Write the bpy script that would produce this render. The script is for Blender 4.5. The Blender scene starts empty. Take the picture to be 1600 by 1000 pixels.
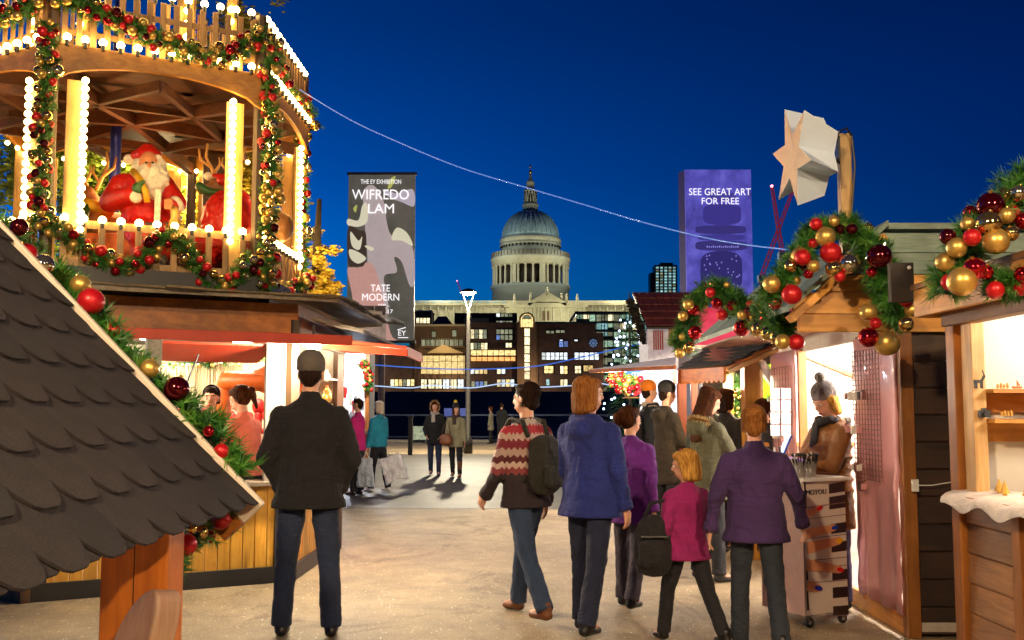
import bpy, bmesh, math, random
from math import sin, cos, pi, radians, sqrt, atan2
from mathutils import Vector, Matrix, Euler
random.seed(7)
S = bpy.context.scene
COL = S.collection
# ---------------------------------------------------------------- camera
PITCH = radians(5.0)
cam_d = bpy.data.cameras.new('camera'); cam = bpy.data.objects.new('camera', cam_d); COL.objects.link(cam)
cam.location = (0, 0, 1.5); cam.rotation_euler = (pi/2 + PITCH, 0, 0)
cam_d.sensor_width = 36; cam_d.lens = 36; cam_d.clip_start = .05; cam_d.clip_end = 6000
S.camera = cam
# ---------------------------------------------------------------- sky, sun, exposure
W = bpy.data.worlds.new("World"); S.world = W; W.use_nodes = True
wn = W.node_tree; wn.nodes.clear()
sky = wn.nodes.new('ShaderNodeTexSky'); sky.sky_type = 'NISHITA'; sky.sun_disc = False
sky.sun_elevation = radians(-4.0); sky.sun_rotation = radians(-60); sky.ozone_density = 6.0; sky.dust_density = .3
tint = wn.nodes.new('ShaderNodeMix'); tint.data_type = 'RGBA'; tint.blend_type = 'MULTIPLY'; tint.inputs[0].default_value = 1
tint.inputs[7].default_value = (.0, 1.9, 2.6, 1)
tcw = wn.nodes.new('ShaderNodeTexCoord'); spw = wn.nodes.new('ShaderNodeSeparateXYZ'); rw = wn.nodes.new('ShaderNodeValToRGB')   # dusk: paler and greener towards the horizon all round
wn.links.new(tcw.outputs['Generated'], spw.inputs[0]); wn.links.new(spw.outputs[2], rw.inputs[0]); ew = rw.color_ramp.elements
while len(ew) < 6: ew.new(.5)
for q_, (p_, c_) in zip(ew, ((0, (.1, 7.4, 5.0)), (.06, (.05, 6.6, 4.7)), (.14, (0, 5.0, 3.9)), (.22, (0, 3.6, 3.0)), (.36, (0, 2.5, 2.05)), (.8, (0, 1.6, 1.5)))): q_.position = p_; q_.color = (*[x/10 for x in c_], 1)
wn.links.new(rw.outputs[0], tint.inputs[7])
bg = wn.nodes.new('ShaderNodeBackground'); bg.inputs[1].default_value = 10.0
wo = wn.nodes.new('ShaderNodeOutputWorld')
wn.links.new(sky.outputs[0], tint.inputs[6]); wn.links.new(tint.outputs[2], bg.inputs[0]); wn.links.new(bg.outputs[0], wo.inputs[0])
sd = bpy.data.lights.new('sun', 'SUN'); sd.energy = .03; sd.angle = radians(10); sd.color = (.75, .85, 1)
so = bpy.data.objects.new('sun', sd); COL.objects.link(so); so.rotation_euler = (radians(70), 0, radians(60))
S.view_settings.view_transform = 'Standard'; S.view_settings.look = 'None'; S.view_settings.gamma = 1
S.view_settings.exposure = 1.05
S.view_settings.use_curve_mapping = False
S.cycles.use_denoising = True
S.cycles.max_bounces = 6; S.cycles.diffuse_bounces = 3; S.cycles.glossy_bounces = 3; S.cycles.transmission_bounces = 4
S.cycles.sample_clamp_indirect = 4; S.cycles.caustics_reflective = False; S.cycles.caustics_refractive = False
# ---------------------------------------------------------------- helpers
def at(px, py, Y):
    u = (px-800)/1600; v = (500-py)/1600
    y = cos(PITCH) - v*sin(PITCH); z = sin(PITCH) + v*cos(PITCH); t = Y/y
    return Vector((u*t, Y, 1.5+z*t))
def zp(py, Y): return at(800, py, Y).z
def xp(px, py, Y): return at(px, py, Y).x
def V(*a): return Vector(a)
def lin(h, k=1.0):
    h = h.lstrip('#'); o = []
    for i in (0, 2, 4):
        c = int(h[i:i+2], 16)/255; c = c/12.92 if c <= .04045 else ((c+.055)/1.055)**2.4
        o.append(c*k)
    return (*o, 1)
def set_(o, label=None, cat=None, group=None, kind=None):
    if label: o['label'] = label
    if cat: o['category'] = cat
    if group: o['group'] = group
    if kind: o['kind'] = kind
    return o
def thing(name, label, cat, loc=(0, 0, 0), rz=0, group=None):
    o = bpy.data.objects.new(name, None); COL.objects.link(o); o.empty_display_size = .2
    o.location = loc; o.rotation_euler = (0, 0, rz); return set_(o, label, cat, group)
def wloc(o):
    v = V(0, 0, 0)
    while o: v = v + o.location; o = o.parent
    return v
def inst(name, me, loc, parent=None, rot=(0, 0, 0), sc=1, world=True):
    o = bpy.data.objects.new(name, me); COL.objects.link(o)
    loc = V(*loc)
    if parent: o.parent = parent; loc = loc - wloc(parent) if world else loc
    o.location = loc; o.rotation_euler = rot; o.scale = (sc, sc, sc) if not hasattr(sc, '__len__') else sc
    return o
def frame_of(d):
    d = d.normalized(); a = V(0, 0, 1) if abs(d.z) < .95 else V(1, 0, 0)
    u = a.cross(d).normalized(); return u, d.cross(u).normalized()
class MB:
    def __init__(s): s.v = []; s.f = []; s.m = []; s.cm = 0
    def add(s, vs, fs):
        b = len(s.v); s.v += [tuple(v) for v in vs]; s.f += [tuple(b+i for i in f) for f in fs]; s.m += [s.cm]*len(fs); return s
    def par(s, p, a, b, c):      # parallelepiped from a corner
        p, a, b, c = (Vector(q) for q in (p, a, b, c))
        if a.cross(b).dot(c) < 0: a, b = b, a
        vs = [p, p+a, p+a+b, p+b, p+c, p+a+c, p+a+b+c, p+b+c]
        return s.add(vs, [(3, 2, 1, 0), (4, 5, 6, 7), (0, 1, 5, 4), (1, 2, 6, 5), (2, 3, 7, 6), (3, 0, 4, 7)])
    def box(s, x0, x1, y0, y1, z0, z1): return s.par((x0, y0, z0), (x1-x0, 0, 0), (0, y1-y0, 0), (0, 0, z1-z0))
    def bar(s, p, q, w, h, up=(0, 0, 1)):   # beam between two points
        p, q, up = Vector(p), Vector(q), Vector(up); d = q-p; a = d.cross(up).normalized()*w; b = a.cross(d).normalized()*h
        return s.par(p-a/2-b/2, a, b, d)
    def ring(s, loops, caps=True, closed=True):
        n = len(loops[0]); vs = [v for l in loops for v in l]; fs = []
        for i in range(len(loops)-1):
            for j in range(n if closed else n-1):
                k = (j+1) % n; fs.append((i*n+j, i*n+k, (i+1)*n+k, (i+1)*n+j))
        if caps: fs += [tuple(range(n))[::-1], tuple(range((len(loops)-1)*n, len(loops)*n))]
        return s.add(vs, fs)
    def cyl(s, p, q, r0, r1=None, n=12):
        p, q = Vector(p), Vector(q); r1 = r0 if r1 is None else r1; u, w = frame_of(q-p)
        return s.ring([[c+(u*cos(2*pi*j/n)+w*sin(2*pi*j/n))*r for j in range(n)] for c, r in ((p, r0), (q, r1))])
    def tube(s, pts, r, n=6, r1=None):
        pts = [Vector(p) for p in pts]; L = []; u = None
        for i, p in enumerate(pts):
            d = (pts[min(i+1, len(pts)-1)]-pts[max(i-1, 0)]).normalized()
            if u is None: u, w = frame_of(d)
            else: u = (u-d*u.dot(d)).normalized(); w = d.cross(u)
            rr = r if r1 is None else r+(r1-r)*i/(len(pts)-1)
            L.append([p+(u*cos(2*pi*j/n)+w*sin(2*pi*j/n))*rr for j in range(n)])
        return s.ring(L)
    def lathe(s, prof, c, n=24, caps=True):
        c = Vector(c); return s.ring([[c+V(r*cos(2*pi*j/n), r*sin(2*pi*j/n), z) for j in range(n)] for r, z in prof], caps)
    def ell(s, c, r, n=12, m=8, rot=None):
        c = Vector(c); L = []
        for i in range(m+1):
            t = -pi/2+pi*min(max(i/m, .02), .98); loop = []
            for j in range(n):
                a = 2*pi*j/n; q = V(r[0]*cos(t)*cos(a), r[1]*cos(t)*sin(a), r[2]*sin(t))
                if rot: q = rot @ q
                loop.append(c+q)
            L.append(loop)
        return s.ring(L)
    def cap(s, p, q, r0, r1, side=(1, 0, 0), flat=False, n=12):   # tapered capsule; r may be (across, deep)
        p, q, side = Vector(p), Vector(q), Vector(side); d = (q-p)
        if d.length < 1e-5: d = V(0, 0, 1e-4)
        dn = d.normalized(); u = side-dn*side.dot(dn)
        u = frame_of(dn)[0] if u.length < .1 else u.normalized()
        w = dn.cross(u); t2 = lambda r: r if hasattr(r, '__len__') else (r, r)
        a0, a1 = t2(r0), t2(r1); L = []
        for k in (.08, .45, .8): h = sqrt(1-k*k); L.append((p-dn*min(a0)*h, a0[0]*k, a0[1]*k))
        L.append((p, *a0)); L.append(((p+q)/2, (a0[0]+a1[0])/2, (a0[1]+a1[1])/2)); L.append((q, *a1))
        if not flat:
            for k in (.8, .45, .08): h = sqrt(1-k*k); L.append((q+dn*min(a1)*h, a1[0]*k, a1[1]*k))
        return s.ring([[c+u*cos(2*pi*j/n)*x+w*sin(2*pi*j/n)*y for j in range(n)] for c, x, y in L])
    def prism(s, poly, o, ux, uz, t):    # polygon (u,v) in frame o,ux,uz ; thickness vector t
        o, ux, uz, t = Vector(o), Vector(ux), Vector(uz), Vector(t)
        A = [o+ux*a+uz*b for a, b in poly]; n = len(A)
        nf = [(j, (j+1) % n, n+(j+1) % n, n+j) for j in range(n)]
        return s.add(A+[a+t for a in A], nf+[tuple(range(n))[::-1], tuple(range(n, 2*n))])
    def build(s, name, mats, parent=None, smooth=False, bev=0, world=True, kind=None, fix=True):
        me = bpy.data.meshes.new(name)
        off = wloc(parent) if (parent and world) else V(0, 0, 0)
        me.from_pydata([(v[0]-off.x, v[1]-off.y, v[2]-off.z) for v in s.v], [], s.f)
        if fix:
            bm = bmesh.new(); bm.from_mesh(me); bmesh.ops.recalc_face_normals(bm, faces=bm.faces); bm.to_mesh(me); bm.free()
        mats = mats if isinstance(mats, (list, tuple)) else [mats]
        for m in mats: me.materials.append(m)
        if len(mats) > 1: me.polygons.foreach_set('material_index', s.m)
        if smooth: me.polygons.foreach_set('use_smooth', [True]*len(me.polygons))
        o = bpy.data.objects.new(name, me); COL.objects.link(o)
        if parent: o.parent = parent
        if bev: b = o.modifiers.new('b', 'BEVEL'); b.width = bev; b.segments = 2; b.limit_method = 'ANGLE'
        if kind: o['kind'] = kind
        return o
def boxmesh(name, x, y, z, m, bev=.004):     # box centred in x,y standing on z=0
    me = bpy.data.meshes.new(name); bm = bmesh.new(); bmesh.ops.create_cube(bm, size=1)
    for v in bm.verts: v.co = (v.co.x*x, v.co.y*y, (v.co.z+.5)*z)
    if bev: bmesh.ops.bevel(bm, geom=bm.edges[:], offset=bev, segments=1, affect='EDGES')
    bm.to_mesh(me); bm.free(); me.materials.append(m); return me
def sphmesh(name, r, m, n=24, k=14, sm=True, mats2=None):
    me = bpy.data.meshes.new(name); bm = bmesh.new(); bmesh.ops.create_uvsphere(bm, u_segments=n, v_segments=k, radius=r); bm.to_mesh(me); bm.free()
    me.materials.append(m); me.polygons.foreach_set('use_smooth', [sm]*len(me.polygons)); return me
# ---------------------------------------------------------------- materials
def mk(name):
    m = bpy.data.materials.new(name); m.use_nodes = True; nt = m.node_tree
    return m, nt, nt.nodes['Principled BSDF']
def coords(nt, scale=(1, 1, 1), kind='Object'):
    tc = nt.nodes.new('ShaderNodeTexCoord'); mp = nt.nodes.new('ShaderNodeMapping'); mp.inputs['Scale'].default_value = scale
    nt.links.new(tc.outputs[kind], mp.inputs[0]); return mp.outputs[0]
def noise(nt, vec, scale, detail=4, rough=.6, dist=0):
    n = nt.nodes.new('ShaderNodeTexNoise'); n.inputs['Scale'].default_value = scale; n.inputs['Detail'].default_value = detail
    n.inputs['Roughness'].default_value = rough; n.inputs['Distortion'].default_value = dist; nt.links.new(vec, n.inputs['Vector']); return n.outputs['Fac']
def ramp(nt, fac, stops):
    r = nt.nodes.new('ShaderNodeValToRGB'); e = r.color_ramp.elements
    while len(e) < len(stops): e.new(.5)
    for k, (p, c) in enumerate(stops): e[k].position = p; e[k].color = c
    nt.links.new(fac, r.inputs[0]); return r.outputs[0]
def mixc(nt, a, b, fac, mode='MIX'):
    m = nt.nodes.new('ShaderNodeMix'); m.data_type = 'RGBA'; m.blend_type = mode
    for s, i in ((a, 6), (b, 7), (fac, 0)):
        if hasattr(s, 'links') or hasattr(s, 'node'): nt.links.new(s, m.inputs[i])
        else: m.inputs[i].default_value = s
    return m.outputs[2]
def bump(nt, bs, h, st=.3, d=.01):
    b = nt.nodes.new('ShaderNodeBump'); b.inputs['Strength'].default_value = st; b.inputs['Distance'].default_value = d
    nt.links.new(h, b.inputs['Height']); nt.links.new(b.outputs[0], bs.inputs['Normal'])
def math1(nt, op, a, b):
    m = nt.nodes.new('ShaderNodeMath'); m.operation = op
    for i, s in enumerate((a, b)):
        if hasattr(s, 'links'): nt.links.new(s, m.inputs[i])
        else: m.inputs[i].default_value = s
    return m.outputs[0]
def rnd(nt):
    return nt.nodes.new('ShaderNodeObjectInfo').outputs['Random']
CACHE = {}
def flat(name, hexc, rough=.6, metal=0, em=0, k=1.0, var=.25, nscale=12, bmp=.15, emc=None, coat=0, spec=.5):
    key = ('f', name)
    if key in CACHE: return CACHE[key]
    m, nt, b = mk(name); c = lin(hexc, k)
    v = coords(nt); n = noise(nt, v, nscale, 5)
    d = tuple(x*(1-var) for x in c[:3])+(1,); l = tuple(min(1, x*(1+var*.6)) for x in c[:3])+(1,)
    nt.links.new(ramp(nt, n, [(.3, d), (.7, l)]), b.inputs['Base Color'])
    b.inputs['Roughness'].default_value = rough; b.inputs['Metallic'].default_value = metal
    b.inputs['Coat Weight'].default_value = coat; b.inputs['Specular IOR Level'].default_value = spec
    if bmp: bump(nt, b, noise(nt, v, nscale*5, 4), bmp, .004)
    if em: b.inputs['Emission Color'].default_value = emc or c; b.inputs['Emission Strength'].default_value = em
    CACHE[key] = m; return m
def wood(name, hexd, hexl, axis='z', rough=.55, k=1.0, sc=1.0, coat=.1, rv=.35, knots=True):
    key = ('w', name)
    if key in CACHE: return CACHE[key]
    m, nt, b = mk(name); s = {'x': (1.2, 14, 14), 'y': (14, 1.2, 14), 'z': (14, 14, 1.2)}[axis]
    tc = nt.nodes.new('ShaderNodeTexCoord'); ri = rnd(nt)
    add = nt.nodes.new('ShaderNodeVectorMath'); add.operation = 'ADD'; cmb = nt.nodes.new('ShaderNodeCombineXYZ')
    r10 = math1(nt, 'MULTIPLY', ri, 37.0)
    for i in range(3): nt.links.new(r10, cmb.inputs[i])
    nt.links.new(tc.outputs['Object'], add.inputs[0]); nt.links.new(cmb.outputs[0], add.inputs[1])
    mp = nt.nodes.new('ShaderNodeMapping'); mp.inputs['Scale'].default_value = tuple(q*sc for q in s); nt.links.new(add.outputs[0], mp.inputs[0])
    g = noise(nt, mp.outputs[0], 1.6, 8, .65, 1.2)
    big = noise(nt, add.outputs[0], 2.2, 3)
    c = ramp(nt, g, [(.25, lin(hexd, k)), (.5, tuple((a+bb)/2 for a, bb in zip(lin(hexd, k), lin(hexl, k)))), (.75, lin(hexl, k))])
    c = mixc(nt, c, ramp(nt, big, [(.3, (.55, .55, .55, 1)), (.7, (1.15, 1.15, 1.15, 1))]), 1.0, 'MULTIPLY')
    c = mixc(nt, c, ramp(nt, ri, [(0, (1-rv, 1-rv, 1-rv, 1)), (1, (1.1, 1.1, 1.1, 1))]), 1.0, 'MULTIPLY')
    if knots:
        vo = nt.nodes.new('ShaderNodeTexVoronoi'); vo.inputs['Scale'].default_value = 1.0
        mp2 = nt.nodes.new('ShaderNodeMapping'); mp2.inputs['Scale'].default_value = tuple(q*sc*.32 for q in s); nt.links.new(add.outputs[0], mp2.inputs[0])
        nt.links.new(mp2.outputs[0], vo.inputs['Vector'])
        kf = ramp(nt, vo.outputs['Distance'], [(.03, (1, 1, 1, 1)), (.11, (0, 0, 0, 1))])
        c = mixc(nt, c, lin(hexd, k*.3), kf)
    nt.links.new(c, b.inputs['Base Color'])
    b.inputs['Roughness'].default_value = rough; b.inputs['Coat Weight'].default_value = coat; b.inputs['Coat Roughness'].default_value = .35
    bump(nt, b, g, .35, .004); CACHE[key] = m; return m
def emit(name, col, st):
    key = ('e', name)
    if key in CACHE: return CACHE[key]
    m, nt, b = mk(name); b.inputs['Base Color'].default_value = (.12, .12, .12, 1); b.inputs['Emission Color'].default_value = (*col, 1); b.inputs['Emission Strength'].default_value = st
    b.inputs['Roughness'].default_value = .4; CACHE[key] = m; return m
def cloth(name, hexc, k=1.0, rough=.85, bands=None, fold=.5, sheen=.04, fscale=6):
    key = ('c', name)
    if key in CACHE: return CACHE[key]
    m, nt, b = mk(name); v = coords(nt); c0 = lin(hexc, k)
    n = noise(nt, v, 5, 5); c = ramp(nt, n, [(.3, tuple(x*.72 for x in c0[:3])+(1,)), (.7, tuple(min(1, x*1.15) for x in c0[:3])+(1,))])
    if bands:   # knitted bands by height, local z
        sp = nt.nodes.new('ShaderNodeSeparateXYZ'); nt.links.new(v, sp.inputs[0])
        wv = nt.nodes.new('ShaderNodeTexWave'); wv.wave_type = 'BANDS'; wv.bands_direction = 'X'; wv.inputs['Scale'].default_value = 9; wv.inputs['Distortion'].default_value = 3
        nt.links.new(v, wv.inputs[0]); zz = math1(nt, 'ADD', sp.outputs[2], math1(nt, 'MULTIPLY', wv.outputs['Fac'], .018))
        zz = math1(nt, 'DIVIDE', math1(nt, 'SUBTRACT', zz, bands[0]), bands[1]-bands[0])
        r = nt.nodes.new('ShaderNodeValToRGB'); r.color_ramp.interpolation = 'CONSTANT'; e = r.color_ramp.elements
        while len(e) < len(bands[2]): e.new(.5)
        for q, (p, h) in enumerate(bands[2]): e[q].position = p; e[q].color = lin(h)
        nt.links.new(zz, r.inputs[0]); c = mixc(nt, r.outputs[0], c, .15)
    nt.links.new(c, b.inputs['Base Color']); b.inputs['Roughness'].default_value = rough
    b.inputs['Sheen Weight'].default_value = sheen; b.inputs['Sheen Roughness'].default_value = .5
    f = noise(nt, coords(nt, (1, 1, .45)), fscale, 3, .5, 1.5); f2 = noise(nt, coords(nt, (5, 5, 16)), 1.0, 4, .6, 2.5); fine = noise(nt, v, 240, 2)
    bump(nt, b, math1(nt, 'ADD', math1(nt, 'ADD', f, math1(nt, 'MULTIPLY', f2, .38)), math1(nt, 'MULTIPLY', fine, .07)), min(1, fold*1.3), .05); CACHE[key] = m; return m
def hairm(name, hd, hl, k=1):
    key = ('h', name)
    if key in CACHE: return CACHE[key]
    m, nt, b = mk(name); v = coords(nt, (40, 40, 5)); n = noise(nt, v, 2.5, 4, .6, .6)
    nt.links.new(ramp(nt, n, [(.35, lin(hd, k)), (.65, lin(hl, k))]), b.inputs['Base Color']); b.inputs['Roughness'].default_value = .6; b.inputs['Specular IOR Level'].default_value = .06
    bump(nt, b, n, .7, .01); CACHE[key] = m; return m
M_skin = flat('skin', '#d9a184', .5, var=.12, nscale=20, bmp=.05)
M_iron = flat('painted_iron', '#3a3a3c', .45, .3)
M_black = flat('black_paint', '#1b1a1c', .45)
M_whitep = flat('white_paint', '#e6e2da', .5, var=.08)

def emitv(name, col, st, sc=1.3):
    m = emit(name, col, st); nt = m.node_tree; b = nt.nodes['Principled BSDF']
    v = coords(nt, (1, 1, 1.6)); n = noise(nt, v, sc, 4, .7); r = ramp(nt, n, [(.36, tuple(x*.28 for x in col)+(1,)), (.5, tuple(x*.7 for x in col)+(1,)), (.62, (*col, 1))])
    c = mixc(nt, r, ramp(nt, rnd(nt), [(0, (.45, .42, .38, 1)), (.5, (.85, .85, .85, 1)), (1, (1.2, 1.15, 1.1, 1))]), 1.0, 'MULTIPLY'); nt.links.new(c, b.inputs['Emission Color']); return m
# ---------------------------------------------------------------- people
def blob(name, mb, m, parent, voxel=.014, it=4, disp=0, dsc=.12):
    o = mb.build(name, m, parent, world=False)
    r = o.modifiers.new('join', 'REMESH'); r.mode = 'VOXEL'; r.voxel_size = voxel; r.use_smooth_shade = True
    if it: s = o.modifiers.new('soft', 'SMOOTH'); s.factor = .5; s.iterations = it
    if disp:
        key = 'folds%d' % int(dsc*1000)
        t = bpy.data.textures.get(key) or bpy.data.textures.new(key, 'CLOUDS'); t.noise_scale = dsc; t.noise_depth = 2
        d = o.modifiers.new('folds', 'DISPLACE'); d.texture = t; d.strength = disp; d.mid_level = .5; d.texture_coords = 'LOCAL'
    return o
def person(label, loc, rz, H, legs=((0, 0, 4), (0, 0, 4)), arms=((5, 8, 12, 0), (5, 8, 12, 0)), head=(0, 0), lean=0, z0=0,
           top=None, hem=.80, bot=None, shoe=None, hair=None, hairkind='short', hat=None, hood=None, fur=None, scarf=None,
           gloves=None, face=False, vx=.016, wide=1.0, hs=1.0, group=None, backpack=None, bag=None, puffer=False, collar=.03, skirt=0, skin=None,
           boots=0, hands=True, thin=1.0, shoulderbag=None):
    k = H/1.75; R = thing('person', label, 'person', (loc[0], loc[1], z0), radians(rz), group)
    sk = skin or M_skin; D = lambda a: radians(a)
    hipz = .92; J = {}
    for i, s in enumerate((-1, 1)):
        a, kn, ab = legs[i]; hp = V(s*.09, 0, hipz)
        kp = hp+V(s*sin(D(ab)), sin(D(a)), -cos(D(a))).normalized()*.44
        an = kp+V(s*sin(D(ab))*.5, sin(D(a-kn)), -cos(D(a-kn))).normalized()*.42
        J[s] = (hp, kp, an)
    low = min(J[-1][2].z, J[1][2].z)-.075
    up = V(0, 0, -low); LR = Matrix.Rotation(-D(lean), 3, 'X'); piv = V(0, 0, hipz)
    T = lambda p: (LR @ (Vector(p)-piv)+piv+up)*k          # torso
    hm = Euler((D(head[1]), 0, D(head[0]))).to_matrix(); nk = V(0, 0, 1.54)
    Hh = lambda p: T(hm @ ((Vector(p)-nk)*hs)+nk)
    hrot = LR @ hm
    G = lambda p: (Vector(p)+up)*k
    A = {}
    for i, s in enumerate((-1, 1)):
        p, ab, e, inn = arms[i]; sh = V(s*.17*wide, 0, 1.375)
        el = sh+V(s*sin(D(ab)), sin(D(p)), -cos(D(p))).normalized()*.29
        fd = V(s*(sin(D(ab))*.6)-s*sin(D(inn)), sin(D(p+e)), -cos(D(p+e))).normalized()
        A[s] = (T(sh), T(el), T(el+fd*.25), (LR @ fd))
    e_ = lambda r: tuple(x*k for x in r)
    # body: one continuous skin figure
    b = MB()
    b.ell(Hh((0, -.005, 1.665)), [x*k*hs for x in (.076, .096, .088)], rot=hrot)
    b.ell(Hh((0, .028, 1.59)), [x*k*hs for x in (.056, .064, .068)], rot=hrot)
    b.cap(Hh((0, .093, 1.65)), Hh((0, .105, 1.617)), .010*k*hs, .016*k*hs)
    for s in (-1, 1):
        b.ell(Hh((s*.078, -.005, 1.635)), [x*k*hs for x in (.012, .02, .032)], rot=hrot, n=8, m=6)
        b.ell(Hh((s*.03, .082, 1.665)), [x*k*hs for x in (.026, .014, .009)], rot=hrot, n=8, m=6)
    b.cap(T((0, -.01, 1.40)), Hh((0, -.005, 1.57)), .056*k, .052*k)
    b.cap(T((0, 0, 1.34)), T((0, 0, 1.02)), (.15*k, .09*k), (.13*k, .085*k))
    b.cap(T((-.12, 0, 1.355)), T((.12, 0, 1.355)), .05*k, .05*k)
    b.ell(T((0, 0, .93)), e_((.14, .1, .1)))
    for s in (-1, 1):
        hp, kp, an = (G(q) for q in J[s]); b.cap(hp, kp, .07*k, .048*k); b.cap(kp, an, .048*k, .035*k); b.cap(an, an+V(0, .14, -.045)*k, .034*k, .026*k)
        sh, el, wr, fd = A[s]; b.cap(sh-V(0, 0, .02*k), el, .04*k, .036*k); b.cap(el, wr, .036*k, .026*k)
        if hands:
            sd = (V(0, 1, 0)-fd*fd.y); sd = sd.normalized() if sd.length > .25 else V(-s, 0, 0).cross(fd).cross(fd).normalized() if abs(fd.x) < .9 else V(0, 0, 1)
            if sd.length < .1: sd = V(0, 0, 1)
            nn = V(-s, 0, 0)-fd*fd.dot(V(-s, 0, 0)); nn = nn.normalized() if nn.length > .2 else V(0, 0, -1)
            b.cap(wr, wr+fd*.07*k, (.034*k, .017*k), (.042*k, .015*k), side=sd)
            for q, (off, l1, l2) in enumerate(((-.032, .034, .03), (-.011, .04, .036), (.011, .043, .038), (.033, .038, .034))):
                f0 = wr+fd*.078*k+sd*off*k; f1 = f0+(fd*.93+nn*.35)*l1*k; f2 = f1+(fd*.6+nn*.8)*l2*k
                b.cap(f0, f1, .0105*k, .010*k, n=8); b.cap(f1, f2, .010*k, .0085*k, n=8)
            t0 = wr+fd*.02*k+sd*.03*k; t1 = t0+(fd*.7+sd*.7+nn*.2)*.045*k; b.cap(t0, t1, .0125*k, .011*k, n=8); b.cap(t1, t1+(fd*.95+nn*.3)*.03*k, .011*k, .009*k, n=8)
    blob('body', b, sk, R, min(vx, .011) if hands and vx < .02 else vx, 3)
    # trousers
    p = MB(); p.ell(T((0, -.005, .95)), e_((.165*wide*thin, .12*thin, .13)))
    for s in (-1, 1):
        hp, kp, an = (G(q) for q in J[s]); t_ = thin
        p.cap(hp, kp, .098*k*t_, .074*k*t_); p.cap(kp, an+V(0, -.005, -.01)*k, .070*k*t_, (.054+.014*(not boots))*k*t_, flat=True)
    blob('trousers', p, bot, R, vx, 3, .018*k, .075)
    # shoes
    for s in (-1, 1):
        an = G(J[s][2]); q = MB()
        fw = V(0, 1, 0)
        q.cap(an+V(0, -.03, -.035)*k, an+V(0, .13, -.048)*k, (.042*k, .036*k), (.038*k, .028*k), side=(1, 0, 0))
        q.cap(an+V(0, -.005, .03+boots*.25)*k, an+V(0, -.01, -.03)*k, (.052+boots*.01)*k, .045*k)
        blob('shoe', q, shoe, R, min(vx, .013), 2)
    # coat
    j = MB(); h0 = hem
    wr_ = .205*wide; fl = .02 if h0 < .82 else 0
    j.cap(T((0, 0, 1.32)), T((0, 0, 1.10)), (wr_*k, .135*k), ((.175*wide)*k, .125*k))
    j.cap(T((0, 0, 1.10)), T((0, 0, h0)), (.178*wide*k, .128*k), ((.195*wide+fl)*k, (.15+fl)*k), flat=True)
    j.cap(T((-.11*wide, -.005, 1.335)), T((.11*wide, -.005, 1.335)), .088*k, .088*k)
    for s in (-1, 1): j.cap(T((s*.03, -.01, 1.45)), T((s*.155*wide, 0, 1.368)), .056*k, .058*k)
    j.cap(T((0, -.015, 1.42)), T((0, 0, 1.475+collar)), (.085*k, .078*k), (.066*k, .068*k), flat=True)
    for s in (-1, 1):
        sh, el, wr, fd = A[s]; j.cap(sh, el, .068*k*(wide**.5), .062*k*(wide**.5)); j.cap(el, wr-fd*.0, .057*k, .046*k, flat=True)
        if puffer:
            for t in (.15, .4, .65, .9): c = sh.lerp(el, t); j.ell(c, e_((.074, .074, .03)))
            for t in (.15, .45, .75): c = el.lerp(wr, t); j.ell(c, e_((.062, .062, .05)))
    if vx < .0165 and not puffer:
        q = MB(); q.cap(T((0, 0, h0+.028)), T((0, 0, h0-.004)), ((.203*wide+fl)*k, (.158+fl)*k), ((.205*wide+fl)*k, (.16+fl)*k), flat=True, n=24); q.build('hem_band', top, R, True, world=False)
        for s in (-1, 1): sh, el, wr, fd = A[s]; q = MB(); q.cap(wr-fd*.05*k, wr-fd*.005*k, .055*k, .055*k, flat=True, n=14); q.build('cuff', top, R, True, world=False)
    if puffer:
        z = h0+.04
        while z < 1.36: j.ell(T((0, 0, z)), e_((.21*wide, .165, .045))); z += .088
    if hood: j.cap(T((-.05, -.11, 1.40)), T((.05, -.11, 1.40)), .075*k, .075*k); j.cap(T((-.09, -.04, 1.46)), T((.09, -.04, 1.46)), .045*k, .045*k)
    co = blob('coat', j, top, R, vx, 4, .020*k if not puffer else .006, .10)
    if not puffer and vx < .02:
        d2 = co.modifiers.new('creases', 'DISPLACE'); tx = bpy.data.textures.get('creases') or bpy.data.textures.new('creases', 'CLOUDS'); tx.noise_scale = .035; tx.noise_depth = 3; d2.texture = tx; d2.strength = .012; d2.mid_level = .5; d2.texture_coords = 'LOCAL'
    if fur:
        f = MB(); rr = random.Random(3)
        pts = []
        for t in range(13):
            a = pi*(.0+t/12) if fur == 'collar' else 2*pi*t/12
            pts.append(T((-.115*cos(a), -.06-.09*sin(a), 1.44+.03*sin(a))) if fur == 'collar' else Hh((.115*cos(a), .035, 1.64+.145*sin(a))))
        for q in range(len(pts)-1):
            for _ in range(90 if vx < .02 else 36):
                c = pts[q].lerp(pts[q+1], rr.random()); d = V(rr.gauss(0, 1), rr.gauss(0, 1), rr.gauss(0, 1)).normalized(); e2 = c+d*.055*k*rr.uniform(.6, 1.2)
                u, w = frame_of(d); f.add([c+u*.006, c-u*.006, e2], [(0, 1, 2)])
        f.build('fur_trim', FURS[hood if isinstance(hood, str) else 'tan'], R, world=False, fix=False, kind='stuff')
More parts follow.
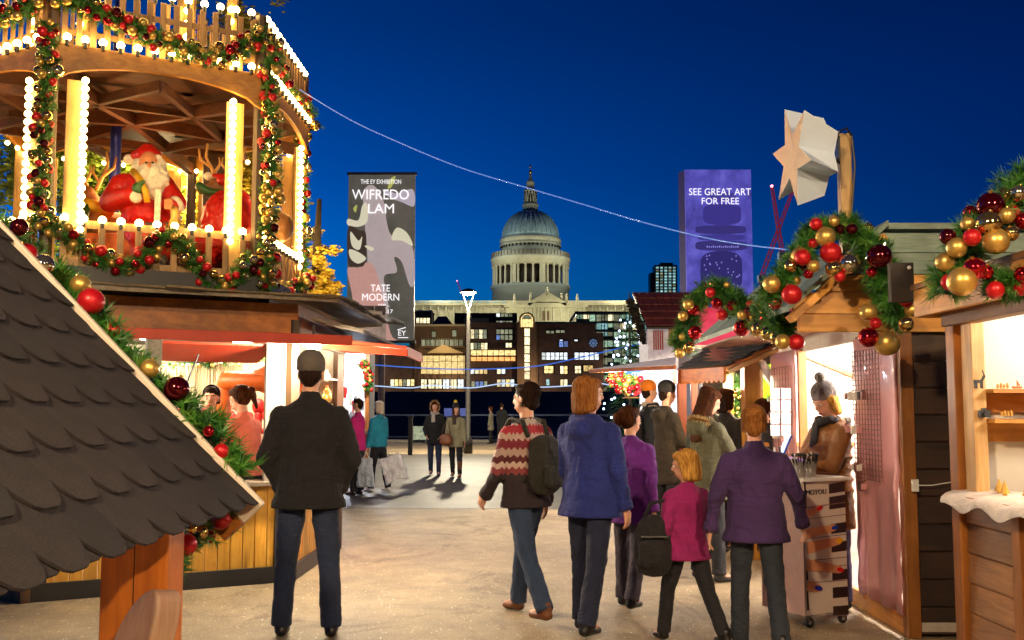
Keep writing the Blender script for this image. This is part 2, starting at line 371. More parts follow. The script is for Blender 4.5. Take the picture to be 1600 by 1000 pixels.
    # hair
    if hair:
        q = MB(); E = lambda c, r: q.ell(Hh(c), [x*k*hs for x in r], rot=hrot)
        E((0, -.02, 1.685), (.086, .098, .085)); E((0, -.04, 1.64), (.083, .075, .08))
        if hairkind == 'short': q = MB(); E((0, -.012, 1.678), (.0805, .100, .086)); E((0, -.036, 1.64), (.077, .072, .075)); E((0, .045, 1.735), (.058, .045, .022)); E((0, -.05, 1.60), (.055, .045, .05))
        if hairkind in ('bob', 'long', 'pony'): E((0, .02, 1.72), (.078, .075, .045))
        if hairkind == 'bob':
            for s in (-1, 1): q.cap(Hh((s*.07, 0, 1.67)), Hh((s*.075, -.01, 1.55)), .034*k*hs, .03*k*hs)
            q.cap(Hh((0, -.07, 1.65)), Hh((0, -.065, 1.52)), (.085*k*hs, .035*k), (.08*k*hs, .03*k))
        if hairkind == 'long':
            for s in (-1, 1): q.cap(Hh((s*.068, .0, 1.67)), Hh((s*.07, .0, 1.52)), .03*k, .032*k); q.cap(Hh((s*.07, .0, 1.52)), T((s*.085, .06, 1.33)), .034*k, .022*k)
            q.cap(Hh((0, -.075, 1.66)), T((0, -.13, 1.28)), (.085*k, .035*k), (.09*k, .025*k))
        if hairkind == 'pony':
            q.cap(Hh((0, -.09, 1.70)), Hh((0, -.15, 1.68)), .03*k, .036*k); q.cap(Hh((0, -.15, 1.68)), Hh((0, -.16, 1.50)), .04*k, .018*k)
        ho_ = blob('hair', q, hair, R, min(vx, .014), 2, .010*k, .02)
        if vx < .019 and not hat:
            hr = .0835 if hairkind == 'short' else .090
            rr = random.Random(int(loc[0]*100)); vs = []; fs = []; zend = {'short': 1.60, 'bob': 1.535, 'long': 1.42, 'pony': 1.62}[hairkind]
            for _ in range(420):
                a = rr.uniform(-.22, pi+.22)+pi; rad = V(cos(a), sin(a), 0); j_ = rr.uniform(.97, 1.06); ph0 = rr.uniform(.0, .7); pts = []; th_ = rr.uniform(-.25, .25)
                ze = zend+rr.uniform(-.02, .03)
                for q_ in range(9):
                    t_ = q_/8; ph = ph0+t_*(1.75-ph0); a2 = a+th_*t_
                    x_, y_, z_ = hr*j_*sin(ph)*cos(a2), -.022+.102*j_*sin(ph)*sin(a2), 1.685+.089*j_*cos(ph)
                    if ph > 1.45: z_ = 1.685-(1.685-ze)*(ph-1.45)/.30; x_ = hr*j_*cos(a2); y_ = -.022+.102*j_*sin(a2)*(.9 if hairkind != 'short' else .8)
                    pts.append(Hh((x_, y_, z_)))
                for q_, p_ in enumerate(pts):
                    w_ = .0035*k*(1-.7*abs(q_/8-.3)); tg = V(-sin(a), cos(a), 0); tg = (hrot @ tg)*w_; vs += [p_-tg, p_+tg]
                b0_ = len(vs)-18; fs += [(b0_+2*q_, b0_+2*q_+1, b0_+2*q_+3, b0_+2*q_+2) for q_ in range(8)]
            hb = MB(); hb.add(vs, fs); hb.build('hair_strands', hair, ho_, world=False, fix=False, kind='stuff')
    if hat:
        kind, hm_ = hat; q = MB(); E = lambda c, r: q.ell(Hh(c), [x*k*hs for x in r], rot=hrot)
        if kind == 'cap': E((0, -.005, 1.70), (.091, .108, .078)); q.cap(Hh((-.04, .10, 1.69)), Hh((.04, .10, 1.69)), (.03*k, .012*k), (.03*k, .012*k)) 
        else: E((0, -.015, 1.715), (.095, .112, .092)); q.cap(Hh((0, -.012, 1.69)), Hh((0, -.008, 1.665)), (.094*k*hs, .108*k*hs), (.092*k*hs, .106*k*hs), flat=True)
        ho = blob('hat', q, hm_, R, min(vx, .013), 2, .008, .02)
        if kind == 'bobble':
            q = MB(); q.ell(Hh((0, -.03, 1.83)), [x*k for x in (.045, .045, .045)]); blob('bobble', q, bag or hm_, ho, .01, 1, .02, .015)
    if scarf:
        q = MB()
        for t in range(14):
            a = 2*pi*t/14; a2 = 2*pi*(t+1)/14; q.cap(T((.085*cos(a), .01+.08*sin(a), 1.475+.012*sin(3*a))), T((.085*cos(a2), .01+.08*sin(a2), 1.475+.012*sin(3*a2))), .036*k, .036*k, n=8)
        q.cap(T((.03, .11, 1.45)), T((.02, .15, 1.28)), (.05*k, .02*k), (.055*k, .018*k))
        blob('scarf', q, scarf, R, min(vx, .014), 2, .012, .03)
    if gloves:
        for s in (-1, 1):
            sh, el, wr, fd = A[s]; q = MB(); q.cap(wr-fd*.03*k, wr+fd*.06*k, .034*k, .04*k)
            for o_ in (-.028, -.009, .01, .03): q.cap(wr+fd*.06*k+V(0, 0, o_*k) , wr+fd*.12*k+V(0, 0, o_*k-.015*k), .014*k, .012*k, n=8)
            q.cap(wr+fd*.02*k+V(0, 0, .03*k), wr+fd*.07*k+V(0, 0, .055*k), .014*k, .012*k, n=8)
            blob('glove', q, gloves, R, .009, 1)
    if face:
        for s in (-1, 1):
            q = MB(); q.ell(Hh((s*.031, .083, 1.645)), [x*k*hs for x in (.014, .009, .0075)], rot=hrot, n=10, m=6); eo = q.build('eye', EYEW, R, True, world=False)
            q = MB(); q.ell(Hh((s*.031, .0895, 1.645)), [x*k*hs for x in (.006, .004, .006)], rot=hrot, n=8, m=6); q.build('iris', M_black, eo, True, world=False)
            q = MB(); q.cap(Hh((s*.016, .094, 1.668)), Hh((s*.048, .082, 1.67)), .0045*k, .003*k, n=6); q.build('eyebrow', hair or M_black, R, True, world=False)
        q = MB(); q.ell(Hh((0, .088, 1.573)), [x*k*hs for x in (.024, .009, .008)], rot=hrot, n=10, m=6); q.build('mouth', LIP, R, True, world=False)
    R['k'] = k
    del R['k']
    return R, A, T
FURS = {n: hairm('fur_'+n, a, c) for n, a, c in (('tan', '#a8834a', '#e3c58d'), ('grey', '#55504a', '#a8a098'), ('dark', '#241d1a', '#7a7068'))}
EYEW = flat('eye_white', '#e8e4de', .3, var=.05, bmp=0); LIP = flat('lip', '#a8463c', .4, var=.1, bmp=0)
def backpack(label, mat, R, T, loc=None):
    o = thing('backpack', label, 'backpack', R.location, R.rotation_euler.z)
    q = MB(); q.cap(T((0, -.20, 1.30)), T((0, -.21, 1.02)), (.14, .075), (.15, .09)); blob('bag_body', q, mat, o, .014, 4, .015, .08)
    q = MB(); q.cap(T((0, -.30, 1.13)), T((0, -.31, 1.02)), (.10, .03), (.11, .035)); blob('front_pocket', q, mat, o, .013, 3)
    for s in (-1, 1):
        q = MB(); pts = [T((s*.10, -.13, 1.36)), T((s*.11, -.08, 1.475)), T((s*.12, .05, 1.49)), T((s*.125, .135, 1.38)), T((s*.13, .14, 1.2)), T((s*.15, .03, 1.08)), T((s*.12, -.12, 1.04))]
        q.tube(pts, .018, 6); q.build('strap', mat, o, True, world=False)
    return o
# ---------------------------------------------------------------- the ground, river, far bank
def ground_mat():
    m, nt, b = mk('trodden_paving'); v = coords(nt); n = noise(nt, v, .5, 6, .6); n2 = noise(nt, v, 3.2, 6, .7); n3 = noise(nt, v, 60, 3, .7)
    c = ramp(nt, n, [(.3, lin('#8d7c62')), (.7, lin('#b8a280'))])
    c = mixc(nt, c, ramp(nt, n2, [(.3, (.72, .72, .72, 1)), (.7, (1.15, 1.12, 1.05, 1))]), 1, 'MULTIPLY')
    c = mixc(nt, c, ramp(nt, n3, [(.35, (.6, .6, .6, 1)), (.65, (1.2, 1.2, 1.2, 1))]), .7, 'MULTIPLY')
    for sc, th, col in ((30, .19, '#ffeecb'), (70, .18, '#f0dfbd')):
        vo = nt.nodes.new('ShaderNodeTexVoronoi'); vo.inputs['Scale'].default_value = sc; nt.links.new(coords(nt, (1, .6, 1)), vo.inputs['Vector'])
        f = ramp(nt, vo.outputs['Distance'], [(th*.6, (1, 1, 1, 1)), (th, (0, 0, 0, 1))])
        sel = ramp(nt, noise(nt, v, sc*.37, 2), [(.47, (0, 0, 0, 1)), (.56, (1, 1, 1, 1))])
        c = mixc(nt, c, lin(col), mixc(nt, f, sel, 1.0, 'MULTIPLY'))
    st = noise(nt, coords(nt, (1, .7, 1)), .9, 7, .75, 1.2); c = mixc(nt, c, ramp(nt, st, [(.36, (.55, .52, .5, 1)), (.47, (.95, .95, .95, 1)), (.6, (1, 1, 1, 1))]), 1, 'MULTIPLY')
    gm = nt.nodes.new('ShaderNodeTexVoronoi'); gm.inputs['Scale'].default_value = 2.6; nt.links.new(v, gm.inputs['Vector']); c = mixc(nt, c, lin('#3c342b'), ramp(nt, gm.outputs['Distance'], [(.035, (.8, .8, .8, 1)), (.06, (0, 0, 0, 1))]))
    nt.links.new(c, b.inputs['Base Color']); b.inputs['Roughness'].default_value = .66
    bump(nt, b, math1(nt, 'ADD', n3, math1(nt, 'MULTIPLY', n2, .6)), .5, .012); return m
MG = ground_mat()
g = MB(); g.add([(-260, -60, 0), (260, -60, 0), (260, 48, 0), (-260, 48, 0)], [(0, 1, 2, 3)])
g.build('ground', MG, kind='structure')
g = MB()
ys = [15.6, 34.8]
L = [(-40+i*2, ys[0]+.25*sin(i*1.7)) for i in range(41)]
g.add([(x, y, .004) for x, y in L]+[(x, ys[1]+.0*x, .004) for x, y in L], [(i, i+1, i+42, i+41) for i in range(40)])
g.build('asphalt_path', flat('asphalt', '#524b40', .6, var=.4, nscale=1.1, bmp=.5), kind='structure')
g = MB(); g.box(-60, 60, 47.2, 48, 0, .12); g.build('river_kerb', flat('granite_kerb', '#8a8378', .7), kind='structure')
g = MB(); g.box(-260, 260, 48, 49, -7, -.01); g.build('embankment', flat('embankment_stone', '#4a4640', .8), kind='structure')
m, nt, b = mk('river_water'); b.inputs['Base Color'].default_value = (.006, .012, .02, 1); b.inputs['Roughness'].default_value = .12
bump(nt, b, noise(nt, coords(nt, (1, .5, 1)), .8, 5, .6), .6, .25); M_water = m
g = MB(); g.add([(-900, 49, -5), (900, 49, -5), (900, 281, -5), (-900, 281, -5)], [(0, 1, 2, 3)]); g.build('river', M_water, kind='structure')
g = MB(); g.box(-900, 900, 281, 296, -7, 6.4); g.build('far_embankment', flat('dark_river_wall', '#2c4460', .8, nscale=.1, var=.5), kind='structure')
g = MB(); g.add([(-3000, 296, 6.4), (3000, 296, 6.4), (3000, 3500, 6.4), (-3000, 3500, 6.4)], [(0, 1, 2, 3)]); g.build('far_ground', flat('far_ground', '#2a2a2a', .9), kind='structure')
# ---------------------------------------------------------------- far buildings
def lamp(name, loc, e, col=(1, .85, .6), r=.1, parent=None, kind='POINT', rot=(0, 0, 0), size=.3, size2=None, spot=None):
    d = bpy.data.lights.new(name, kind); d.energy = e; d.color = col
    if kind == 'AREA':
        d.size = size; d.shape = 'RECTANGLE' if size2 else 'SQUARE'
        if size2: d.size_y = size2
    else: d.shadow_soft_size = r
    if kind == 'SPOT': d.spot_size = radians(spot or 90); d.spot_blend = .6
    o = bpy.data.objects.new(name, d); COL.objects.link(o); o.location = Vector(loc)-(wloc(parent) if parent else V(0, 0, 0)); o.rotation_euler = rot
    if parent: o.parent = parent
    return o
E_win = {k: emitv('window_'+k, c, s) for k, c, s in (('yellow', (1, .72, .28), 1.0), ('warm', (1, .86, .5), 1.1), ('white', (.85, .95, 1), 1.1), ('dim', (.5, .55, .35), .35), ('green', (.55, .85, .6), .45), ('orange', (1, .42, .12), .9), ('blue', (.2, .35, .9), .5), ('cyan', (.45, .9, .95), .5))}
M_dark = flat('dark_frame', '#121214', .6)
M_brick = flat('dark_brick', '#4f3d38', .85, var=.4, nscale=.6)
M_brickbrown = flat('brown_stone', '#6b5543', .85, var=.3, nscale=.3)
M_slate = flat('slate_roof', '#1e2a3a', .6, var=.3, nscale=.3)
M_pale = flat('portland_stone', '#b3ad98', .85, var=.22, nscale=.15)
M_lead = flat('lead_roof', '#8fa6b0', .55, var=.3, nscale=.25)
def bldg(name, label, Y, depth, rects, cat='building'):
    x0, x1, y0, y1 = rects[0][:4]
    t = thing(name, label, cat, (xp((x0+x1)/2, 600, Y), Y, 6.4))
    return t
def pbox(t, name, m, Y, px0, px1, py0, py1, depth, bz=None, dy=0):
    g = MB(); x0 = xp(px0, py0, Y); x1 = xp(px1, py0, Y); z1 = zp(py0, Y); z0 = zp(py1, Y) if bz is None else bz
    g.box(x0, x1, Y+dy, Y+dy+depth, z0, z1); return g.build(name, m, t)
def wins(t, Y, rows, glow, proud=.25, mull=True):
    for (px0, px1, py0, py1, n) in rows:
        w = (px1-px0)/n
        for i in range(n):
            a = px0+i*w+w*.1; c = px0+(i+1)*w-w*.1; gl = glow if isinstance(glow, str) else random.choice(glow)
            x0, x1, z1, z0 = xp(a, py0, Y), xp(c, py0, Y), zp(py0, Y), zp(py1, Y)
            g = MB(); fw = min(.3, (x1-x0)*.12)
            for q in ((x0-fw, x0, z0-fw, z1+fw), (x1, x1+fw, z0-fw, z1+fw), (x0, x1, z0-fw, z0), (x0, x1, z1, z1+fw)): g.box(q[0], q[1], Y-proud, Y+.1, q[2], q[3])
            if mull and x1-x0 > 1.6: g.box((x0+x1)/2-.08, (x0+x1)/2+.08, Y-proud+.02, Y, z0, z1)
            if mull and z1-z0 > 2: g.box(x0, x1, Y-proud+.03, Y-.01, (z0+z1)/2-.07, (z0+z1)/2+.07)
            o = g.build('window', M_dark, t); g = MB(); g.box(x0, x1, Y-.10, Y+.05, z0, z1); g.build('pane', E_win[gl], o)
Y1 = 300
# school building, dark brick
t = bldg('office_building', 'long dark brick riverside building with rows of lit windows left of the glowing stair tower', Y1, 30, [(727, 808, 486, 610)])
pbox(t, 'wall', M_brick, Y1, 727, 809, 504, 612, 30, 6.4)
pbox(t, 'roof_storey', M_dark, Y1, 709, 808, 487, 504, 22, dy=4)
pbox(t, 'roof_storey', M_slate, Y1, 725, 764, 497, 504, 3, dy=-.5)
wins(t, Y1, [(735, 761, 515, 529, 4), (775, 801, 515, 522, 4)], ['dim', 'warm', 'dim'])
wins(t, Y1, [(775, 801, 524, 531, 4)], ['dim', 'blue'])
wins(t, Y1, [(735, 762, 536, 546, 5), (790, 800, 536, 543, 2)], ['warm', 'dim', 'warm'])
wins(t, Y1+4, [(775, 801, 490, 495, 4), (775, 801, 501.5, 503.5, 5)], ['dim', 'white'])
wins(t, Y1, [(735, 762, 576, 584, 4), (776, 790, 576, 584, 2), (776, 804, 593, 604, 4)], ['warm', 'yellow', 'white'])
wins(t, Y1, [(736, 762, 596, 604, 4)], ['blue', 'white', 'dim'])
pbox(t, 'lit_band', E_win['yellow'], Y1, 735, 806, 547.5, 556, .5, dy=-.6)
pbox(t, 'balcony_slab', M_dark, Y1, 733, 807, 556, 558, 2.5, dy=-2.6)
pbox(t, 'lit_band', E_win['orange'], Y1, 735, 805, 558, 564, .5, dy=-.6)
for i in range(9): pbox(t, 'mullion', M_dark, Y1, 735+i*8.8, 736+i*8.8, 547, 564.5, .3, dy=-1)
# stair tower
t = bldg('stair_tower', 'tall arched stair tower with a bright yellow glazed shaft between dark brick blocks', Y1, 10, [(812, 834, 490, 600)])
pbox(t, 'flank', M_brickbrown, Y1, 808, 819, 504, 612, 8, 6.4, dy=-2); pbox(t, 'flank', M_brickbrown, Y1, 828, 838, 504, 612, 8, 6.4, dy=-2)
pbox(t, 'shaft', M_brick, Y1, 819, 828, 513, 612, 6, 6.4, dy=-.5)
for i in range(6):
    a = 514+i*13.4; pbox(t, 'stair_window', E_win['warm'], Y1, 819.6, 827.4, a, a+11.5, .4, dy=-1.1)
def arch(t, name, m, Y, pc, pyt, pyb, rw, dy, d):
    cx = xp(pc, pyb, Y); r = rw/1600*Y; z0 = zp(pyb, Y); z1 = zp(pyt, Y)-r
    poly = [(-r, z0)]+[(r*-cos(pi*i/12), z1+r*sin(pi*i/12)) for i in range(13)]+[(r, z0)]
    g = MB(); g.prism(poly, (cx, Y+dy, 0), (1, 0, 0), (0, 0, 1), (0, d, 0)); return g.build(name, m, t)
arch(t, 'arch_frame', M_brickbrown, Y1, 823, 489, 513, 12.5, -2.5, 6); arch(t, 'arch_glazing', E_win['yellow'], Y1, 823, 492, 512, 9.5, -3.0, .4)
arch(t, 'arch_glazing', E_win['dim'], Y1, 823, 493, 500, 7.5, -3.5, .4)
for q in (816, 820, 826, 830): pbox(t, 'glazing_bar', M_dark, Y1, q-.2, q+.2, 494, 512, .2, dy=-3.7)
# right block
t = bldg('office_building', 'dark brick riverside block with wide white windows and a round emblem', Y1, 30, [(838, 943, 504, 610)])
pbox(t, 'wall', M_brick, Y1, 838, 930, 506, 612, 30, 6.4); pbox(t, 'wall', M_brick, Y1, 930, 943, 520, 612, 26, 6.4)
pbox(t, 'roof', M_slate, Y1, 836, 932, 503, 506, 31, dy=-.7)
pbox(t, 'wing_wall', M_brickbrown, Y1, 838.3, 840, 507, 612, 1, 6.4, dy=-1.2)
wins(t, Y1, [(846, 874, 551, 562, 4), (874, 887, 551, 562, 2), (897, 936, 551, 562, 5)], 'white')
wins(t, Y1, [(849, 866, 572, 583, 1), (910, 928, 571, 580, 1)], 'yellow')
wins(t, Y1, [(875, 887, 572, 584, 2), (898, 908, 572, 583, 2)], ['warm', 'yellow'])
wins(t, Y1, [(853, 859, 593, 602, 1)], 'cyan'); wins(t, Y1, [(875, 887, 593, 603, 2), (897, 909, 593, 603, 2), (923, 930, 593, 600, 1)], ['warm', 'white'])
wins(t, Y1, [(853, 866, 517, 521, 2), (868, 883, 516, 520, 2)], ['warm', 'dim'], mull=False); wins(t, Y1, [(874, 880, 531, 533, 1), (897, 903, 531, 533, 1)], 'white', mull=False); wins(t, Y1, [(873, 888, 533, 542, 2)], 'blue')
c = at(927, 536, Y1-.4); g = MB()
for i in range(8):
    a = 2*pi*i/8; g.ell(c+V(cos(a)*.95, 0, sin(a)*.95), (.32, .1, .32), 8, 6)
g.ell(c, (.5, .12, .5), 10, 6); g.build('emblem', flat('emblem_blue', '#5f7fae', .5, em=.25), t)
# glass building right
M_glassd, nt, b = mk('tinted_glass'); b.inputs['Base Color'].default_value = (.05, .1, .1, 1); b.inputs['Roughness'].default_value = .1; b.inputs['Metallic'].default_value = .4
t = bldg('glass_building', 'green lit glass office building beside the dark brick block', 320, 30, [(935, 1010, 490, 600)])
Yg = 320
pbox(t, 'wall', M_glassd, Yg, 900, 1030, 489, 612, 30, 6.4)
pbox(t, 'roof', M_slate, Yg, 898, 1032, 487, 489.5, 32, dy=-1)
for j in range(8):
    for i in range(13):
        a = 902+i*9.6; c = 492+j*13.5
        pbox(t, 'pane', E_win[random.choice(['green', 'green', 'dim', 'dim', 'cyan', 'warm']) if j != 3 else 'green'], Yg, a, a+8.4, c, c+random.choice((6, 9, 10)), .3, dy=-.4)
    pbox(t, 'floor_slab', M_slate, Yg, 900, 1030, 489+j*13.5, 491+j*13.5, 1.2, dy=-1.3)
for i in range(10): pbox(t, 'fin', M_slate, Yg, 904+i*13, 905+i*13, 489, 606, .8, dy=-2.2)
# left buildings
t = bldg('classical_building', 'brown stone riverside building with a triangular gable over a glowing yellow glass front', Y1, 20, [(650, 727, 507, 608)])
pbox(t, 'wall', M_brickbrown, Y1, 648, 727, 509, 612, 20, 6.4)
pbox(t, 'cornice', M_pale, Y1, 648, 727, 507, 509.5, 21, dy=-.8)
x0, x1, xa = xp(668, 553, Y1), xp(724, 553, Y1), xp(694, 538, Y1); zb, za = zp(552, Y1), zp(539, Y1)
g = MB(); g.prism([(x0, zb), (x1, zb), (xa, za)], (0, Y1-3, 0), (1, 0, 0), (0, 0, 1), (0, 3, 0)); g.build('gable', flat('gable_stone', '#b7a07a', .8), t)
for dx_ in (-22, 2, 26, 50, 74): lamp('facade_fill', (xa+dx_, Y1-8, 9), 1500, (1, .7, .4), .5, t)  # point lights added along the fronts to brighten the dark brick
lamp('gable_glow', (xa, Y1-9, zb+2), 900, (1, .75, .35), 1, t)
pbox(t, 'glass_front', E_win['yellow'], Y1, 658, 726, 556, 584, .6, dy=-.8)
for i in range(8): pbox(t, 'mullion', M_dark, Y1, 658+i*9.5, 658.6+i*9.5, 555, 607, .4, dy=-1.3)
for q in (565, 577): pbox(t, 'transom', M_dark, Y1, 658, 726, q, q+.5, .4, dy=-1.35)
wins(t, Y1, [(657, 726, 593, 607, 6)], ['white', 'white', 'warm']); wins(t, Y1, [(610, 648, 593, 603, 6)], ['yellow', 'dim', 'warm'])
wins(t, Y1, [(706, 714, 516, 526, 1), (674, 682, 518, 527, 1)], 'dim'); wins(t, Y1, [(658, 724, 531, 541, 9)], ['dim'], mull=False)
for i in range(24): pbox(t, 'railing_bar', M_pale, Y1, 659+i*2.8, 659.5+i*2.8, 529, 541, .2, dy=-1.2)
pbox(t, 'balcony_slab', M_brickbrown, Y1, 655, 727, 541, 544, 2, dy=-2)
pbox(t, 'wing_wall', M_brick, Y1, 560, 656, 540, 612, 12, 6.4, dy=.5)
t = bldg('slate_roofed_house', 'pale stone house with a dark blue pitched slate roof and finials below the cathedral', 330, 12, [(674, 707, 492, 508)])
Yh = 330; g = MB(); xs = [xp(q, 506, Yh) for q in (674, 707, 697, 684)]; z0, z1 = zp(507, Yh), zp(493, Yh)
g.add([(xs[0], Yh, z0), (xs[1], Yh, z0), (xs[1], Yh+9, z0), (xs[0], Yh+9, z0), (xs[3], Yh+3, z1), (xs[2], Yh+3, z1), (xs[2], Yh+6, z1), (xs[3], Yh+6, z1)], [(0, 1, 5, 4), (1, 2, 6, 5), (2, 3, 7, 6), (3, 0, 4, 7), (4, 5, 6, 7)]); g.build('roof', M_slate, t)
pbox(t, 'wall', M_brickbrown, Yh, 673, 708, 506, 560, 9.5, 6.4)
for q in (684, 700): pbox(t, 'finial', M_dark, Yh, q, q+.6, 486, 494, .4, dy=4)
t = bldg('stone_house', 'grey stone house with small lit windows at the foot of the cathedral', 335, 12, [(648, 674, 484, 507)])
pbox(t, 'wall', M_brickbrown, 335, 640, 674, 487, 560, 12, 6.4); pbox(t, 'cornice', M_pale, 335, 639, 675, 485, 487.5, 13, dy=-.6)
wins(t, 335, [(650, 672, 497, 505, 4)], ['dim', 'warm'])
# cathedral
YC = 600; ps = YC/1600; c0 = at(829, 470, YC); cx = c0.x; zc = lambda py: zp(py, YC)
t = thing('cathedral', 'great floodlit domed cathedral with lantern, colonnaded drum and pediment', 'cathedral', (cx, YC, 6.4))
stone = M_pale
def lt(name, prof, m, n=48, sm=True): g = MB(); g.lathe([(r*ps, zc(y)) for r, y in prof], (cx, YC, 0), n); o = g.build(name, m, t, sm); return o
D = lt('dome', [(44.5, 373)]+[(44.5*cos(a*pi/180*.98), 373-44*sin(a*pi/180)) for a in range(8, 76, 6)]+[(11, 330)], M_lead)
for i in range(32):
    a = 2*pi*i/32; g = MB(); pts = [V(cx+cos(a)*(44.9*cos(q*pi/180*.98))*ps, YC+sin(a)*(44.9*cos(q*pi/180*.98))*ps, zc(373-44.3*sin(q*pi/180))) for q in range(4, 74, 9)]
    g.tube(pts, .32, 5); g.build('dome_rib', M_lead, D)
lt('dome_cornice', [(45, 373), (47.5, 374), (48.5, 377), (48.5, 379), (46.5, 380), (46.5, 383), (49, 384), (49, 386), (46, 386.5)], stone)
lt('attic', [(46.5, 384), (46.5, 400)], stone)
g = MB()
for i in range(44):
    a = 2*pi*(i+.5)/44; u = V(-sin(a), cos(a), 0); c = V(cx+cos(a)*46.2*ps, YC+sin(a)*46.2*ps, 0); w = 1.15
    g = MB(); g.par(c-u*w/2+V(0, 0, zc(390)), u*w, V(cos(a), sin(a), 0)*.5, V(0, 0, 1)*1.6); g.build('attic_window', M_dark, t)
lt('stone_gallery', [(47, 399), (60, 399.5), (60, 397.5), (61, 397.5), (61, 405), (63, 406), (63, 409), (61.5, 410), (61, 418.5), (50, 418.5)], stone)
for i in range(60):
    a = 2*pi*i/60; g = MB(); r = 61.3*ps; g.cyl((cx+cos(a)*r, YC+sin(a)*r, zc(405)), (cx+cos(a)*r, YC+sin(a)*r, zc(398)), .22, n=5); g.build('baluster', M_brickbrown, t)
lt('drum', [(49, 418), (49, 449)], flat('drum_stone_shaded', '#2c231e', .9), 48)  # stone darkened here to paint the shade between the columns
me = None
for i in range(32):
    a = 2*pi*(i+.25)/32; r = 58.5*ps; p = V(cx+cos(a)*r, YC+sin(a)*r, zc(448.5))
    if me is None: g = MB(); hgt = zc(418)-zc(448.5); g.lathe([(1.0, 0), (1.0, .8), (.66, 1), (.55, hgt-1.2), (1.0, hgt-.8), (1.05, hgt)], (0, 0, 0), 10); me = g.build('column', stone, t, True, world=False); me.location = p-wloc(t); me = me.data
    else: inst('column', me, p, t)
    if i % 4 == 1:
        u = V(-sin(a), cos(a), 0); q = V(cx+cos(a)*56*ps, YC+sin(a)*56*ps, zc(448)); g = MB(); g.par(q, u*1.35*pi*58/32*ps, V(cos(a), sin(a), 0)*.8, V(0, 0, zc(418.3)-zc(448))); g.build('niche_wall', stone, t)
lt('drum_base', [(62, 448.2), (63, 449), (63, 452), (60.5, 453), (60.5, 474)], flat('base_stone', '#7d8588', .85), 48)
lt('lantern_base', [(12.5, 319), (13, 320), (13, 322), (12, 323), (12.3, 331)], stone, 24)
L = lt('lantern', [(12, 320), (9.3, 319), (9.3, 300), (10.5, 299), (10.5, 297), (6.2, 296.5), (6.2, 287), (7, 286), (4.5, 282), (2.6, 280), (2.2, 274), (1.2, 272)], stone, 16)
for i in range(12):
    a = 2*pi*i/12; g = MB(); r = 9.6*ps; g.cyl((cx+cos(a)*r, YC+sin(a)*r, zc(319)), (cx+cos(a)*r, YC+sin(a)*r, zc(300)), .42, n=6); g.build('lantern_column', stone, t, True)
for i in range(4):
    a = pi*i/2+pi/4*.0; g = MB(); r = 9.5*ps; u = V(-sin(a), cos(a), 0); g.par(V(cx+cos(a)*r, YC+sin(a)*r, zc(316))-u*.9, u*1.8, V(cos(a), sin(a), 0)*.3, V(0, 0, 4)); g.build('lantern_window', M_dark, L)
g = MB(); g.ell((cx, YC, zc(269)), (1.0, 1.0, 1.1)); g.cyl((cx, YC, zc(268)), (cx, YC, zc(256)), .25); g.bar((cx-1.1, YC, zc(261)), (cx+1.1, YC, zc(261)), .35, .4); g.build('ball_and_cross', flat('gilt', '#c9a040', .35, .8), t, True)
YN = 565
pbox(t, 'nave_wall', stone, YN, 640, 1010, 476, 560, 40, 6.4)
pbox(t, 'nave_cornice', stone, YN, 638, 1012, 474, 477, 42, dy=-1.4); pbox(t, 'parapet', stone, YN, 640, 1010, 469.5, 474, 1.5, dy=.2)
pbox(t, 'transept_wall', stone, YN-12, 790, 916, 480, 560, 20, 6.4); pbox(t, 'transept_cornice', stone, YN-12, 788, 918, 476, 480, 21, dy=-1.2)
x0, x1, xa = xp(827, 476, YN-13), xp(883, 476, YN-13), xp(854.5, 460, YN-13); zb, za = zp(476, YN-13), zp(460, YN-13)
g = MB(); g.prism([(x0, zb), (x1, zb), (xa, za)], (0, YN-13, 0), (1, 0, 0), (0, 0, 1), (0, 12, 0)); pe = g.build('pediment', stone, t)
for a_, b_ in (((x0-.6, zb), (xa, za+.6)), ((xa, za+.6), (x1+.6, zb)), ((x0-.6, zb), (x1+.6, zb))):
    g = MB(); g.bar((a_[0], YN-13.8, a_[1]), (b_[0], YN-13.8, b_[1]), 1.8, .7, up=(0, 1, 0)); g.build('moulding', stone, pe)
for q, h in ((854.5, 460), (829, 468), (804, 471), (877, 470), (902, 471), (885, 471)):
    p = at(q, h, YN-12); g = MB(); g.cap(p-V(0, 0, .5), p+V(0, 0, 1.2), .9, .6); g.cap(p+V(0, 0, 1.2), p+V(0, 0, 2.6), .8, .6); g.ell(p+V(0, 0, 3.5), (.5, .5, .6)); g.build('statue', stone, t, True)
for i in range(30):
    a = 648+i*12
    if not 786 < a < 918: pbox(t, 'pilaster', stone, YN, a, a+2.2, 477, 500, .7, dy=-.9)
for i in range(11): pbox(t, 'pilaster', stone, YN-12, 793+i*11.8, 795.4+i*11.8, 481, 520, .7, dy=-.9)
for i in range(12): pbox(t, 'parapet_panel', M_lead, YN, 650+i*12, 659+i*12, 470.3, 473, .5, dy=-.2)
pbox(t, 'door', M_brickbrown, YN-12, 848, 858, 486, 500, .5, dy=-.7)
W1 = (1, .93, .62); W2 = (.85, 1, .85)
for dx, dy, py, e, cl in ((-70, -75, 474, 9000, W1), (-25, -85, 474, 5000, W1), (25, -85, 474, 5000, W1), (70, -75, 474, 9000, W1)):
    lamp('roof_floodlight', (cx+dx*.7, YC+dy*.55, zc(py)+6), e*1.0, cl, 2, t)
for dx in (-62, -38, -14, 12, 36, 60): lamp('facade_floodlight', (xp(829, 500, YN)+dx+5, YN-26, zp(497, YN)), 4500, (1, .95, .6), 1.5, t)
for s in (-1, 1): lamp('gallery_floodlight', (cx+s*30, YC-34, zc(400)+2), 7000, W2, 2, t)
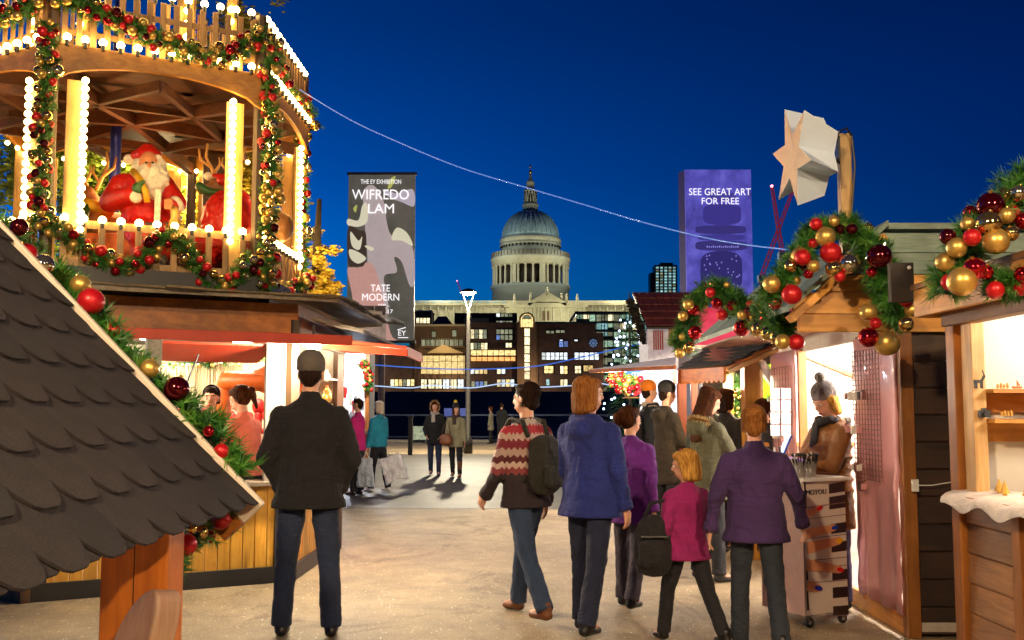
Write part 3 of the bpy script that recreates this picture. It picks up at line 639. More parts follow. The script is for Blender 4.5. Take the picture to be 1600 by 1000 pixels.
# tower block and cranes
YT = 900
t = bldg('tower_block', 'distant dark tower block with a grid of faint lit windows', YT, 20, [(1018, 1060, 410, 457)])
pbox(t, 'wall', M_dark, YT, 1023, 1058, 414, 480, 16, 6.4); pbox(t, 'wall', M_dark, YT, 1016, 1023, 426, 480, 14, 6.4); pbox(t, 'plant_room', M_dark, YT, 1032, 1052, 410, 414, 10, dy=2)
for j in range(11):
    for i in range(5):
        pbox(t, 'window', E_win['cyan' if random.random() < .8 else 'dim'], YT, 1025+i*6.6, 1029+i*6.6, 417+j*4.6, 419.6+j*4.6, .3, dy=-.3)
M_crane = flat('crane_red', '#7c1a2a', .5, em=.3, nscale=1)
def crane(label, pts, Yc, w, mast=None):
    t = thing('tower_crane', label, 'crane', at(pts[0][0], 640, Yc)-V(0, 0, zp(640, Yc)-6.4))
    a, b_ = at(*pts[0], Yc), at(*pts[1], Yc); d = b_-a; n = 14; u, v = frame_of(d); g = MB(); cs = [u*w+v*w, -u*w+v*w, -u*w-v*w, u*w-v*w]
    for q in cs: g.cyl(a+q, b_+q*.6, w*.22, n=5)
    for i in range(n):
        for k in range(4): f = 1-.4*i/n; g.cyl(a+d*i/n+cs[k]*f, a+d*(i+1)/n+cs[(k+1) % 4]*f, w*.14, n=4)
    g.build('jib', M_crane, t); g = MB(); base = V(a.x, Yc, 6.4)
    for q in (V(w, w, 0), V(-w, w, 0), V(-w, -w, 0), V(w, -w, 0)): g.cyl(base+q, a+q, w*.25, n=5)
    g.build('mast', M_crane, t); g = MB(); g.box(a.x-w*2, a.x+w*2, Yc-w*2, Yc+w*2, a.z-w*3, a.z+w*.5); g.build('cab', M_whitep, t)
    g = MB(); g.ell(b_, (w*.9,)*3); g.build('warning_lamp', emit('warning_red', (1, .25, .35), 2.5), t, True); return t
crane('red tower crane with its jib leaning left, right of the purple banner', [(1222, 395), (1206, 291)], 500, .85)
crane('red tower crane with its jib leaning right behind the star lantern', [(1190, 432), (1243, 285)], 480, .85)
crane('small dark tower crane with a red lamp behind the street lamp', [(726, 468), (714, 439)], 700, .5)
# ---------------------------------------------------------------- riverside
def street_lamp(label, loc, h, e, group=None, warm=False):
    x, y = loc; t = thing('street_lamp', label, 'street lamp', (x, y, 0), group=group)
    g = MB(); g.lathe([(.16, 0), (.16, .5), (.085, .55), (.06, h-.65), (.05, h-.6)], (x, y, 0), 16); g.build('post', flat('lamp_grey', '#38342f', .5, .2), t, True)
    for s in (-1, 1): g = MB(); g.bar((x+s*.02, y, h-.62), (x+s*.19, y, h-.10), .028, .025, up=(0, 1, 0)); g.build('lamp_arm', M_whitep, t)
    g = MB(); g.lathe([(.05, h+.10), (.18, h+.06), (.31, h-.02), (.29, h-.05), (.2, h-.03), (.05, h)], (x, y, 0), 24); g.build('lamp_hood', M_iron, t, True)
    g = MB(); g.lathe([(.05, h-.14), (.15, h-.11), (.17, h-.06), (.05, h-.04)], (x, y, 0), 20); g.build('lamp_glass', emit('lamp_glow', (1, .95, .8), 4), t, True)
    lamp('lamp_light', (x, y, h-.3), e, (1, .72, .42) if warm else (1, .86, .6), .18, t); return t
p = at(731, 708, 35.3); street_lamp('tall grey street lamp with a v shaped bracket and flat hood near the river railing', (p.x, 35.3), zp(455, 35.3), 2600)
t = thing('bollard_post', 'dark square post left of the woman in the black fur hooded coat', 'post', (xp(641, 710, 34), 34, 0)); g = MB(); x = xp(641, 700, 34)
g.box(x-.07, x+.07, 33.93, 34.07, 0, 1.25); g.build('post', M_iron, t); g = MB(); g.box(x-.09, x+.09, 33.91, 34.09, 1.25, 1.29); g.build('post_cap', M_iron, t)
t = thing('river_railing', 'dark blue metal railing with thin bars along the river edge', 'railing', (0, 47.5, 0)); M_rail = flat('rail_blue', '#1b2a4a', .45, .4)
g = MB(); g.bar((-30, 47.5, 1.25), (30, 47.5, 1.25), .08, .07); g.build('top_rail', M_rail, t); g = MB(); g.bar((-30, 47.5, .25), (30, 47.5, .25), .04, .05); g.build('bottom_rail', M_rail, t)
g = MB()
for i in range(400): g.bar((-30+i*.15, 47.5, .25), (-30+i*.15, 47.5, 1.24), .018, .018)
g.build('railing_bars', M_rail, t, kind='stuff')
me = boxmesh('railing_post', .09, .09, 1.3, M_rail, 0)
for i in range(21): inst('railing_post', me, (-30+i*3, 47.5, 0), t)
t = thing('reflection_panel', 'low framed panel added for light reflected in the river by the railing', 'sign', (xp(656, 690, 46.5), 46.5, 0)); x = xp(656, 690, 46.5)  # patchy glowing panel stands in for lights reflected in the water
g = MB(); g.box(x-.3, x+.3, 46.47, 46.53, .15, .75); g.build('panel_face', flat('reflection_patch', '#9fae9a', .3, var=.9, nscale=14, em=.15), t); g = MB(); g.box(x-.33, x-.30, 46.45, 46.55, 0, .8); g.box(x+.3, x+.33, 46.45, 46.55, 0, .8); g.build('panel_frame', M_iron, t)
t = thing('pier_sign', 'blue pier sign board with pale lettering behind the street lamp', 'sign', (xp(712, 690, 46.8), 46.8, 0))
x0, x1 = xp(694, 650, 46.8), xp(733, 650, 46.8); g = MB(); g.box(x0, x1, 46.77, 46.83, 1.2, 1.56); g.build('sign_board', flat('sign_blue', '#1f3f9a', .4, em=.15), t)
for q in (x0+.1, x1-.15): g = MB(); g.box(q, q+.05, 46.84, 46.9, 0, 1.5); g.build('sign_post', M_iron, t)
# ---------------------------------------------------------------- hanging banners
def text(name, body, m, c, w, parent, ux=(1, 0, 0), uz=(0, 0, 1), n=(0, -1, 0), off=0, h=None, ext=.002, sx=1):
    cu = bpy.data.curves.new(name, 'FONT'); cu.body = body; cu.align_x = 'CENTER'; cu.align_y = 'CENTER'; cu.extrude = ext; cu.offset = off; cu.resolution_u = 3
    cu.materials.append(m); o = bpy.data.objects.new(name, cu); COL.objects.link(o); bpy.context.view_layer.update()
    k = w/max(o.dimensions.x, .01); X, Z = Vector(ux).normalized(), Vector(uz).normalized(); N = X.cross(Z)
    R = Matrix((X, Z, N)).transposed().to_4x4(); o.rotation_euler = R.to_euler(); o.scale = (k, k if h is None else h/max(o.dimensions.y, .01), 1)
    me = bpy.data.meshes.new_from_object(o.evaluated_get(bpy.context.evaluated_depsgraph_get())); q = bpy.data.objects.new(name, me); COL.objects.link(q)
    q.rotation_euler = o.rotation_euler; q.scale = o.scale; bpy.data.objects.remove(o); bpy.data.curves.remove(cu)
    q.location = Vector(c)-(wloc(parent) if parent else V(0, 0, 0)); q.parent = parent; return q
M_white_l = flat('white_lettering', '#f2f0f2', .5, em=.55, var=.02, bmp=0)
YB = 32
def blobpoly(pts, n=6):   # closed catmull spline in photo pixels
    out = []; N = len(pts)
    for i in range(N):
        p0, p1, p2, p3 = (pts[(i+k-1) % N] for k in range(4))
        for q in range(n):
            t = q/n; out.append(tuple(.5*(2*p1[a]+(-p0[a]+p2[a])*t+(2*p0[a]-5*p1[a]+4*p2[a]-p3[a])*t*t+(-p0[a]+3*p1[a]-3*p2[a]+p3[a])*t**3) for a in (0, 1)))
    return out
x0, x1, z1, z0 = xp(543, 400, YB), xp(648, 400, YB), zp(273, YB), zp(532, YB)
t = thing('banner', 'tall grey brown exhibition banner with pale abstract shapes and white lettering', 'banner', ((x0+x1)/2, YB, 0))
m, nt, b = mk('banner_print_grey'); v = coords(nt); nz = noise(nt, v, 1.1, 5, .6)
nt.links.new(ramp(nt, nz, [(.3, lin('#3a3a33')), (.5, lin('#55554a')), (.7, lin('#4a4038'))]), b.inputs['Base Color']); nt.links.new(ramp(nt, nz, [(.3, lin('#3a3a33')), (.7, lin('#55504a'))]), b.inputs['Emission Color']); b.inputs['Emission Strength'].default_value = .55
g = MB(); g.box(x0, x1, YB, YB+.06, z0, z1); g.build('banner_sheet', m, t)
for za_ in (z1, z0-.08): g = MB(); g.box(x0-.05, x1+.05, YB-.02, YB+.09, za_, za_+.08); g.build('banner_rail', M_iron, t)
def ppoly(name, pts, m, t, lay, Yp=YB, thick=.004):
    g = MB(); P = [(at(px, py, Yp).x, at(px, py, Yp).z) for px, py in pts]; g.prism(P, (0, Yp-lay, 0), (1, 0, 0), (0, 0, 1), (0, thick, 0)); return g.build(name, m, t, fix=False)
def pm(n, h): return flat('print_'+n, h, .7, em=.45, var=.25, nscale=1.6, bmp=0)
ppoly('printed_shape', blobpoly([(568, 300), (584, 290), (600, 316), (604, 345), (612, 368), (634, 374), (646, 392), (648, 440), (640, 446), (628, 410), (616, 402), (620, 425), (600, 432), (606, 470), (604, 500), (570, 505), (566, 470), (572, 440), (574, 400), (570, 350)]), pm('mauve', '#a89a9a'), t, .006)
ppoly('printed_shape', blobpoly([(543, 420), (560, 418), (576, 410), (590, 430), (610, 520), (622, 531), (570, 531), (556, 500), (550, 460)]), pm('rose', '#b98c82'), t, .011)
ppoly('printed_shape', blobpoly([(612, 374), (620, 356), (636, 364), (645, 384), (628, 376)]), pm('bone', '#cfc9ae'), t, .016)
ppoly('printed_shape', blobpoly([(544, 342), (560, 344), (566, 322), (573, 318), (574, 345), (562, 354), (544, 352)]), pm('bone', '#cfc9ae'), t, .016)
ppoly('printed_shape', blobpoly([(544, 356), (562, 360), (572, 366), (570, 412), (556, 416), (544, 412)]), pm('umber', '#3c3029'), t, .016)
for k_, l in enumerate(([(548, 362), (560, 376), (566, 370), (562, 390), (550, 384)], [(546, 390), (560, 394), (572, 404), (560, 412), (548, 404)], [(570, 385), (580, 392), (584, 388), (574, 384)])):
    ppoly('printed_shape', blobpoly(l), pm('bone', '#cfc9ae'), t, .021+.002*k_)
ppoly('printed_shape', blobpoly([(598, 296), (620, 302), (645, 296), (647, 322), (628, 316), (608, 308)]), pm('lilac', '#a9a0ac'), t, .010)
ppoly('printed_shape', blobpoly([(610, 280), (618, 276), (612, 292), (606, 294)]), pm('lime', '#a9ab5c'), t, .012)
ppoly('printed_shape', blobpoly([(552, 326), (558, 320), (556, 332)]), pm('lime', '#a9ab5c'), t, .012)
def btext(body, px, py, pw, ph, Yp=YB, tt=None, off=0, lay=.03):
    c = at(px, py, Yp); text('lettering', body, M_white_l, (c.x, Yp-lay, c.z), pw/1600*Yp, tt or t, h=ph/1600*Yp, off=off)
btext('THE EY EXHIBITION', 595.5, 284.5, 64, 7); btext('WIFREDO', 595, 305, 90, 16, off=0); btext('LAM', 595.5, 327, 41, 15, off=0)
btext('TATE', 594.5, 451, 30, 11, off=0); btext('MODERN', 595, 465, 58, 11, off=0); btext('SEP –', 600, 478, 18, 5.5); btext('2017', 604, 487, 20, 6); btext('EY', 628, 521, 12, 8, off=0)
ppoly('logo_bar', [(621, 515), (634, 511), (634, 512.5), (621, 516)], M_white_l, t, .03); ppoly('logo_bar', [(622, 527), (638, 527), (638, 528.2), (622, 528.2)], M_white_l, t, .03)
g = MB(); x = xp(596, 600, 32.4); g.cyl((x, 32.4, 0), (x, 32.4, z1), .11, .09, 16); g.build('mast', flat('mast_grey', '#8d7f8e', .4, .3), t, True)
x0, x1, z1, z0 = xp(1072, 400, YB), xp(1176, 400, YB), zp(265, YB), zp(524, YB)
t = thing('banner', 'tall purple banner with white lettering and a ghostly round tower print', 'banner', ((x0+x1)/2, YB, 0))
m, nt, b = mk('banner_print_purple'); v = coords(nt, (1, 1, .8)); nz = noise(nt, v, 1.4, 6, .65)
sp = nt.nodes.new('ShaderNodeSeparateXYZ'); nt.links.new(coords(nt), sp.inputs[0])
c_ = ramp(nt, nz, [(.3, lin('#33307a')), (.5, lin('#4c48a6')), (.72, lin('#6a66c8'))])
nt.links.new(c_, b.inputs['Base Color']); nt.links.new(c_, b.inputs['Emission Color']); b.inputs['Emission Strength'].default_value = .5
g = MB(); g.box(x0, x1, YB, YB+.06, z0, z1); g.build('banner_sheet', m, t)
g = MB(); g.add([(x0-.16, YB+.3, z0), (x0, YB+.05, z0), (x0, YB+.05, z1), (x0-.16, YB+.3, z1-.05)], [(0, 1, 2, 3)]); g.par((x0-.16, YB+.3, z0), (.16, -.25, 0), (.02, .02, 0), (0, 0, z1-z0-.03)); g.build('banner_return', flat('print_deep', '#221a4a', .7, em=.3), t)
for (a, c, d, e_, h) in ((1086, 1166, 352, 366, '#342e74'), (1090, 1164, 366, 376, '#3b368a'), (1086, 1168, 376, 392, '#332e70'), (1094, 1160, 392, 456, '#2c2768'), (1098, 1158, 318, 352, '#383184'), (1106, 1150, 300, 316, '#403a90')):
    w = (c-a)/2; mx = (a+c)/2; ppoly('printed_shape', [(mx+w*cos(q), (d+e_)/2+(e_-d)/2*(1 if sin(q) > 0 else -1)*abs(sin(q))**.4) for q in [2*pi*i/28 for i in range(28)]], pm('tw'+h[1:], h), t, .006+.003*((a*7+d) % 5))
for i in range(16): ppoly('printed_light', [(1104+i*3.2, 384+((i*i) % 3)), (1105.6+i*3.2, 384+((i*i) % 3)), (1105.6+i*3.2, 387), (1104+i*3.2, 387)], pm('glint', '#8f8ade'), t, .03)
for i in range(30):
    a, c = random.uniform(1096, 1156), random.uniform(396, 450); ppoly('printed_light', [(a, c), (a+1.6, c), (a+1.6, c+2), (a, c+2)], pm('glint', '#8f8ade'), t, .03)
btext('SEE GREAT ART', 1124.5, 300.5, 98, 11, tt=t, off=0); btext('FOR FREE', 1125, 315, 59, 10.5, tt=t, off=0)
g = MB(); x = xp(1070, 600, 32.4); g.cyl((x, 32.4, 0), (x, 32.4, z1), .1, .09, 16); g.build('mast', M_iron, t, True)
# ---------------------------------------------------------------- festoon cables
def cable(label, pts, r, m, sub=8):
    P = []
    V3 = [Vector(p) for p in pts]
    for i in range(len(V3)-1):
        p0, p1, p2, p3 = V3[max(i-1, 0)], V3[i], V3[i+1], V3[min(i+2, len(V3)-1)]
        for q in range(sub): t_ = q/sub; P.append(.5*(2*p1+(-p0+p2)*t_+(2*p0-5*p1+4*p2-p3)*t_*t_+(-p0+3*p1-3*p2+p3)*t_**3))
    P.append(V3[-1]); g = MB(); g.tube(P, r, 6); o = g.build('light_cable', m); return set_(o, label, 'cable')
M_cable = emit('cable_pale_blue', (.10, .30, .9), .32); M_cw = emit('cable_white_blue', (.5, .68, 1), .5); M_cb = emit('cable_blue', (.02, .18, .9), .36)
yy = lambda i, n, a, b: a+(b-a)*i/(n-1)
pp = [(468, 140), (545, 186), (620, 221), (720, 262), (829, 295), (920, 322), (1000, 346), (1100, 371), (1170, 383), (1240, 391)]
cable('long pale blue cable stretched across the sky from the lit pavilion to the right', [at(x, y, yy(i, 10, 10.3, 7.1)) for i, (x, y) in enumerate(pp)], .0055, M_cable)
pp = [(575, 602), (640, 606), (675, 602), (735, 606), (790, 599), (830, 605), (900, 602), (922, 597), (960, 603)]
cable('white glowing string of lights sagging low in front of the river', [at(x, y, 26) for x, y in pp], .016, M_cw)
cable('bright blue string of lights rising to the right in front of the river', [at(x, y, 24) for x, y in ((560, 568), (640, 574), (730, 577), (830, 573), (900, 560), (960, 546), (1010, 535))], .015, M_cb)
# ---------------------------------------------------------------- baubles, garlands, bulbs
def gloss(name, hexc, rough, metal):
    m, nt, b = mk(name); b.inputs['Base Color'].default_value = lin(hexc); b.inputs['Roughness'].default_value = rough; b.inputs['Metallic'].default_value = metal; b.inputs['Coat Weight'].default_value = .3
    return m
BM = {'rm': gloss('bauble_red_matt', '#c4161e', .38, .35), 'rs': gloss('bauble_red_mirror', '#b01420', .08, .85), 'dr': gloss('bauble_dark_red', '#5e0d16', .1, .8), 'gm': gloss('bauble_gold_matt', '#d9b25c', .36, .75), 'gs': gloss('bauble_gold_mirror', '#d8b465', .07, .95), 'ss': gloss('bauble_pale_mirror', '#d9c9a0', .06, .95)}
BME = {k: sphmesh('bauble_'+k, 1, m, 28, 18) for k, m in BM.items()}
_g = MB(); _g.cyl((0, 0, .96), (0, 0, 1.14), .17, .15, 10); _o = _g.build('cap', gloss('bauble_cap', '#b8924a', .3, .9), world=False); CAPME = _o.data; bpy.data.objects.remove(_o)
M_pine, nt, b = mk('pine_needles'); v = coords(nt); nn = noise(nt, v, 9, 3)
nt.links.new(ramp(nt, nn, [(.3, lin('#1c4a12')), (.55, lin('#3d7a24')), (.75, lin('#8aa545'))]), b.inputs['Base Color']); b.inputs['Roughness'].default_value = .5
M_stem = flat('garland_stem', '#2c3a18', .8)
def spline(pts, sub=8):
    V3 = [Vector(p) for p in pts]; P = []
    for i in range(len(V3)-1):
        p0, p1, p2, p3 = V3[max(i-1, 0)], V3[i], V3[i+1], V3[min(i+2, len(V3)-1)]
        for q in range(sub): t = q/sub; P.append(.5*(2*p1+(-p0+p2)*t+(2*p0-5*p1+4*p2-p3)*t*t+(-p0+3*p1-3*p2+p3)*t**3))
    P.append(V3[-1]); return P
def garland(label, pts, rad, n, nb, br=(.03, .05), seed=1, needle=.06, nw=.0035, kinds='rm rs gm gs gm ss dr rm gs', front=(0, -1, 0), fixed=(), group=None, per=22, caps=False, off=1.0):
    R = random.Random(seed); P = spline(pts); t = thing('garland', label, 'garland', P[len(P)//2], group=group)
    g = MB(); g.tube(P, .012, 5); g.build('stem', M_stem, t)
    seg = [(P[i+1]-P[i]).length for i in range(len(P)-1)]; tot = sum(seg)
    def pick(u):
        d = u*tot
        for i, s in enumerate(seg):
            if d <= s: return P[i].lerp(P[i+1], d/max(s, 1e-6)), (P[i+1]-P[i]).normalized()
            d -= s
        return P[-1], (P[-1]-P[-2]).normalized()
    g = MB(); vs = []; fs = []
    for _ in range(n):
        c, d = pick(R.random()); o = V(R.gauss(0, 1), R.gauss(0, 1), R.gauss(0, 1)); o = (o-d*o.dot(d)).normalized()
        L = rad*R.uniform(.5, 1.25); a = c; e = c+(o+d*R.uniform(-.6, .6)).normalized()*L
        ax = (e-a); ad = ax.normalized(); u, w = frame_of(ad)
        for q in range(per):
            f = R.uniform(.1, 1); th = R.random()*2*pi; b0 = a+ax*f; dd = (ad*.75+(u*cos(th)+w*sin(th))*.9).normalized(); tip = b0+dd*needle*R.uniform(.6, 1.1); sdv = dd.cross(ad); sdv = sdv.normalized()*nw if sdv.length > .01 else u*nw
            k = len(vs); vs += [b0+sdv, b0-sdv, tip]; fs.append((k, k+1, k+2))
    g.add(vs, fs); g.build('pine_needles', M_pine, t, fix=False, kind='stuff')
    kd = kinds.split(); F = Vector(front).normalized(); placed = []
    def put(p, r, k):
        o = inst('bauble', BME[k], p, t, (R.random()*.8-.4, R.random()*.8-.4, R.random()*6), r)
        if caps: c = bpy.data.objects.new('cap', CAPME); COL.objects.link(c); c.parent = o
    for (px, py, Y, rp, k) in fixed:
        p = at(px, py, Y); r = rp/1600*Y; put(p, r, k); placed.append((p, r))
    tries = 0; cnt = 0
    while cnt < nb and tries < nb*30:
        tries += 1; c, d = pick((cnt+R.uniform(.1, .9))/nb if tries < nb*3 else R.random()); r = R.uniform(*br)*(1.25 if R.random() < .15 else 1)
        o = V(R.gauss(0, 1), R.gauss(0, 1), R.gauss(0, 1)); o = (o-d*o.dot(d)); o = (o.normalized()+F*.9*off).normalized(); p = c+o*rad*R.uniform(.55, 1.0)
        if all((p-q).length > (r+s)*.85 for q, s in placed): put(p, r, R.choice(kd)); placed.append((p, r)); cnt += 1
    return t
M_bulb = emit('warm_bulb', (1, .66, .22), 16)
BULB = sphmesh('bulb', .034, M_bulb, 10, 7)
_g = MB(); _g.cyl((0, 0, -.075), (0, 0, -.025), .016, .02, 8); _o = _g.build('socket', M_black, world=False); SOCK = _o.data; bpy.data.objects.remove(_o)
def bulb(p, parent, rot=(0, 0, 0), sock=True, s=1):
    o = inst('bulb', BULB, p, parent, rot, s)
    if sock: c = bpy.data.objects.new('socket', SOCK); COL.objects.link(c); c.parent = o
    return o
# ---------------------------------------------------------------- octagonal stall with light pavilion
HC = V(-3.76, 10.27, 0)
def hx(R, deg, z=0): return V(HC.x+R*cos(radians(deg)), HC.y+R*sin(radians(deg)), z)
DG = [268.6+60*i for i in range(6)]      # corners: front-left, front-right, right-rear ...
W_yel = wood('honey_boards', '#d88a18', '#ffc850', 'z', .5, rv=.2); W_beam = wood('amber_beam', '#a5641c', '#eaa84a', 'x', .45, rv=.2, sc=.6)
W_red = flat('red_paint', '#b5391c', .5, var=.2, nscale=3); W_brown = wood('brown_board', '#8a4614', '#cf7e2c', 'x', .45, rv=.2, sc=.5)
W_dk = wood('dark_board', '#2a1d14', '#4d3523', 'x', .6); W_jst = wood('joist_brown', '#3a1a08', '#7a4216', 'x', .7); W_grey = wood('weathered_board', '#5a4f42', '#8d7f6a', 'x', .7); W_post = wood('dark_post', '#3a2818', '#6b4a2c', 'z', .55)
ST = thing('market_stall', 'six sided wooden stall with honey yellow plank walls, red awning boards and bright shelves inside', 'market stall', (HC.x, HC.y, 0))
RB = 2.11
for i in range(6):
    a, b_ = hx(RB, DG[i]), hx(RB, DG[(i+1) % 6]); d = (b_-a); L = d.length; u = d.normalized(); nrm = V(u.y, -u.x, 0); ang = atan2(u.y, u.x)
    if i in (0, 1, 5):
        n = 20; w = L/n; me = CACHE.get('plankme') or boxmesh('plank', w-.005, .022, .72, W_yel, .004); CACHE['plankme'] = me
        for k in range(n): inst('plank', me, a+u*w*(k+.5)+V(0, 0, .12), ST, (0, 0, ang))
        g = MB(); g.par(a+nrm*.015+V(0, 0, .0), d, nrm*.035, V(0, 0, .14)); g.build('base_rail', M_black, ST, bev=.004)
        for f in (.02, .5, .93): g = MB(); g.par(a+u*L*f+nrm*.012+V(0, 0, .14), u*.11, nrm*.02, V(0, 0, .70)); g.build('metal_strap', M_iron, ST, bev=.003)
        g = MB(); g.par(a-nrm*.3+V(0, 0, .84), d, nrm*.42, V(0, 0, .035)); g.build('counter', W_grey, ST, bev=.004)
    else:
        g = MB(); g.par(a+V(0, 0, 0), d, -nrm*.03, V(0, 0, 2.3)); g.build('back_wall', flat('stall_inner_white', '#d8cdb8', .7), ST)
    g = MB(); g.cyl(a, a+V(0, 0, 2.3), .065, n=6); g.build('corner_post', W_post, ST)
    # fascia board above
    A1, B1 = hx(RB+.05, DG[i], 2.14), hx(RB+.05, DG[(i+1) % 6], 2.14); g = MB(); g.par(A1, B1-A1, -nrm*.04, V(0, 0, .30)); g.build('fascia', W_brown, ST, bev=.006)
    g = MB(); g.par(hx(RB+.08, DG[i], 2.105), (hx(RB+.08, DG[(i+1) % 6])-hx(RB+.08, DG[i])), -nrm*.05, V(0, 0, .032)); g.build('fascia_lip', W_grey, ST)
# roof boards overhanging
g = MB(); top = [hx(2.62, q, 2.47+.0*q) for q in DG]; up = [hx(1.5, q, 2.58) for q in DG]
for i in range(6):
    j = (i+1) % 6; g = MB(); g.add([top[i], top[j], up[j], up[i]]+[p-V(0, 0, .035) for p in (top[i], top[j], up[j], up[i])], [(0, 1, 2, 3), (7, 6, 5, 4), (0, 4, 5, 1), (1, 5, 6, 2), (2, 6, 7, 3), (3, 7, 4, 0)]); g.build('roof_board', W_grey, ST)
    g = MB()
    d = (top[j]-top[i]); u = d.normalized(); k = 0
    while k < 9: a = top[i]+d*(k/9)+V(0, 0, random.uniform(-.01, .012)); c = top[i]+d*((k+1)/9); g.par(a+V(0, 0, .002), c-a, V(u.y, -u.x, 0)*random.uniform(.02, .09), V(0, 0, .018)); k += 1
    g.build('ragged_felt_edge', wood('felt_edge', '#3a3026', '#8d7a52', 'x', .8), ST)
# soffit + red awnings (hatches propped open)
for i in (5, 0):
    j = (i+1) % 6; o1, o2, n1, n2 = hx(2.78, DG[i], 2.07), hx(2.78, DG[j], 2.07), hx(RB, DG[i], 2.09), hx(RB, DG[j], 2.09)
    g = MB(); g.add([o1, o2, n2, n1]+[p+V(0, 0, .02) for p in (o1, o2, n2, n1)], [(3, 2, 1, 0), (4, 5, 6, 7), (0, 1, 5, 4), (1, 2, 6, 5), (2, 3, 7, 6), (3, 0, 4, 7)]); g.build('soffit', W_dk, ST)
    d = o2-o1; u = d.normalized(); nrm = V(u.y, -u.x, 0); g = MB(); g.par(o1+nrm*.003-V(0, 0, .02), d, nrm*.03, V(0, 0, .085)); g.build('red_board', W_red, ST, bev=.004)
def slab(name, m, q, th, par): g = MB(); g.add([*q]+[Vector(p)+V(0, 0, th) for p in q], [(3, 2, 1, 0), (4, 5, 6, 7), (0, 1, 5, 4), (1, 2, 6, 5), (2, 3, 7, 6), (3, 0, 4, 7)]); return g.build(name, m, par, bev=.003)
h1, h2 = hx(RB+.1, DG[1], 2.12), hx(RB+.1, DG[2], 2.12)
q = [h1, V(-.98, 9.5, 2.06), V(-1.0, 11.35, 2.09), h2]; slab('red_hatch', W_red, q, .03, ST)
for a, c in ((q[0], q[1]), (q[1], q[2])): g = MB(); g.bar(a-V(0, 0, .035), c-V(0, 0, .035), .03, .06); g.build('hatch_frame', W_red, ST)
slab('hatch_roof', W_grey, [h1+V(.1, -.1, .17), V(-1.35, 9.3, .06+2.14), V(-1.3, 11.5, 2.2), h2+V(0, .1, .17)], .03, ST)
# red hatch on the front, propped up inside the eaves
a, b_ = hx(RB, DG[0]), hx(RB, DG[1]); u = (b_-a).normalized(); nrm = V(u.y, -u.x, 0)
f1, f2 = a+u*.95+V(0, 0, 2.06), a+u*1.98+V(0, 0, 2.06); slab('red_hatch', W_red, [f1-nrm*.05, f2-nrm*.05, f2-nrm*.75-V(0, 0, .12), f1-nrm*.75-V(0, 0, .12)], .025, ST)
g = MB(); g.bar(a+u*1.1+nrm*.05+V(0, 0, 1.5), a+u*1.3-nrm*.1+V(0, 0, 1.98), .012, .012); g.build('gas_strut', M_black, ST)
g = MB(); g.par(a+u*.86+nrm*.0+V(0, 0, .86), u*.12, -nrm*.12, V(0, 0, 1.25)); g.build('pillar', W_grey, ST)
g = MB(); g.par(a+u*1.87+nrm*.0+V(0, 0, .86), u*.24, -nrm*.06, V(0, 0, 1.25)); g.build('pillar', flat('grey_pillar', '#7d7468', .7), ST)
# interior: stock and lights
g = MB(); g.cyl(HC+V(0, 0, 2.25), HC+V(0, 0, 2.29), 1.9, n=6); g.build('inner_ceiling', W_dk, ST)
for k, (dx, dy) in enumerate(((.4, -.75), (-.9, -.6), (1.0, .2), (0, .6))):
    g = MB(); c = HC+V(dx, dy, 2.17); g.lathe([(.02, -.03), (.1, -.02), (.1, .02), (.03, .05)], c, 16); g.build('ceiling_lamp', emit('stall_lamp', (1, .9, .72), 16), ST, True); lamp('stall_light', c-V(0, 0, .1), 36, (1, .84, .6), .1, ST)
lamp('hatch_light', V(-1.35, 10.9, 2.0), 45, (1, .85, .65), .1, ST)
M_str = flat('string_tassels', '#e0cfa8', .8); M_mred = flat('merchandise_red', '#c01a12', .55); M_mor = flat('merchandise_orange', '#d0611c', .5)
g = MB(); p0, p1 = V(-3.9, 11.2, 0), V(-2.3, 10.75, 0); d = p1-p0
for k in range(70):
    p = p0+d*(k/70)+V(0, random.uniform(-.03, .03), 0); g.cyl(p+V(0, 0, 1.98), p+V(random.uniform(-.02, .02), 0, random.uniform(1.5, 1.68)), .011, .007, 5)
g.build('string_tassels', M_str, ST, kind='stuff')
g = MB(); g.par(p0+V(0, .12, .85), d, V(0, .03, 0), V(0, 0, 1.2)); g.build('display_board', flat('board_cream', '#e6d9bd', .7), ST)
for k in range(16):
    p = p0+d*((k+.5)/16)+V(0, -.1, random.uniform(1.3, 1.55)); g = MB(); s = random.uniform(.05, .09); g.ell(p, (s*.8, s*.6, s)); g.cap(p-V(0, 0, s), p-V(0, 0, s*2.8), s*.5, s*.35); g.cap(p-V(0, 0, s*2.8), p+V(s*1.1, 0, -s*3.1), s*.35, s*.3)
    o = g.build('stocking', M_mred if k % 5 else M_whitep, None, True); set_(o, 'small red or white stocking hanging on the cream board in the stall', 'stocking', 'stockings hanging on the stall board')
g = MB(); c = V(-2.45, 10.2, 1.78); g.cap(c-V(.38, 0, 0), c+V(.38, 0, 0), (.13, .1), (.13, .1)); g.ell(c-V(.42, 0, .2), (.09, .07, .3)); g.ell(c+V(.1, 0, .02), (.3, .12, .15))
o = g.build('soft_toy_rack', M_mor, None, True); set_(o, 'orange and red padded roll of hats hanging above the woman in coral', 'hat display')
for k in range(22):
    t_ = k/22; p = hx(1.88, DG[1]+4+52*t_, random.uniform(1.0, 1.9)); g = MB(); s = random.uniform(.035, .06); g.ell(p, (s, s, s*1.2)); g.cyl(p+V(0, 0, s), p+V(0, 0, s*1.9), s*.4, s*.3)
    o = g.build('ornament', random.choice((M_whitep, M_mor, BM['gm'], BM['ss'], M_mred)), None, True); set_(o, 'small ornament on the shelves at the right side of the six sided stall', 'ornament', 'ornaments on the side shelves')
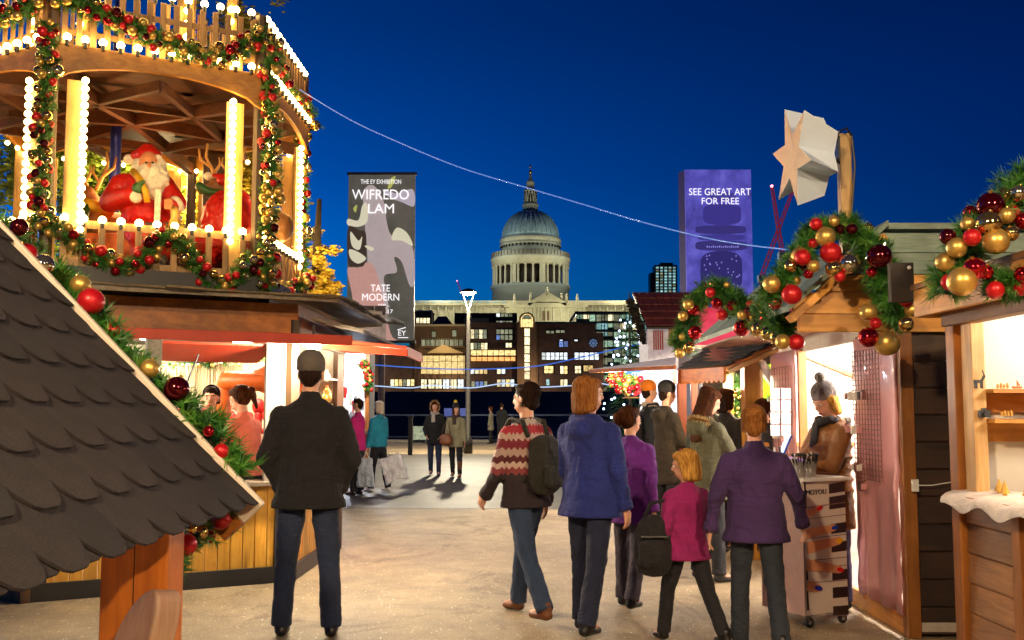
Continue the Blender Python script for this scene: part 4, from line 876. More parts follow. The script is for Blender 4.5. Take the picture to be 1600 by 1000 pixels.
for z in (.98, 1.3, 1.6, 1.9): g = MB(); A1, B1 = hx(1.98, DG[1]+3, z-.08), hx(1.98, DG[2]-3, z-.08); g.bar(A1, B1, .16, .015); g.build('shelf', M_whitep, ST)
garland('pine garland with warm fairy lights inside the six sided stall above the tassels', [V(-4.1, 11.0, 2.02), V(-3.3, 10.85, 2.0), V(-2.3, 10.5, 2.03)], .07, 120, 26, (.014, .022), 5, kinds='gm ss gm')
# flood bulb over the corner
t = thing('floodlight', 'bright round floodlight under the stall eaves above the man in the grey cap', 'floodlight', at(490, 537, 8.9)); c = at(490, 537, 8.9)
g = MB(); g.lathe([(.03, .06), (.07, .04), (.075, 0)], c, 16); g.build('lamp_housing', M_black, t, True); g = MB(); g.ell(c-V(0, 0, .01), (.07, .07, .055)); g.build('lamp_glass', emit('flood', (1, .93, .8), 40), t, True); g = MB(); g.cyl(c+V(0, 0, .05), c+V(0, .0, .16), .012); g.build('bracket', M_black, t)
lamp('flood_beam', c+V(0, -.12, -.1), 130, (1, .86, .62), .07, t)
# ---------------------------------------------------------------- the light pavilion on its roof
HC = HC+V(-.11, 0, 0)
PV = thing('light_pavilion', 'tall six sided timber pavilion outlined with rows of warm glowing bulbs on the stall roof', 'pavilion', (HC.x, HC.y, 2.6))
RP = 1.77; ZD, ZB = 2.60, 4.33
W_col = wood('pale_column', '#c98f3c', '#f0c878', 'z', .5, rv=.1); W_pk = wood('picket_wood', '#a5743c', '#dcb070', 'z', .55, rv=.3)
g = MB(); P_ = [hx(RP+.12, q) for q in DG]; g.ring([[p+V(0, 0, 2.50) for p in P_], [p+V(0, 0, 2.62) for p in P_]]); g.build('deck', W_dk, PV)
PK = boxmesh('picket', .055, .02, .40, W_pk, .004); PK2 = boxmesh('picket', .05, .02, .52, W_pk, .004)
nb_ = 0
for i in range(6):
    j = (i+1) % 6; a, b_ = hx(RP, DG[i]), hx(RP, DG[j]); d = b_-a; L = d.length; u = d.normalized(); nrm = V(u.y, -u.x, 0); ang = atan2(u.y, u.x); fr = i in (5, 0, 1)
    g = MB(); g.par(a+nrm*.10+V(0, 0, 2.46), d, nrm*.03, V(0, 0, .24)); g.build('deck_fascia', M_black if fr else W_dk, PV)
    g = MB(); g.cyl(a+V(0, 0, ZD), a+V(0, 0, ZB+.85), .055, n=8); g.build('column', W_post, PV)
    # pale boards each side of column with bulbs
    for s, f in ((0, .12), (1, L-.30)):
        g = MB(); g.par(a+u*f-nrm*.02+V(0, 0, ZD+.02), u*.16, nrm*.025, V(0, 0, ZB-ZD-.03)); g.build('column_board', W_col, PV, bev=.003)
        if fr:
            for k in range(19): bulb(a+u*(f+(.14 if s == 0 else .05))+nrm*.045+V(0, 0, ZD+.42+k*.072), PV, sock=False, s=.88); nb_ += 1
    # arched beam
    n = 14; poly = [(0, ZB+.28), (L, ZB+.28)]+[(L*(1-k/n), ZB-.06+.20*(1-(2*k/n-1)**2)**.6 if 0 < k < n else ZB-.06) for k in range(n+1)]
    g = MB(); g.prism(poly, a+nrm*.02, u, (0, 0, 1), nrm*.05); g.build('arched_beam', W_beam, PV, bev=.006)
    # rails
    for z in (ZD+.10, ZD+.44) if fr else (ZD+.44,): g = MB(); g.par(a+nrm*.0+V(0, 0, z), d, nrm*.018, V(0, 0, .07)); g.build('rail', W_pk, PV)
    for z in (ZB+.38, ZB+.62): g = MB(); g.par(a+V(0, 0, z), d, nrm*.018, V(0, 0, .05)); g.build('rail', W_pk, PV)
    if fr:
        for k in range(11): inst('picket', PK, a+u*(L*(k+.9)/11.8)+nrm*.032+V(0, 0, ZD+.05), PV, (0, 0, ang)); bulb(a+u*(L*(k+.9)/11.8)+nrm*.032+V(0, 0, ZD+.52), PV); nb_ += 1
        for k in range(15): inst('picket', PK2, a+u*(L*(k+.7)/15.4)+nrm*.032+V(0, 0, ZB+.28), PV, (0, 0, ang))
        for k in range(12): bulb(a+u*(L*(k+.7)/12.4)+nrm*.085+V(0, 0, ZB+.33), PV); bulb(a+u*(L*(k+.7)/12.4)+nrm*.032+V(0, 0, ZB+.86), PV); nb_ += 2
    else:
        for k in range(8): bulb(a+u*(L*(k+.7)/8.4)-nrm*.06+V(0, 0, ZB-.02), PV, sock=False, s=.7)
        for k in range(6): inst('picket', PK, a+u*(L*(k+.9)/6.8)+V(0, 0, ZD+.05), PV, (0, 0, ang))
    # radial ceiling joists
    g = MB(); g.bar(HC+V(0, 0, ZB+.12), a+V(0, 0, ZB+.02), .07, .12); g.build('joist', W_jst, PV)
    g = MB(); g.bar(a+u*L*.5+V(0, 0, ZB+.05), hx(RP, DG[(i+2) % 6])+(hx(RP, DG[(i+3) % 6])-hx(RP, DG[(i+2) % 6]))*.5+V(0, 0, ZB+.05), .05, .09); g.build('joist', W_jst, PV)
g = MB(); g.ring([[hx(RP-.05, q, ZB+.2) for q in DG], [hx(RP-.05, q, ZB+.23) for q in DG]]); g.build('upper_deck', W_jst, PV)
g = MB(); g.cyl(HC+V(-.18, 0, ZD), HC+V(-.18, 0, ZB+1.6), .055, n=14); g.build('axle', flat('axle_blue', '#101c6a', .4, .2), PV, True)
g = MB(); g.par(HC+V(.45, .9, ZD), (.22, .1, 0), (-.03, .07, 0), (0, 0, 1.75)); g.build('rear_post', W_post, PV); g = MB(); g.par(HC+V(.53, .87, ZD+1.32), (.10, .045, 0), (.01, -.02, 0), (0, 0, .16)); g.build('notice', M_whitep, PV)
# upper tier
for k in range(6):
    p = hx(.95, DG[k]-8); g = MB(); g.cyl(p+V(0, 0, ZB+.2), p+V(0, 0, ZB+2), .06, n=6); g.build('upper_column', W_col, PV)
    for q in range(6): bulb(p+V(.0, -.07, ZB+.75+q*.13), PV, sock=False)
    if k in (0, 5, 1):
        a, b_ = hx(.95, DG[k]-8), hx(.95, DG[(k+1) % 6]-8)
        for q in range(7): inst('picket', PK2, a.lerp(b_, (q+.5)/7)+V(0, 0, ZB+.55), PV, (0, 0, atan2((b_-a).y, (b_-a).x)))
lamp('pavilion_glow', HC+V(0, -.2, 3.6), 30, (1, .5, .16), .3, PV)
lamp('pavilion_glow', HC+V(.3, -.3, 5.0), 22, (1, .62, .25), .3, PV)
# garlands on the pavilion
def fp(i, f, z, o=.12):   # point on face i at fraction f
    a, b_ = hx(RP, DG[i % 6]), hx(RP, DG[(i+1) % 6]); u = (b_-a).normalized(); return a.lerp(b_, f)+V(u.y, -u.x, 0)*o+V(0, 0, z)
BR = (.024, .047)
A0, B0 = hx(RP+.12, DG[0]), hx(RP+.12, DG[1])
garland('vertical bauble garland wound down the left front column of the lit pavilion', [A0+V(0, 0, 4.75), A0+V(.02, 0, 4.2), A0+V(-.02, 0, 3.6), A0+V(.01, 0, 3.0)], .085, 380, 60, BR, 11, .055, .004)
garland('vertical bauble garland wound down the right front column of the lit pavilion', [B0+V(0, 0, 4.75), B0+V(.02, 0, 4.2), B0+V(.04, 0, 3.6), B0+V(.02, 0, 3.1), B0+V(.03, -.03, 2.6)], .09, 420, 70, BR, 12, .055, .004)
garland('swagged bauble garland looped in two dips along the lower picket fence of the lit pavilion', [fp(0, -.02, 3.1), fp(0, .12, 2.92), fp(0, .30, 2.72), fp(0, .42, 2.78), fp(0, .54, 3.02), fp(0, .64, 2.88), fp(0, .76, 2.62), fp(0, .86, 2.62), fp(0, .96, 2.88)], .09, 520, 62, BR, 13, .055, .004, front=(.4, -1, 0))
garland('bauble garland along the upper front balustrade of the lit pavilion', [fp(0, 0, 5.0), fp(0, .2, 4.9), fp(0, .4, 4.8), fp(0, .55, 4.72), fp(0, .75, 4.68), fp(0, .9, 4.82), fp(0, 1.0, 4.98)], .10, 560, 74, BR, 14, .055, .004, front=(.4, -1, 0))
garland('bauble garland along the top left balustrade of the lit pavilion', [fp(5, .5, 4.95), fp(5, .75, 4.9), fp(5, 1.0, 4.98)], .09, 160, 26, BR, 15, .055, .004)
garland('bauble garland running back along the right balustrade of the lit pavilion', [fp(1, 0, 4.98), fp(1, .3, 4.86, .03), fp(1, .6, 4.76, .03), fp(1, 1, 4.86, .03), fp(1, 1.05, 4.6)], .09, 240, 36, BR, 16, .055, .004, front=(.8, -.6, 0))
C0 = hx(RP-.02, DG[2])
garland('bauble garland down the rear right column of the lit pavilion', [C0+V(0, 0, 4.6), C0+V(.02, 0, 3.9), C0+V(.03, 0, 3.2), C0+V(.0, -.1, 2.6)], .075, 320, 40, (.03, .05), 17, .06, .004)
garland('drooping bauble garland along the lower right fence of the lit pavilion', [fp(1, 0, 2.95), fp(1, .2, 2.72, .04), fp(1, .45, 2.66, .04), fp(1, .7, 2.74, .04), fp(1, .95, 2.9)], .10, 300, 44, (.03, .05), 18, .06, .004, front=(.8, -.6, 0))
garland('bauble garland drooping from the left lower fence of the lit pavilion', [fp(5, .45, 2.95), fp(5, .7, 2.8), fp(5, .85, 2.86), fp(5, 1.0, 3.05)], .09, 170, 22, BR, 19, .055, .004)
# ---------------------------------------------------------------- statues in the pavilion
M_sred = flat('glazed_red', '#c2180f', .45, var=.08, coat=.15); M_sw = flat('glazed_white', '#e8ddc4', .5, bmp=.6, nscale=30); M_sg = flat('glazed_green', '#2c5a2a', .4); M_sy = flat('glazed_yellow', '#d9a21c', .4); M_ant = flat('antler_tan', '#c9964c', .5); M_fur = flat('deer_brown', '#8a5a2c', .55)
M_face = flat('statue_face', '#d98e5c', .45, var=.1)
c = at(235, 275, 9.6); sx, sy = c.x, 9.6
t = thing('statue', 'painted statue of a seated bearded man in red suit and white trimmed cap', 'statue', (sx, sy, ZD+.02))
def sp(px, py, dy=0): p = at(px, py, 9.6+dy); return p
def sb(name, prims, m, vx=.014, disp=0, par=None, it=3):
    g = MB()
    for p in prims:
        if p[0] == 'e': g.ell(p[1], p[2])
        else: g.cap(p[1], p[2], p[3], p[4])
    off = wloc(par or t); g.v = [(v[0]-off.x, v[1]-off.y, v[2]-off.z) for v in g.v]; return blob(name, g, m, par or t, vx, it, disp, .04)
P9 = 9.6/1600
bd = sb('body', [('c', sp(222, 300), sp(232, 350), .20, .25), ('c', sp(192, 292), sp(252, 292), .13, .13), ('c', sp(190, 292), sp(172, 316, -.1), .12, .10), ('c', sp(172, 316, -.1), sp(205, 305, -.3), .10, .075), ('c', sp(258, 295), sp(277, 318, -.1), .11, .09), ('c', sp(277, 318, -.1), sp(268, 322, -.25), .09, .07), ('c', sp(215, 352), sp(222, 372, -.35), .16, .13), ('c', sp(250, 352), sp(255, 372, -.35), .16, .13), ('c', sp(222, 372, -.35), sp(222, 405, -.35), .11, .10), ('c', sp(255, 372, -.35), sp(250, 405, -.35), .11, .10)], M_sred, disp=.012)
sb('face', [('e', sp(233, 256, -.08), (.095, .10, .12)), ('c', sp(233, 256, -.19), sp(233, 259, -.20), .018, .022)], M_face, .01)
for s in (228.5, 238.5): g = MB(); g.ell(sp(s, 254, -.185), (.013, .01, .011)); g.build('eye', M_black, t, True)
sb('beard', [('e', sp(237, 280, -.12), (.17, .12, .16)), ('e', sp(238, 290, -.14), (.12, .10, .15)), ('e', sp(218, 266, -.05), (.08, .08, .12)), ('e', sp(251, 266, -.05), (.06, .08, .12)), ('c', sp(225, 268, -.19), sp(243, 268, -.19), .03, .03)], M_sw, .012, disp=.05)
sb('cap', [('e', sp(232, 244, .0), (.13, .13, .09)), ('c', sp(230, 240), sp(212, 243), .1, .05)], M_sred, .012); sb('cap_trim', [('c', sp(217, 252, -.08), sp(248, 246, -.08), .032, .032), ('c', sp(212, 256, 0), sp(217, 252, -.08), .03, .032)], M_sw, .01); sb('pompom', [('e', sp(201, 249), (.05, .05, .05))], M_sw, .01)
sb('cuff', [('c', sp(204, 303, -.3), sp(213, 308, -.32), .06, .06)], M_sw, .01); sb('cuff', [('c', sp(274, 316, -.22), sp(278, 322, -.2), .06, .06)], M_sw, .01)
sb('mitten', [('e', sp(216, 294, -.34), (.06, .05, .055)), ('c', sp(214, 290, -.36), sp(224, 284, -.38), .024, .02)], M_sg, .01)
sb('hand', [('e', sp(264, 318, -.3), (.045, .04, .05))]+[('c', sp(258+k*0, 313+k*4.2, -.33), sp(268, 313+k*4.2, -.36), .013, .012) for k in range(4)], M_face, .008)
g = MB(); g.tube([sp(208, 268, -.2), sp(218, 280, -.3), sp(228, 300, -.36), sp(230, 316, -.34)], .035, 8, r1=.03); g.build('yellow_scarf', M_sy, t, True)
g = MB(); g.par(sp(241, 350, -.31), (.06, 0, 0), (0, -.02, 0), (0, 0, .32)); g.build('coat_trim', M_sw, t, bev=.01); g = MB(); g.par(sp(220, 358, -.34), (.34, 0, 0), (0, -.02, 0), (0, 0, .06)); g.build('belt', M_black, t, bev=.006)
for px in (222, 250): sb('boot', [('c', sp(px, 405, -.36), sp(px, 415, -.45), .09, .07)], M_black, .014)
g = MB(); p = sp(272, 345, -.36); g.lathe([(.05, 0), (.05, .1), (.03, .15), (.04, .2), (.03, .25)], p-V(0, 0, .12), 12); o = g.build('lantern', BM['gm'], None, True); set_(o, 'small gold lantern beside the hand of the bearded statue', 'lantern')
g = MB(); c = sp(235, 405, .1); g.par(c+V(-.6, -.1, -.04), (1.2, 0, 0), (0, .5, 0), (0, 0, .28)); o = g.build('bench', M_mor, None, bev=.02); set_(o, 'orange painted bench under the seated bearded statue', 'bench')
def antlers(par, base, s=1, flip=1):
    for q in (-1, 1):
        b0 = base+V(q*.04, 0, 0); g = MB(); m1 = b0+V(q*.06*s, 0, .14*s); g.tube([b0, b0+V(q*.03, 0, .07*s), m1, m1+V(q*.05*s, -.02, .1*s), m1+V(q*.04*s, -.02, .24*s)], .022, 6, r1=.012)
        g.tube([m1, m1+V(q*.11*s, -.01, .08*s), m1+V(q*.13*s, -.01, .19*s)], .018, 6, r1=.01); g.tube([b0+V(q*.03, 0, .08*s), b0+V(-q*.03, -.02, .17*s), b0+V(-q*.02, -.02, .24*s)], .016, 6, r1=.009); g.build('antler', M_ant, par, True)
def deer(label, c, face):
    global t
    t = thing('statue', label, 'statue', (c.x, c.y, ZD+.02)); f = face
    body = [('c', c+V(-f*.05, .05, -.25), c+V(-f*.5, .1, -.35), .16, .17), ('c', c+V(-f*.02, .03, -.2), c+V(f*.05, 0, .02), .10, .075), ('e', c+V(f*.08, -.02, .05), (.08, .075, .085)), ('c', c+V(f*.1, -.04, .03), c+V(f*.22, -.08, -.02), .06, .038)]
    for dx, dy in ((-.05, -.04), (-.05, .12), (-.5, .02), (-.5, .2)): body.append(('c', c+V(f*dx, dy, -.4), V(c.x+f*dx, c.y+dy, ZD+.06), .05, .03))
    sb('body', body, M_fur, .014); antlers(t, c+V(f*.05, .02, .1)); return t
d1 = deer('reindeer statue with tan antlers and striped yellow scarf left of the bearded statue', at(150, 312, 9.9), -1)
g = MB(); cc = at(152, 325, 9.8); g.tube([cc+V(-.22, -.05, .02), cc+V(-.08, -.12, .03), cc+V(.08, -.12, -.02), cc+V(.16, -.05, -.08)], .055, 10); g.build('scarf', M_sy, t, True)
g = MB(); g.tube([cc+V(-.05, -.14, 0), cc+V(-.06, -.16, -.12), cc+V(-.02, -.16, -.25)], .045, 8); g.build('scarf', M_sg, t, True)
d2 = deer('reindeer statue in a small red cap and green scarf beside the red sack', at(352, 298, 10.1), -1)
c = at(352, 283, 10.05); sb('cap', [('e', c, (.09, .09, .06)), ('c', c+V(0, 0, .02), c+V(-.12, 0, .06), .06, .02)], M_sred, .012); sb('pompom', [('e', c+V(-.17, 0, .05), (.045,)*3)], M_sw, .01); sb('scarf', [('c', at(325, 300, 9.95), at(352, 304, 9.95), .04, .05), ('c', at(325, 300, 9.95), at(312, 292, 9.95), .045, .05)], M_sg, .012)
t = thing('sack', 'bulging red gift sack right of the bearded statue', 'sack', at(345, 395, 9.75)); sb('sack_body', [('e', at(358, 345, 9.75), (.27, .25, .30)), ('e', at(330, 388, 9.7), (.42, .3, .2)), ('e', at(372, 312, 9.8), (.12, .12, .10))], M_sred, .02, .05)
t = thing('sleigh', 'low dark red sleigh side with curved white trim behind the pickets', 'sleigh', at(320, 400, 9.45)); g = MB(); g.par(at(285, 402, 9.45), (.62, .1, 0), (0, .04, 0), (0, 0, .22)); g.build('side_panel', flat('sleigh_red', '#8a1014', .4), t, bev=.02); g = MB(); g.tube([at(285, 362, 9.42), at(310, 358, 9.42), at(340, 368, 9.45), at(378, 392, 9.5)], .02, 8); g.build('trim', M_sw, t, True)
# ---------------------------------------------------------------- trees behind the pavilion
def tree(name, label, base, h, crown, n, cols, leaf=.07, seed=1):
    R = random.Random(seed); t = thing(name, label, 'tree', base); g = MB(); B = Vector(base); top_ = B+V(0, 0, h)
    g.tube([B, B+V(.05, 0, h*.4), B+V(-.04, .03, h*.75), top_], .13, 10, r1=.03); tips = []
    for k in range(14):
        a = R.random()*2*pi; z = R.uniform(.4, .9)*h; s = B+V(0, 0, z); e = B+V(cos(a)*crown[0]*R.uniform(.5, .95), sin(a)*crown[1]*R.uniform(.5, .95), z+R.uniform(.1, .5)*crown[2]); g.tube([s, s.lerp(e, .5)+V(0, 0, .1), e], .045, 6, r1=.01); tips.append(e)
    g.build('trunk', flat('bark', '#3c2e20', .9), t, True); g = MB(); vs = []; fs = []
    cl = [B+V(R.gauss(0, .42)*crown[0], R.gauss(0, .42)*crown[1], h*.72+R.gauss(0, .4)*crown[2]) for _ in range(46)]+tips
    for _ in range(n):
        c = R.choice(cl); p = c+V(R.gauss(0, .13), R.gauss(0, .13), R.gauss(0, .12))*crown[0]; d = V(R.gauss(0, 1), R.gauss(0, 1), R.gauss(0, 1)).normalized(); u, w = frame_of(d); s = leaf*R.uniform(.5, 1.1); k = len(vs); vs += [p-u*s, p+w*s*.45, p+u*s, p-w*s*.45]; fs.append((k, k+1, k+2, k+3))
    g.add(vs, fs); m, nt, b = mk('leaves_'+name+str(seed)); nz = noise(nt, coords(nt), 3, 3); nt.links.new(ramp(nt, nz, [(.3, lin(cols[0])), (.7, lin(cols[1]))]), b.inputs['Base Color']); b.inputs['Roughness'].default_value = .6
    g.build('crown', m, t, fix=False, kind='stuff')
tree('leafy_tree', 'green leafy tree seen through the left of the lit pavilion', (-5.7, 13.8, 0), 6.7, (1.4, .8, .8), 26000, ('#4f7a1c', '#b0b83c'), .055, 1)
tree('golden_tree', 'yellow leaved tree lit by the bulbs behind the right end of the pavilion', (-4.0, 13.9, 0), 6.0, (.95, .7, .9), 30000, ('#b09a1c', '#ecd24a'), .05, 2)
tree('golden_tree', 'tall sparse tree whose twigs show above the pavilion balustrade', (-4.25, 15.5, 0), 10.3, (.6, .5, .5), 2200, ('#5a5a1c', '#a8983c'), .06, 3)
tree('golden_shrub', 'small yellow leaved tree glowing just right of the pavilion above the stall roof', (-2.48, 13.0, 0), 4.2, (.28, .25, .5), 4500, ('#b08f1c', '#ecc84a'), .045, 4)
lamp('tree_glow', V(-2.3, 12.2, 3.6), 30, (1, .75, .3), .2, PV)
lamp('tree_glow', V(-4.4, 12.9, 4.4), 120, (1, .75, .35), .3, PV)
# ---------------------------------------------------------------- small shingled roof in the foreground
EC = V(-1.10, 4.27, 1.12); SL = radians(46); sdir = V(-cos(SL), 0, sin(SL)); edir = V(0, -1, 0); nrm = V(sin(SL), 0, cos(SL)); LEN, WID = 2.2, 2.6
KR = thing('shingled_kiosk', 'small foreground kiosk with a steep dark shingled roof, white verge and amber post', 'kiosk', (EC.x-.9, 3.2, 0))
m, nt, b = mk('bitumen_shingle'); v = coords(nt); fine = noise(nt, v, 420, 2, .8); med = noise(nt, v, 6, 4); ri = rnd(nt)
c = ramp(nt, fine, [(.35, lin('#121013')), (.5, lin('#2c2627')), (.7, lin('#4c4344'))]); c = mixc(nt, c, ramp(nt, med, [(.3, (.7, .7, .7, 1)), (.7, (1.1, 1.1, 1.1, 1))]), 1, 'MULTIPLY'); c = mixc(nt, c, ramp(nt, ri, [(0, (.6, .6, .64, 1)), (1, (1.25, 1.15, 1.1, 1))]), 1, 'MULTIPLY')
nt.links.new(c, b.inputs['Base Color']); b.inputs['Roughness'].default_value = .9; bump(nt, b, fine, .8, .003); M_sh = m
TW, EX = .245, .19
poly = [(-TW/2, .0), (-TW/2, EX*1.9), (TW/2, EX*1.9), (TW/2, 0)]+[(TW*.485, -.012), (TW*.40, -.048), (TW*.30, -.076), (TW*.17, -.088), (-TW*.17, -.088), (-TW*.30, -.076), (-TW*.40, -.048), (-TW*.485, -.012)]
def rf(a, s_, h=0): return EC+edir*a+sdir*s_+nrm*h     # along eave, up slope, proud
g = MB(); g.prism(poly, (0, 0, 0), (1, 0, 0), (0, 1, 0), (0, 0, .008)); so_ = g.build('shingle', M_sh, world=False, fix=True); SHM = so_.data; bpy.data.objects.remove(so_)
RM = Matrix((edir, sdir, edir.cross(sdir))).transposed(); RN = edir.cross(sdir)
sgn = 1 if RN.dot(nrm) > 0 else -1
if sgn < 0: RM = Matrix((-edir, sdir, (-edir).cross(sdir))).transposed()
tilt = Matrix.Rotation(-.055, 3, RM @ V(1, 0, 0))
ROWROT = (tilt @ RM).to_euler()
g = MB(); g.par(rf(0, .035, -.05), edir*WID, sdir*LEN, nrm*.035); g.build('roof_deck', W_brown, KR)
for r in range(-1, 12):
    for k in range(11):
        a = k*TW+(TW/2 if r % 2 else 0)+.03; s_ = max(r, 0)*EX+(.045 if r >= 0 else .06)
        if a > WID or s_ > LEN: continue
        inst('shingle', SHM, rf(a, s_, .026 if r >= 0 else .013), KR, (tilt @ RM).to_euler())
g = MB(); g.par(rf(-.035, -.06, -.10), edir*.035, sdir*LEN, nrm*.15); g.build('verge_board', flat('verge_white', '#d6c7b4', .5, var=.1), KR, bev=.008)
g = MB(); g.par(rf(-.03, -.06, -.16), edir*.06, sdir*.12, nrm*.10); g.build('verge_end', W_brown, KR)
g = MB(); g.par(rf(0.0, LEN-.02, -.05), edir*WID, V(-.04, 0, -.04), nrm*.06); g.build('ridge', M_iron, KR)
g = MB(); top2 = rf(0, LEN, -.06); g.add([top2, top2+edir*WID, top2+edir*WID+V(-1.2, 0, -1.2), top2+V(-1.2, 0, -1.2)]+[p+V(.03, 0, .03) for p in (top2, top2+edir*WID, top2+edir*WID+V(-1.2, 0, -1.2), top2+V(-1.2, 0, -1.2))], [(0, 1, 2, 3), (7, 6, 5, 4), (0, 4, 5, 1), (1, 5, 6, 2), (2, 6, 7, 3), (3, 7, 4, 0)]); g.build('far_roof_slope', M_sh, KR)
W_amb = wood('amber_post', '#a8500f', '#f08c28', 'z', .45, rv=.1, sc=.7)
px0, px1 = xp(156, 900, 3.45), xp(262, 900, 3.45)
g = MB(); g.box(px0, px1, 3.45, 3.62, 0, 1.15); g.build('post', W_amb, KR, bev=.008)
g = MB(); g.box(px0+.112, px0+.114, 3.447, 3.46, 0, 1.1); g.build('board_joint', M_dark, KR)
cc = at(252, 950, 3.2); poly = [(cos(q)*.10*(1-.25*cos(q)), sin(q)*.16) for q in [2*pi*k/24 for k in range(24)]]
g = MB(); ux = V(.75, -.5, .25).normalized(); uz = V(.25, .0, 1).normalized(); g.prism(poly, cc+V(0.0, .0, -.10), ux, uz, ux.cross(uz)*.10); g.build('carved_bracket', wood('pale_bracket', '#d9a07c', '#f6d2b4', 'z', .5), KR, bev=.012)
# garland behind the verge
gp = [at(-30, 330, 4.6), at(40, 420, 4.6), at(110, 470, 4.55), at(170, 545, 4.5), at(230, 610, 4.45), at(300, 660, 4.4), at(350, 715, 4.38), at(372, 745, 4.36)]
garland('thick pine garland with large baubles draped behind the white verge of the kiosk roof', gp, .10, 480, 5, (.035, .055), 21, .085, .004, per=30, caps=True, fixed=[(68, 414, 4.42, 17, 'ss'), (142, 471, 4.45, 21, 'rm'), (234, 576, 4.35, 15, 'gm'), (276, 608, 4.35, 20, 'dr'), (30, 355, 4.45, 14, 'dr'), (326, 674, 4.3, 9, 'rs'), (346, 705, 4.3, 12, 'rm')], kinds='rm gm rs')
gp = [at(352, 800, 4.3), at(322, 828, 4.15), at(290, 850, 4.0), at(270, 880, 3.9), at(272, 900, 3.88)]
garland('short pine garland with red and gold baubles hanging under the kiosk eave', gp, .06, 60, 3, (.02, .03), 22, .06, .004, caps=True, fixed=[(346, 812, 4.2, 15, 'rm'), (330, 797, 4.15, 10, 'ss'), (313, 832, 4.05, 12, 'gs'), (291, 851, 3.95, 17, 'rm'), (275, 884, 3.85, 8, 'rs'), (300, 826, 3.95, 8, 'gs')])
# ---------------------------------------------------------------- right hand chalets
W_or = wood('orange_timber', '#bc741f', '#f2b458', 'x', .5, rv=.25, sc=.6); W_orz = wood('orange_timber_upright', '#7d4618', '#b9752e', 'z', .5, rv=.2, sc=.6); W_ory = wood('orange_timber_deep', '#bc741f', '#f2b458', 'y', .5, rv=.25, sc=.6)
W_sid = wood('dark_siding', '#2a1a10', '#4d3220', 'x', .6, rv=.4); W_sidy = wood('brown_siding', '#7d4f28', '#b98350', 'y', .6, rv=.4); W_gr = wood('green_grey_board', '#5f7a70', '#9fb0a0', 'x', .7, rv=.2)
M_pink = flat('pink_vinyl', '#d99a9c', .35, var=.12, nscale=3, bmp=.5, coat=.2); M_wire = flat('grid_wire', '#9a6f6c', .4, .5)
M_inw = flat('chalet_white', '#dcd6cc', .7, var=.06)
C1 = thing('market_stall', 'pink panelled beauty chalet with bright white inside, amber end beams and wire grids', 'market stall', (3.2, 8.5, 0))
X1 = 2.66
g = MB(); g.box(X1, 4.6, 6.9, 10.3, .04, .10); g.build('floor', flat('lino_floor', '#b8ab9a', .5), C1)
g = MB(); g.box(X1-.03, X1, 6.95, 10.3, .0, .13); g.build('sill_beam', W_ory, C1, bev=.004)
g = MB(); g.box(4.6, 4.64, 6.9, 10.3, .0, 2.3); g.build('back_wall', M_inw, C1)
g = MB(); g.box(X1, 4.6, 10.27, 10.31, .0, 2.3); g.build('far_wall', M_inw, C1); g = MB(); g.box(X1+.02, 4.6, 6.94, 6.97, .10, 2.3); g.build('near_lining', M_inw, C1)
g = MB(); g.box(X1, 4.6, 6.94, 10.3, 2.22, 2.25); g.build('ceiling', M_inw, C1)
# dark siding end wall: planks
me = boxmesh('siding_plank', 1.25, .022, .175, W_sid, .006)
for k in range(13): inst('siding_plank', me, (X1+.66, 6.915, .02+k*.181), C1, (radians(-3), 0, 0))
g = MB(); g.box(X1-.055, X1+.035, 6.88, 6.97, 0, 2.12); g.build('corner_post', W_orz, C1, bev=.006)
# pink panels in the front plane
def pinkpanel(y0, y1, z0, z1):
    g = MB(); n, mm = 10, 16; R = random.Random(int(y0*10)); vs = []
    for j in range(mm+1):
        for i in range(n+1):
            z = z0+(z1-z0)*j/mm; wv = .012*R.random()+(.02*sin(i*1.9+R.random()) if z < 1 else 0); vs.append((X1-.05-wv, y0+(y1-y0)*i/n, z))
    fs = [(j*(n+1)+i, j*(n+1)+i+1, (j+1)*(n+1)+i+1, (j+1)*(n+1)+i) for j in range(mm) for i in range(n)]
    g.add(vs, fs); o = g.build('pink_panel', M_pink, C1, True, fix=False); s = o.modifiers.new('t', 'SOLIDIFY'); s.thickness = .012; return o
pinkpanel(6.935, 7.77, .14, 2.03); pinkpanel(9.42, 10.27, .14, 2.05)
def grid(y0, y1, z0, z1, x, n, m_):
    g = MB()
    for i in range(n+1): y = y0+(y1-y0)*i/n; g.cyl((x, y, z0), (x, y, z1), .0035, n=5)
    for j in range(m_+1): z = z0+(z1-z0)*j/m_; g.cyl((x-.006, y0, z), (x-.006, y1, z), .0035, n=5)
    g.build('wire_grid', M_wire, C1)
grid(7.15, 7.70, 1.0, 1.93, X1-.10, 9, 26); grid(9.5, 10.1, .85, 1.9, X1-.10, 6, 18)
g = MB(); g.box(X1-.04, X1+.03, 9.36, 9.42, .1, 2.05); g.build('door_jamb', W_orz, C1); g = MB(); g.box(X1-.04, X1+.03, 7.76, 7.80, .1, 2.05); g.build('door_jamb', W_orz, C1)
g = MB(); g.box(X1, X1+.05, 6.97, 10.3, 2.03, 2.24); g.build('head_board', M_inw, C1)
# small goods on the grids
R = random.Random(4)
for k in range(34):
    near = k < 20; y = R.uniform(7.3, 7.95) if near else R.uniform(9.5, 10.05); z = R.choice((.95, 1.08, 1.35, 1.6)) if near else R.choice((1.25, 1.45, 1.6)); g = MB(); s = R.uniform(.012, .022)
    g.box(X1-.16, X1-.13, y-s, y+s, z-s*1.6, z+s*1.6); g.cyl((X1-.145, y, z+s*1.6), (X1-.11, y, z+s*2.2), .003, n=4); o = g.build('hanging_pack', R.choice((M_whitep, M_whitep, M_wire, M_black, M_pink)), None); set_(o, 'small carded beauty item hanging on a wire grid of the pink chalet', 'beauty item', 'beauty items on the wire grids')
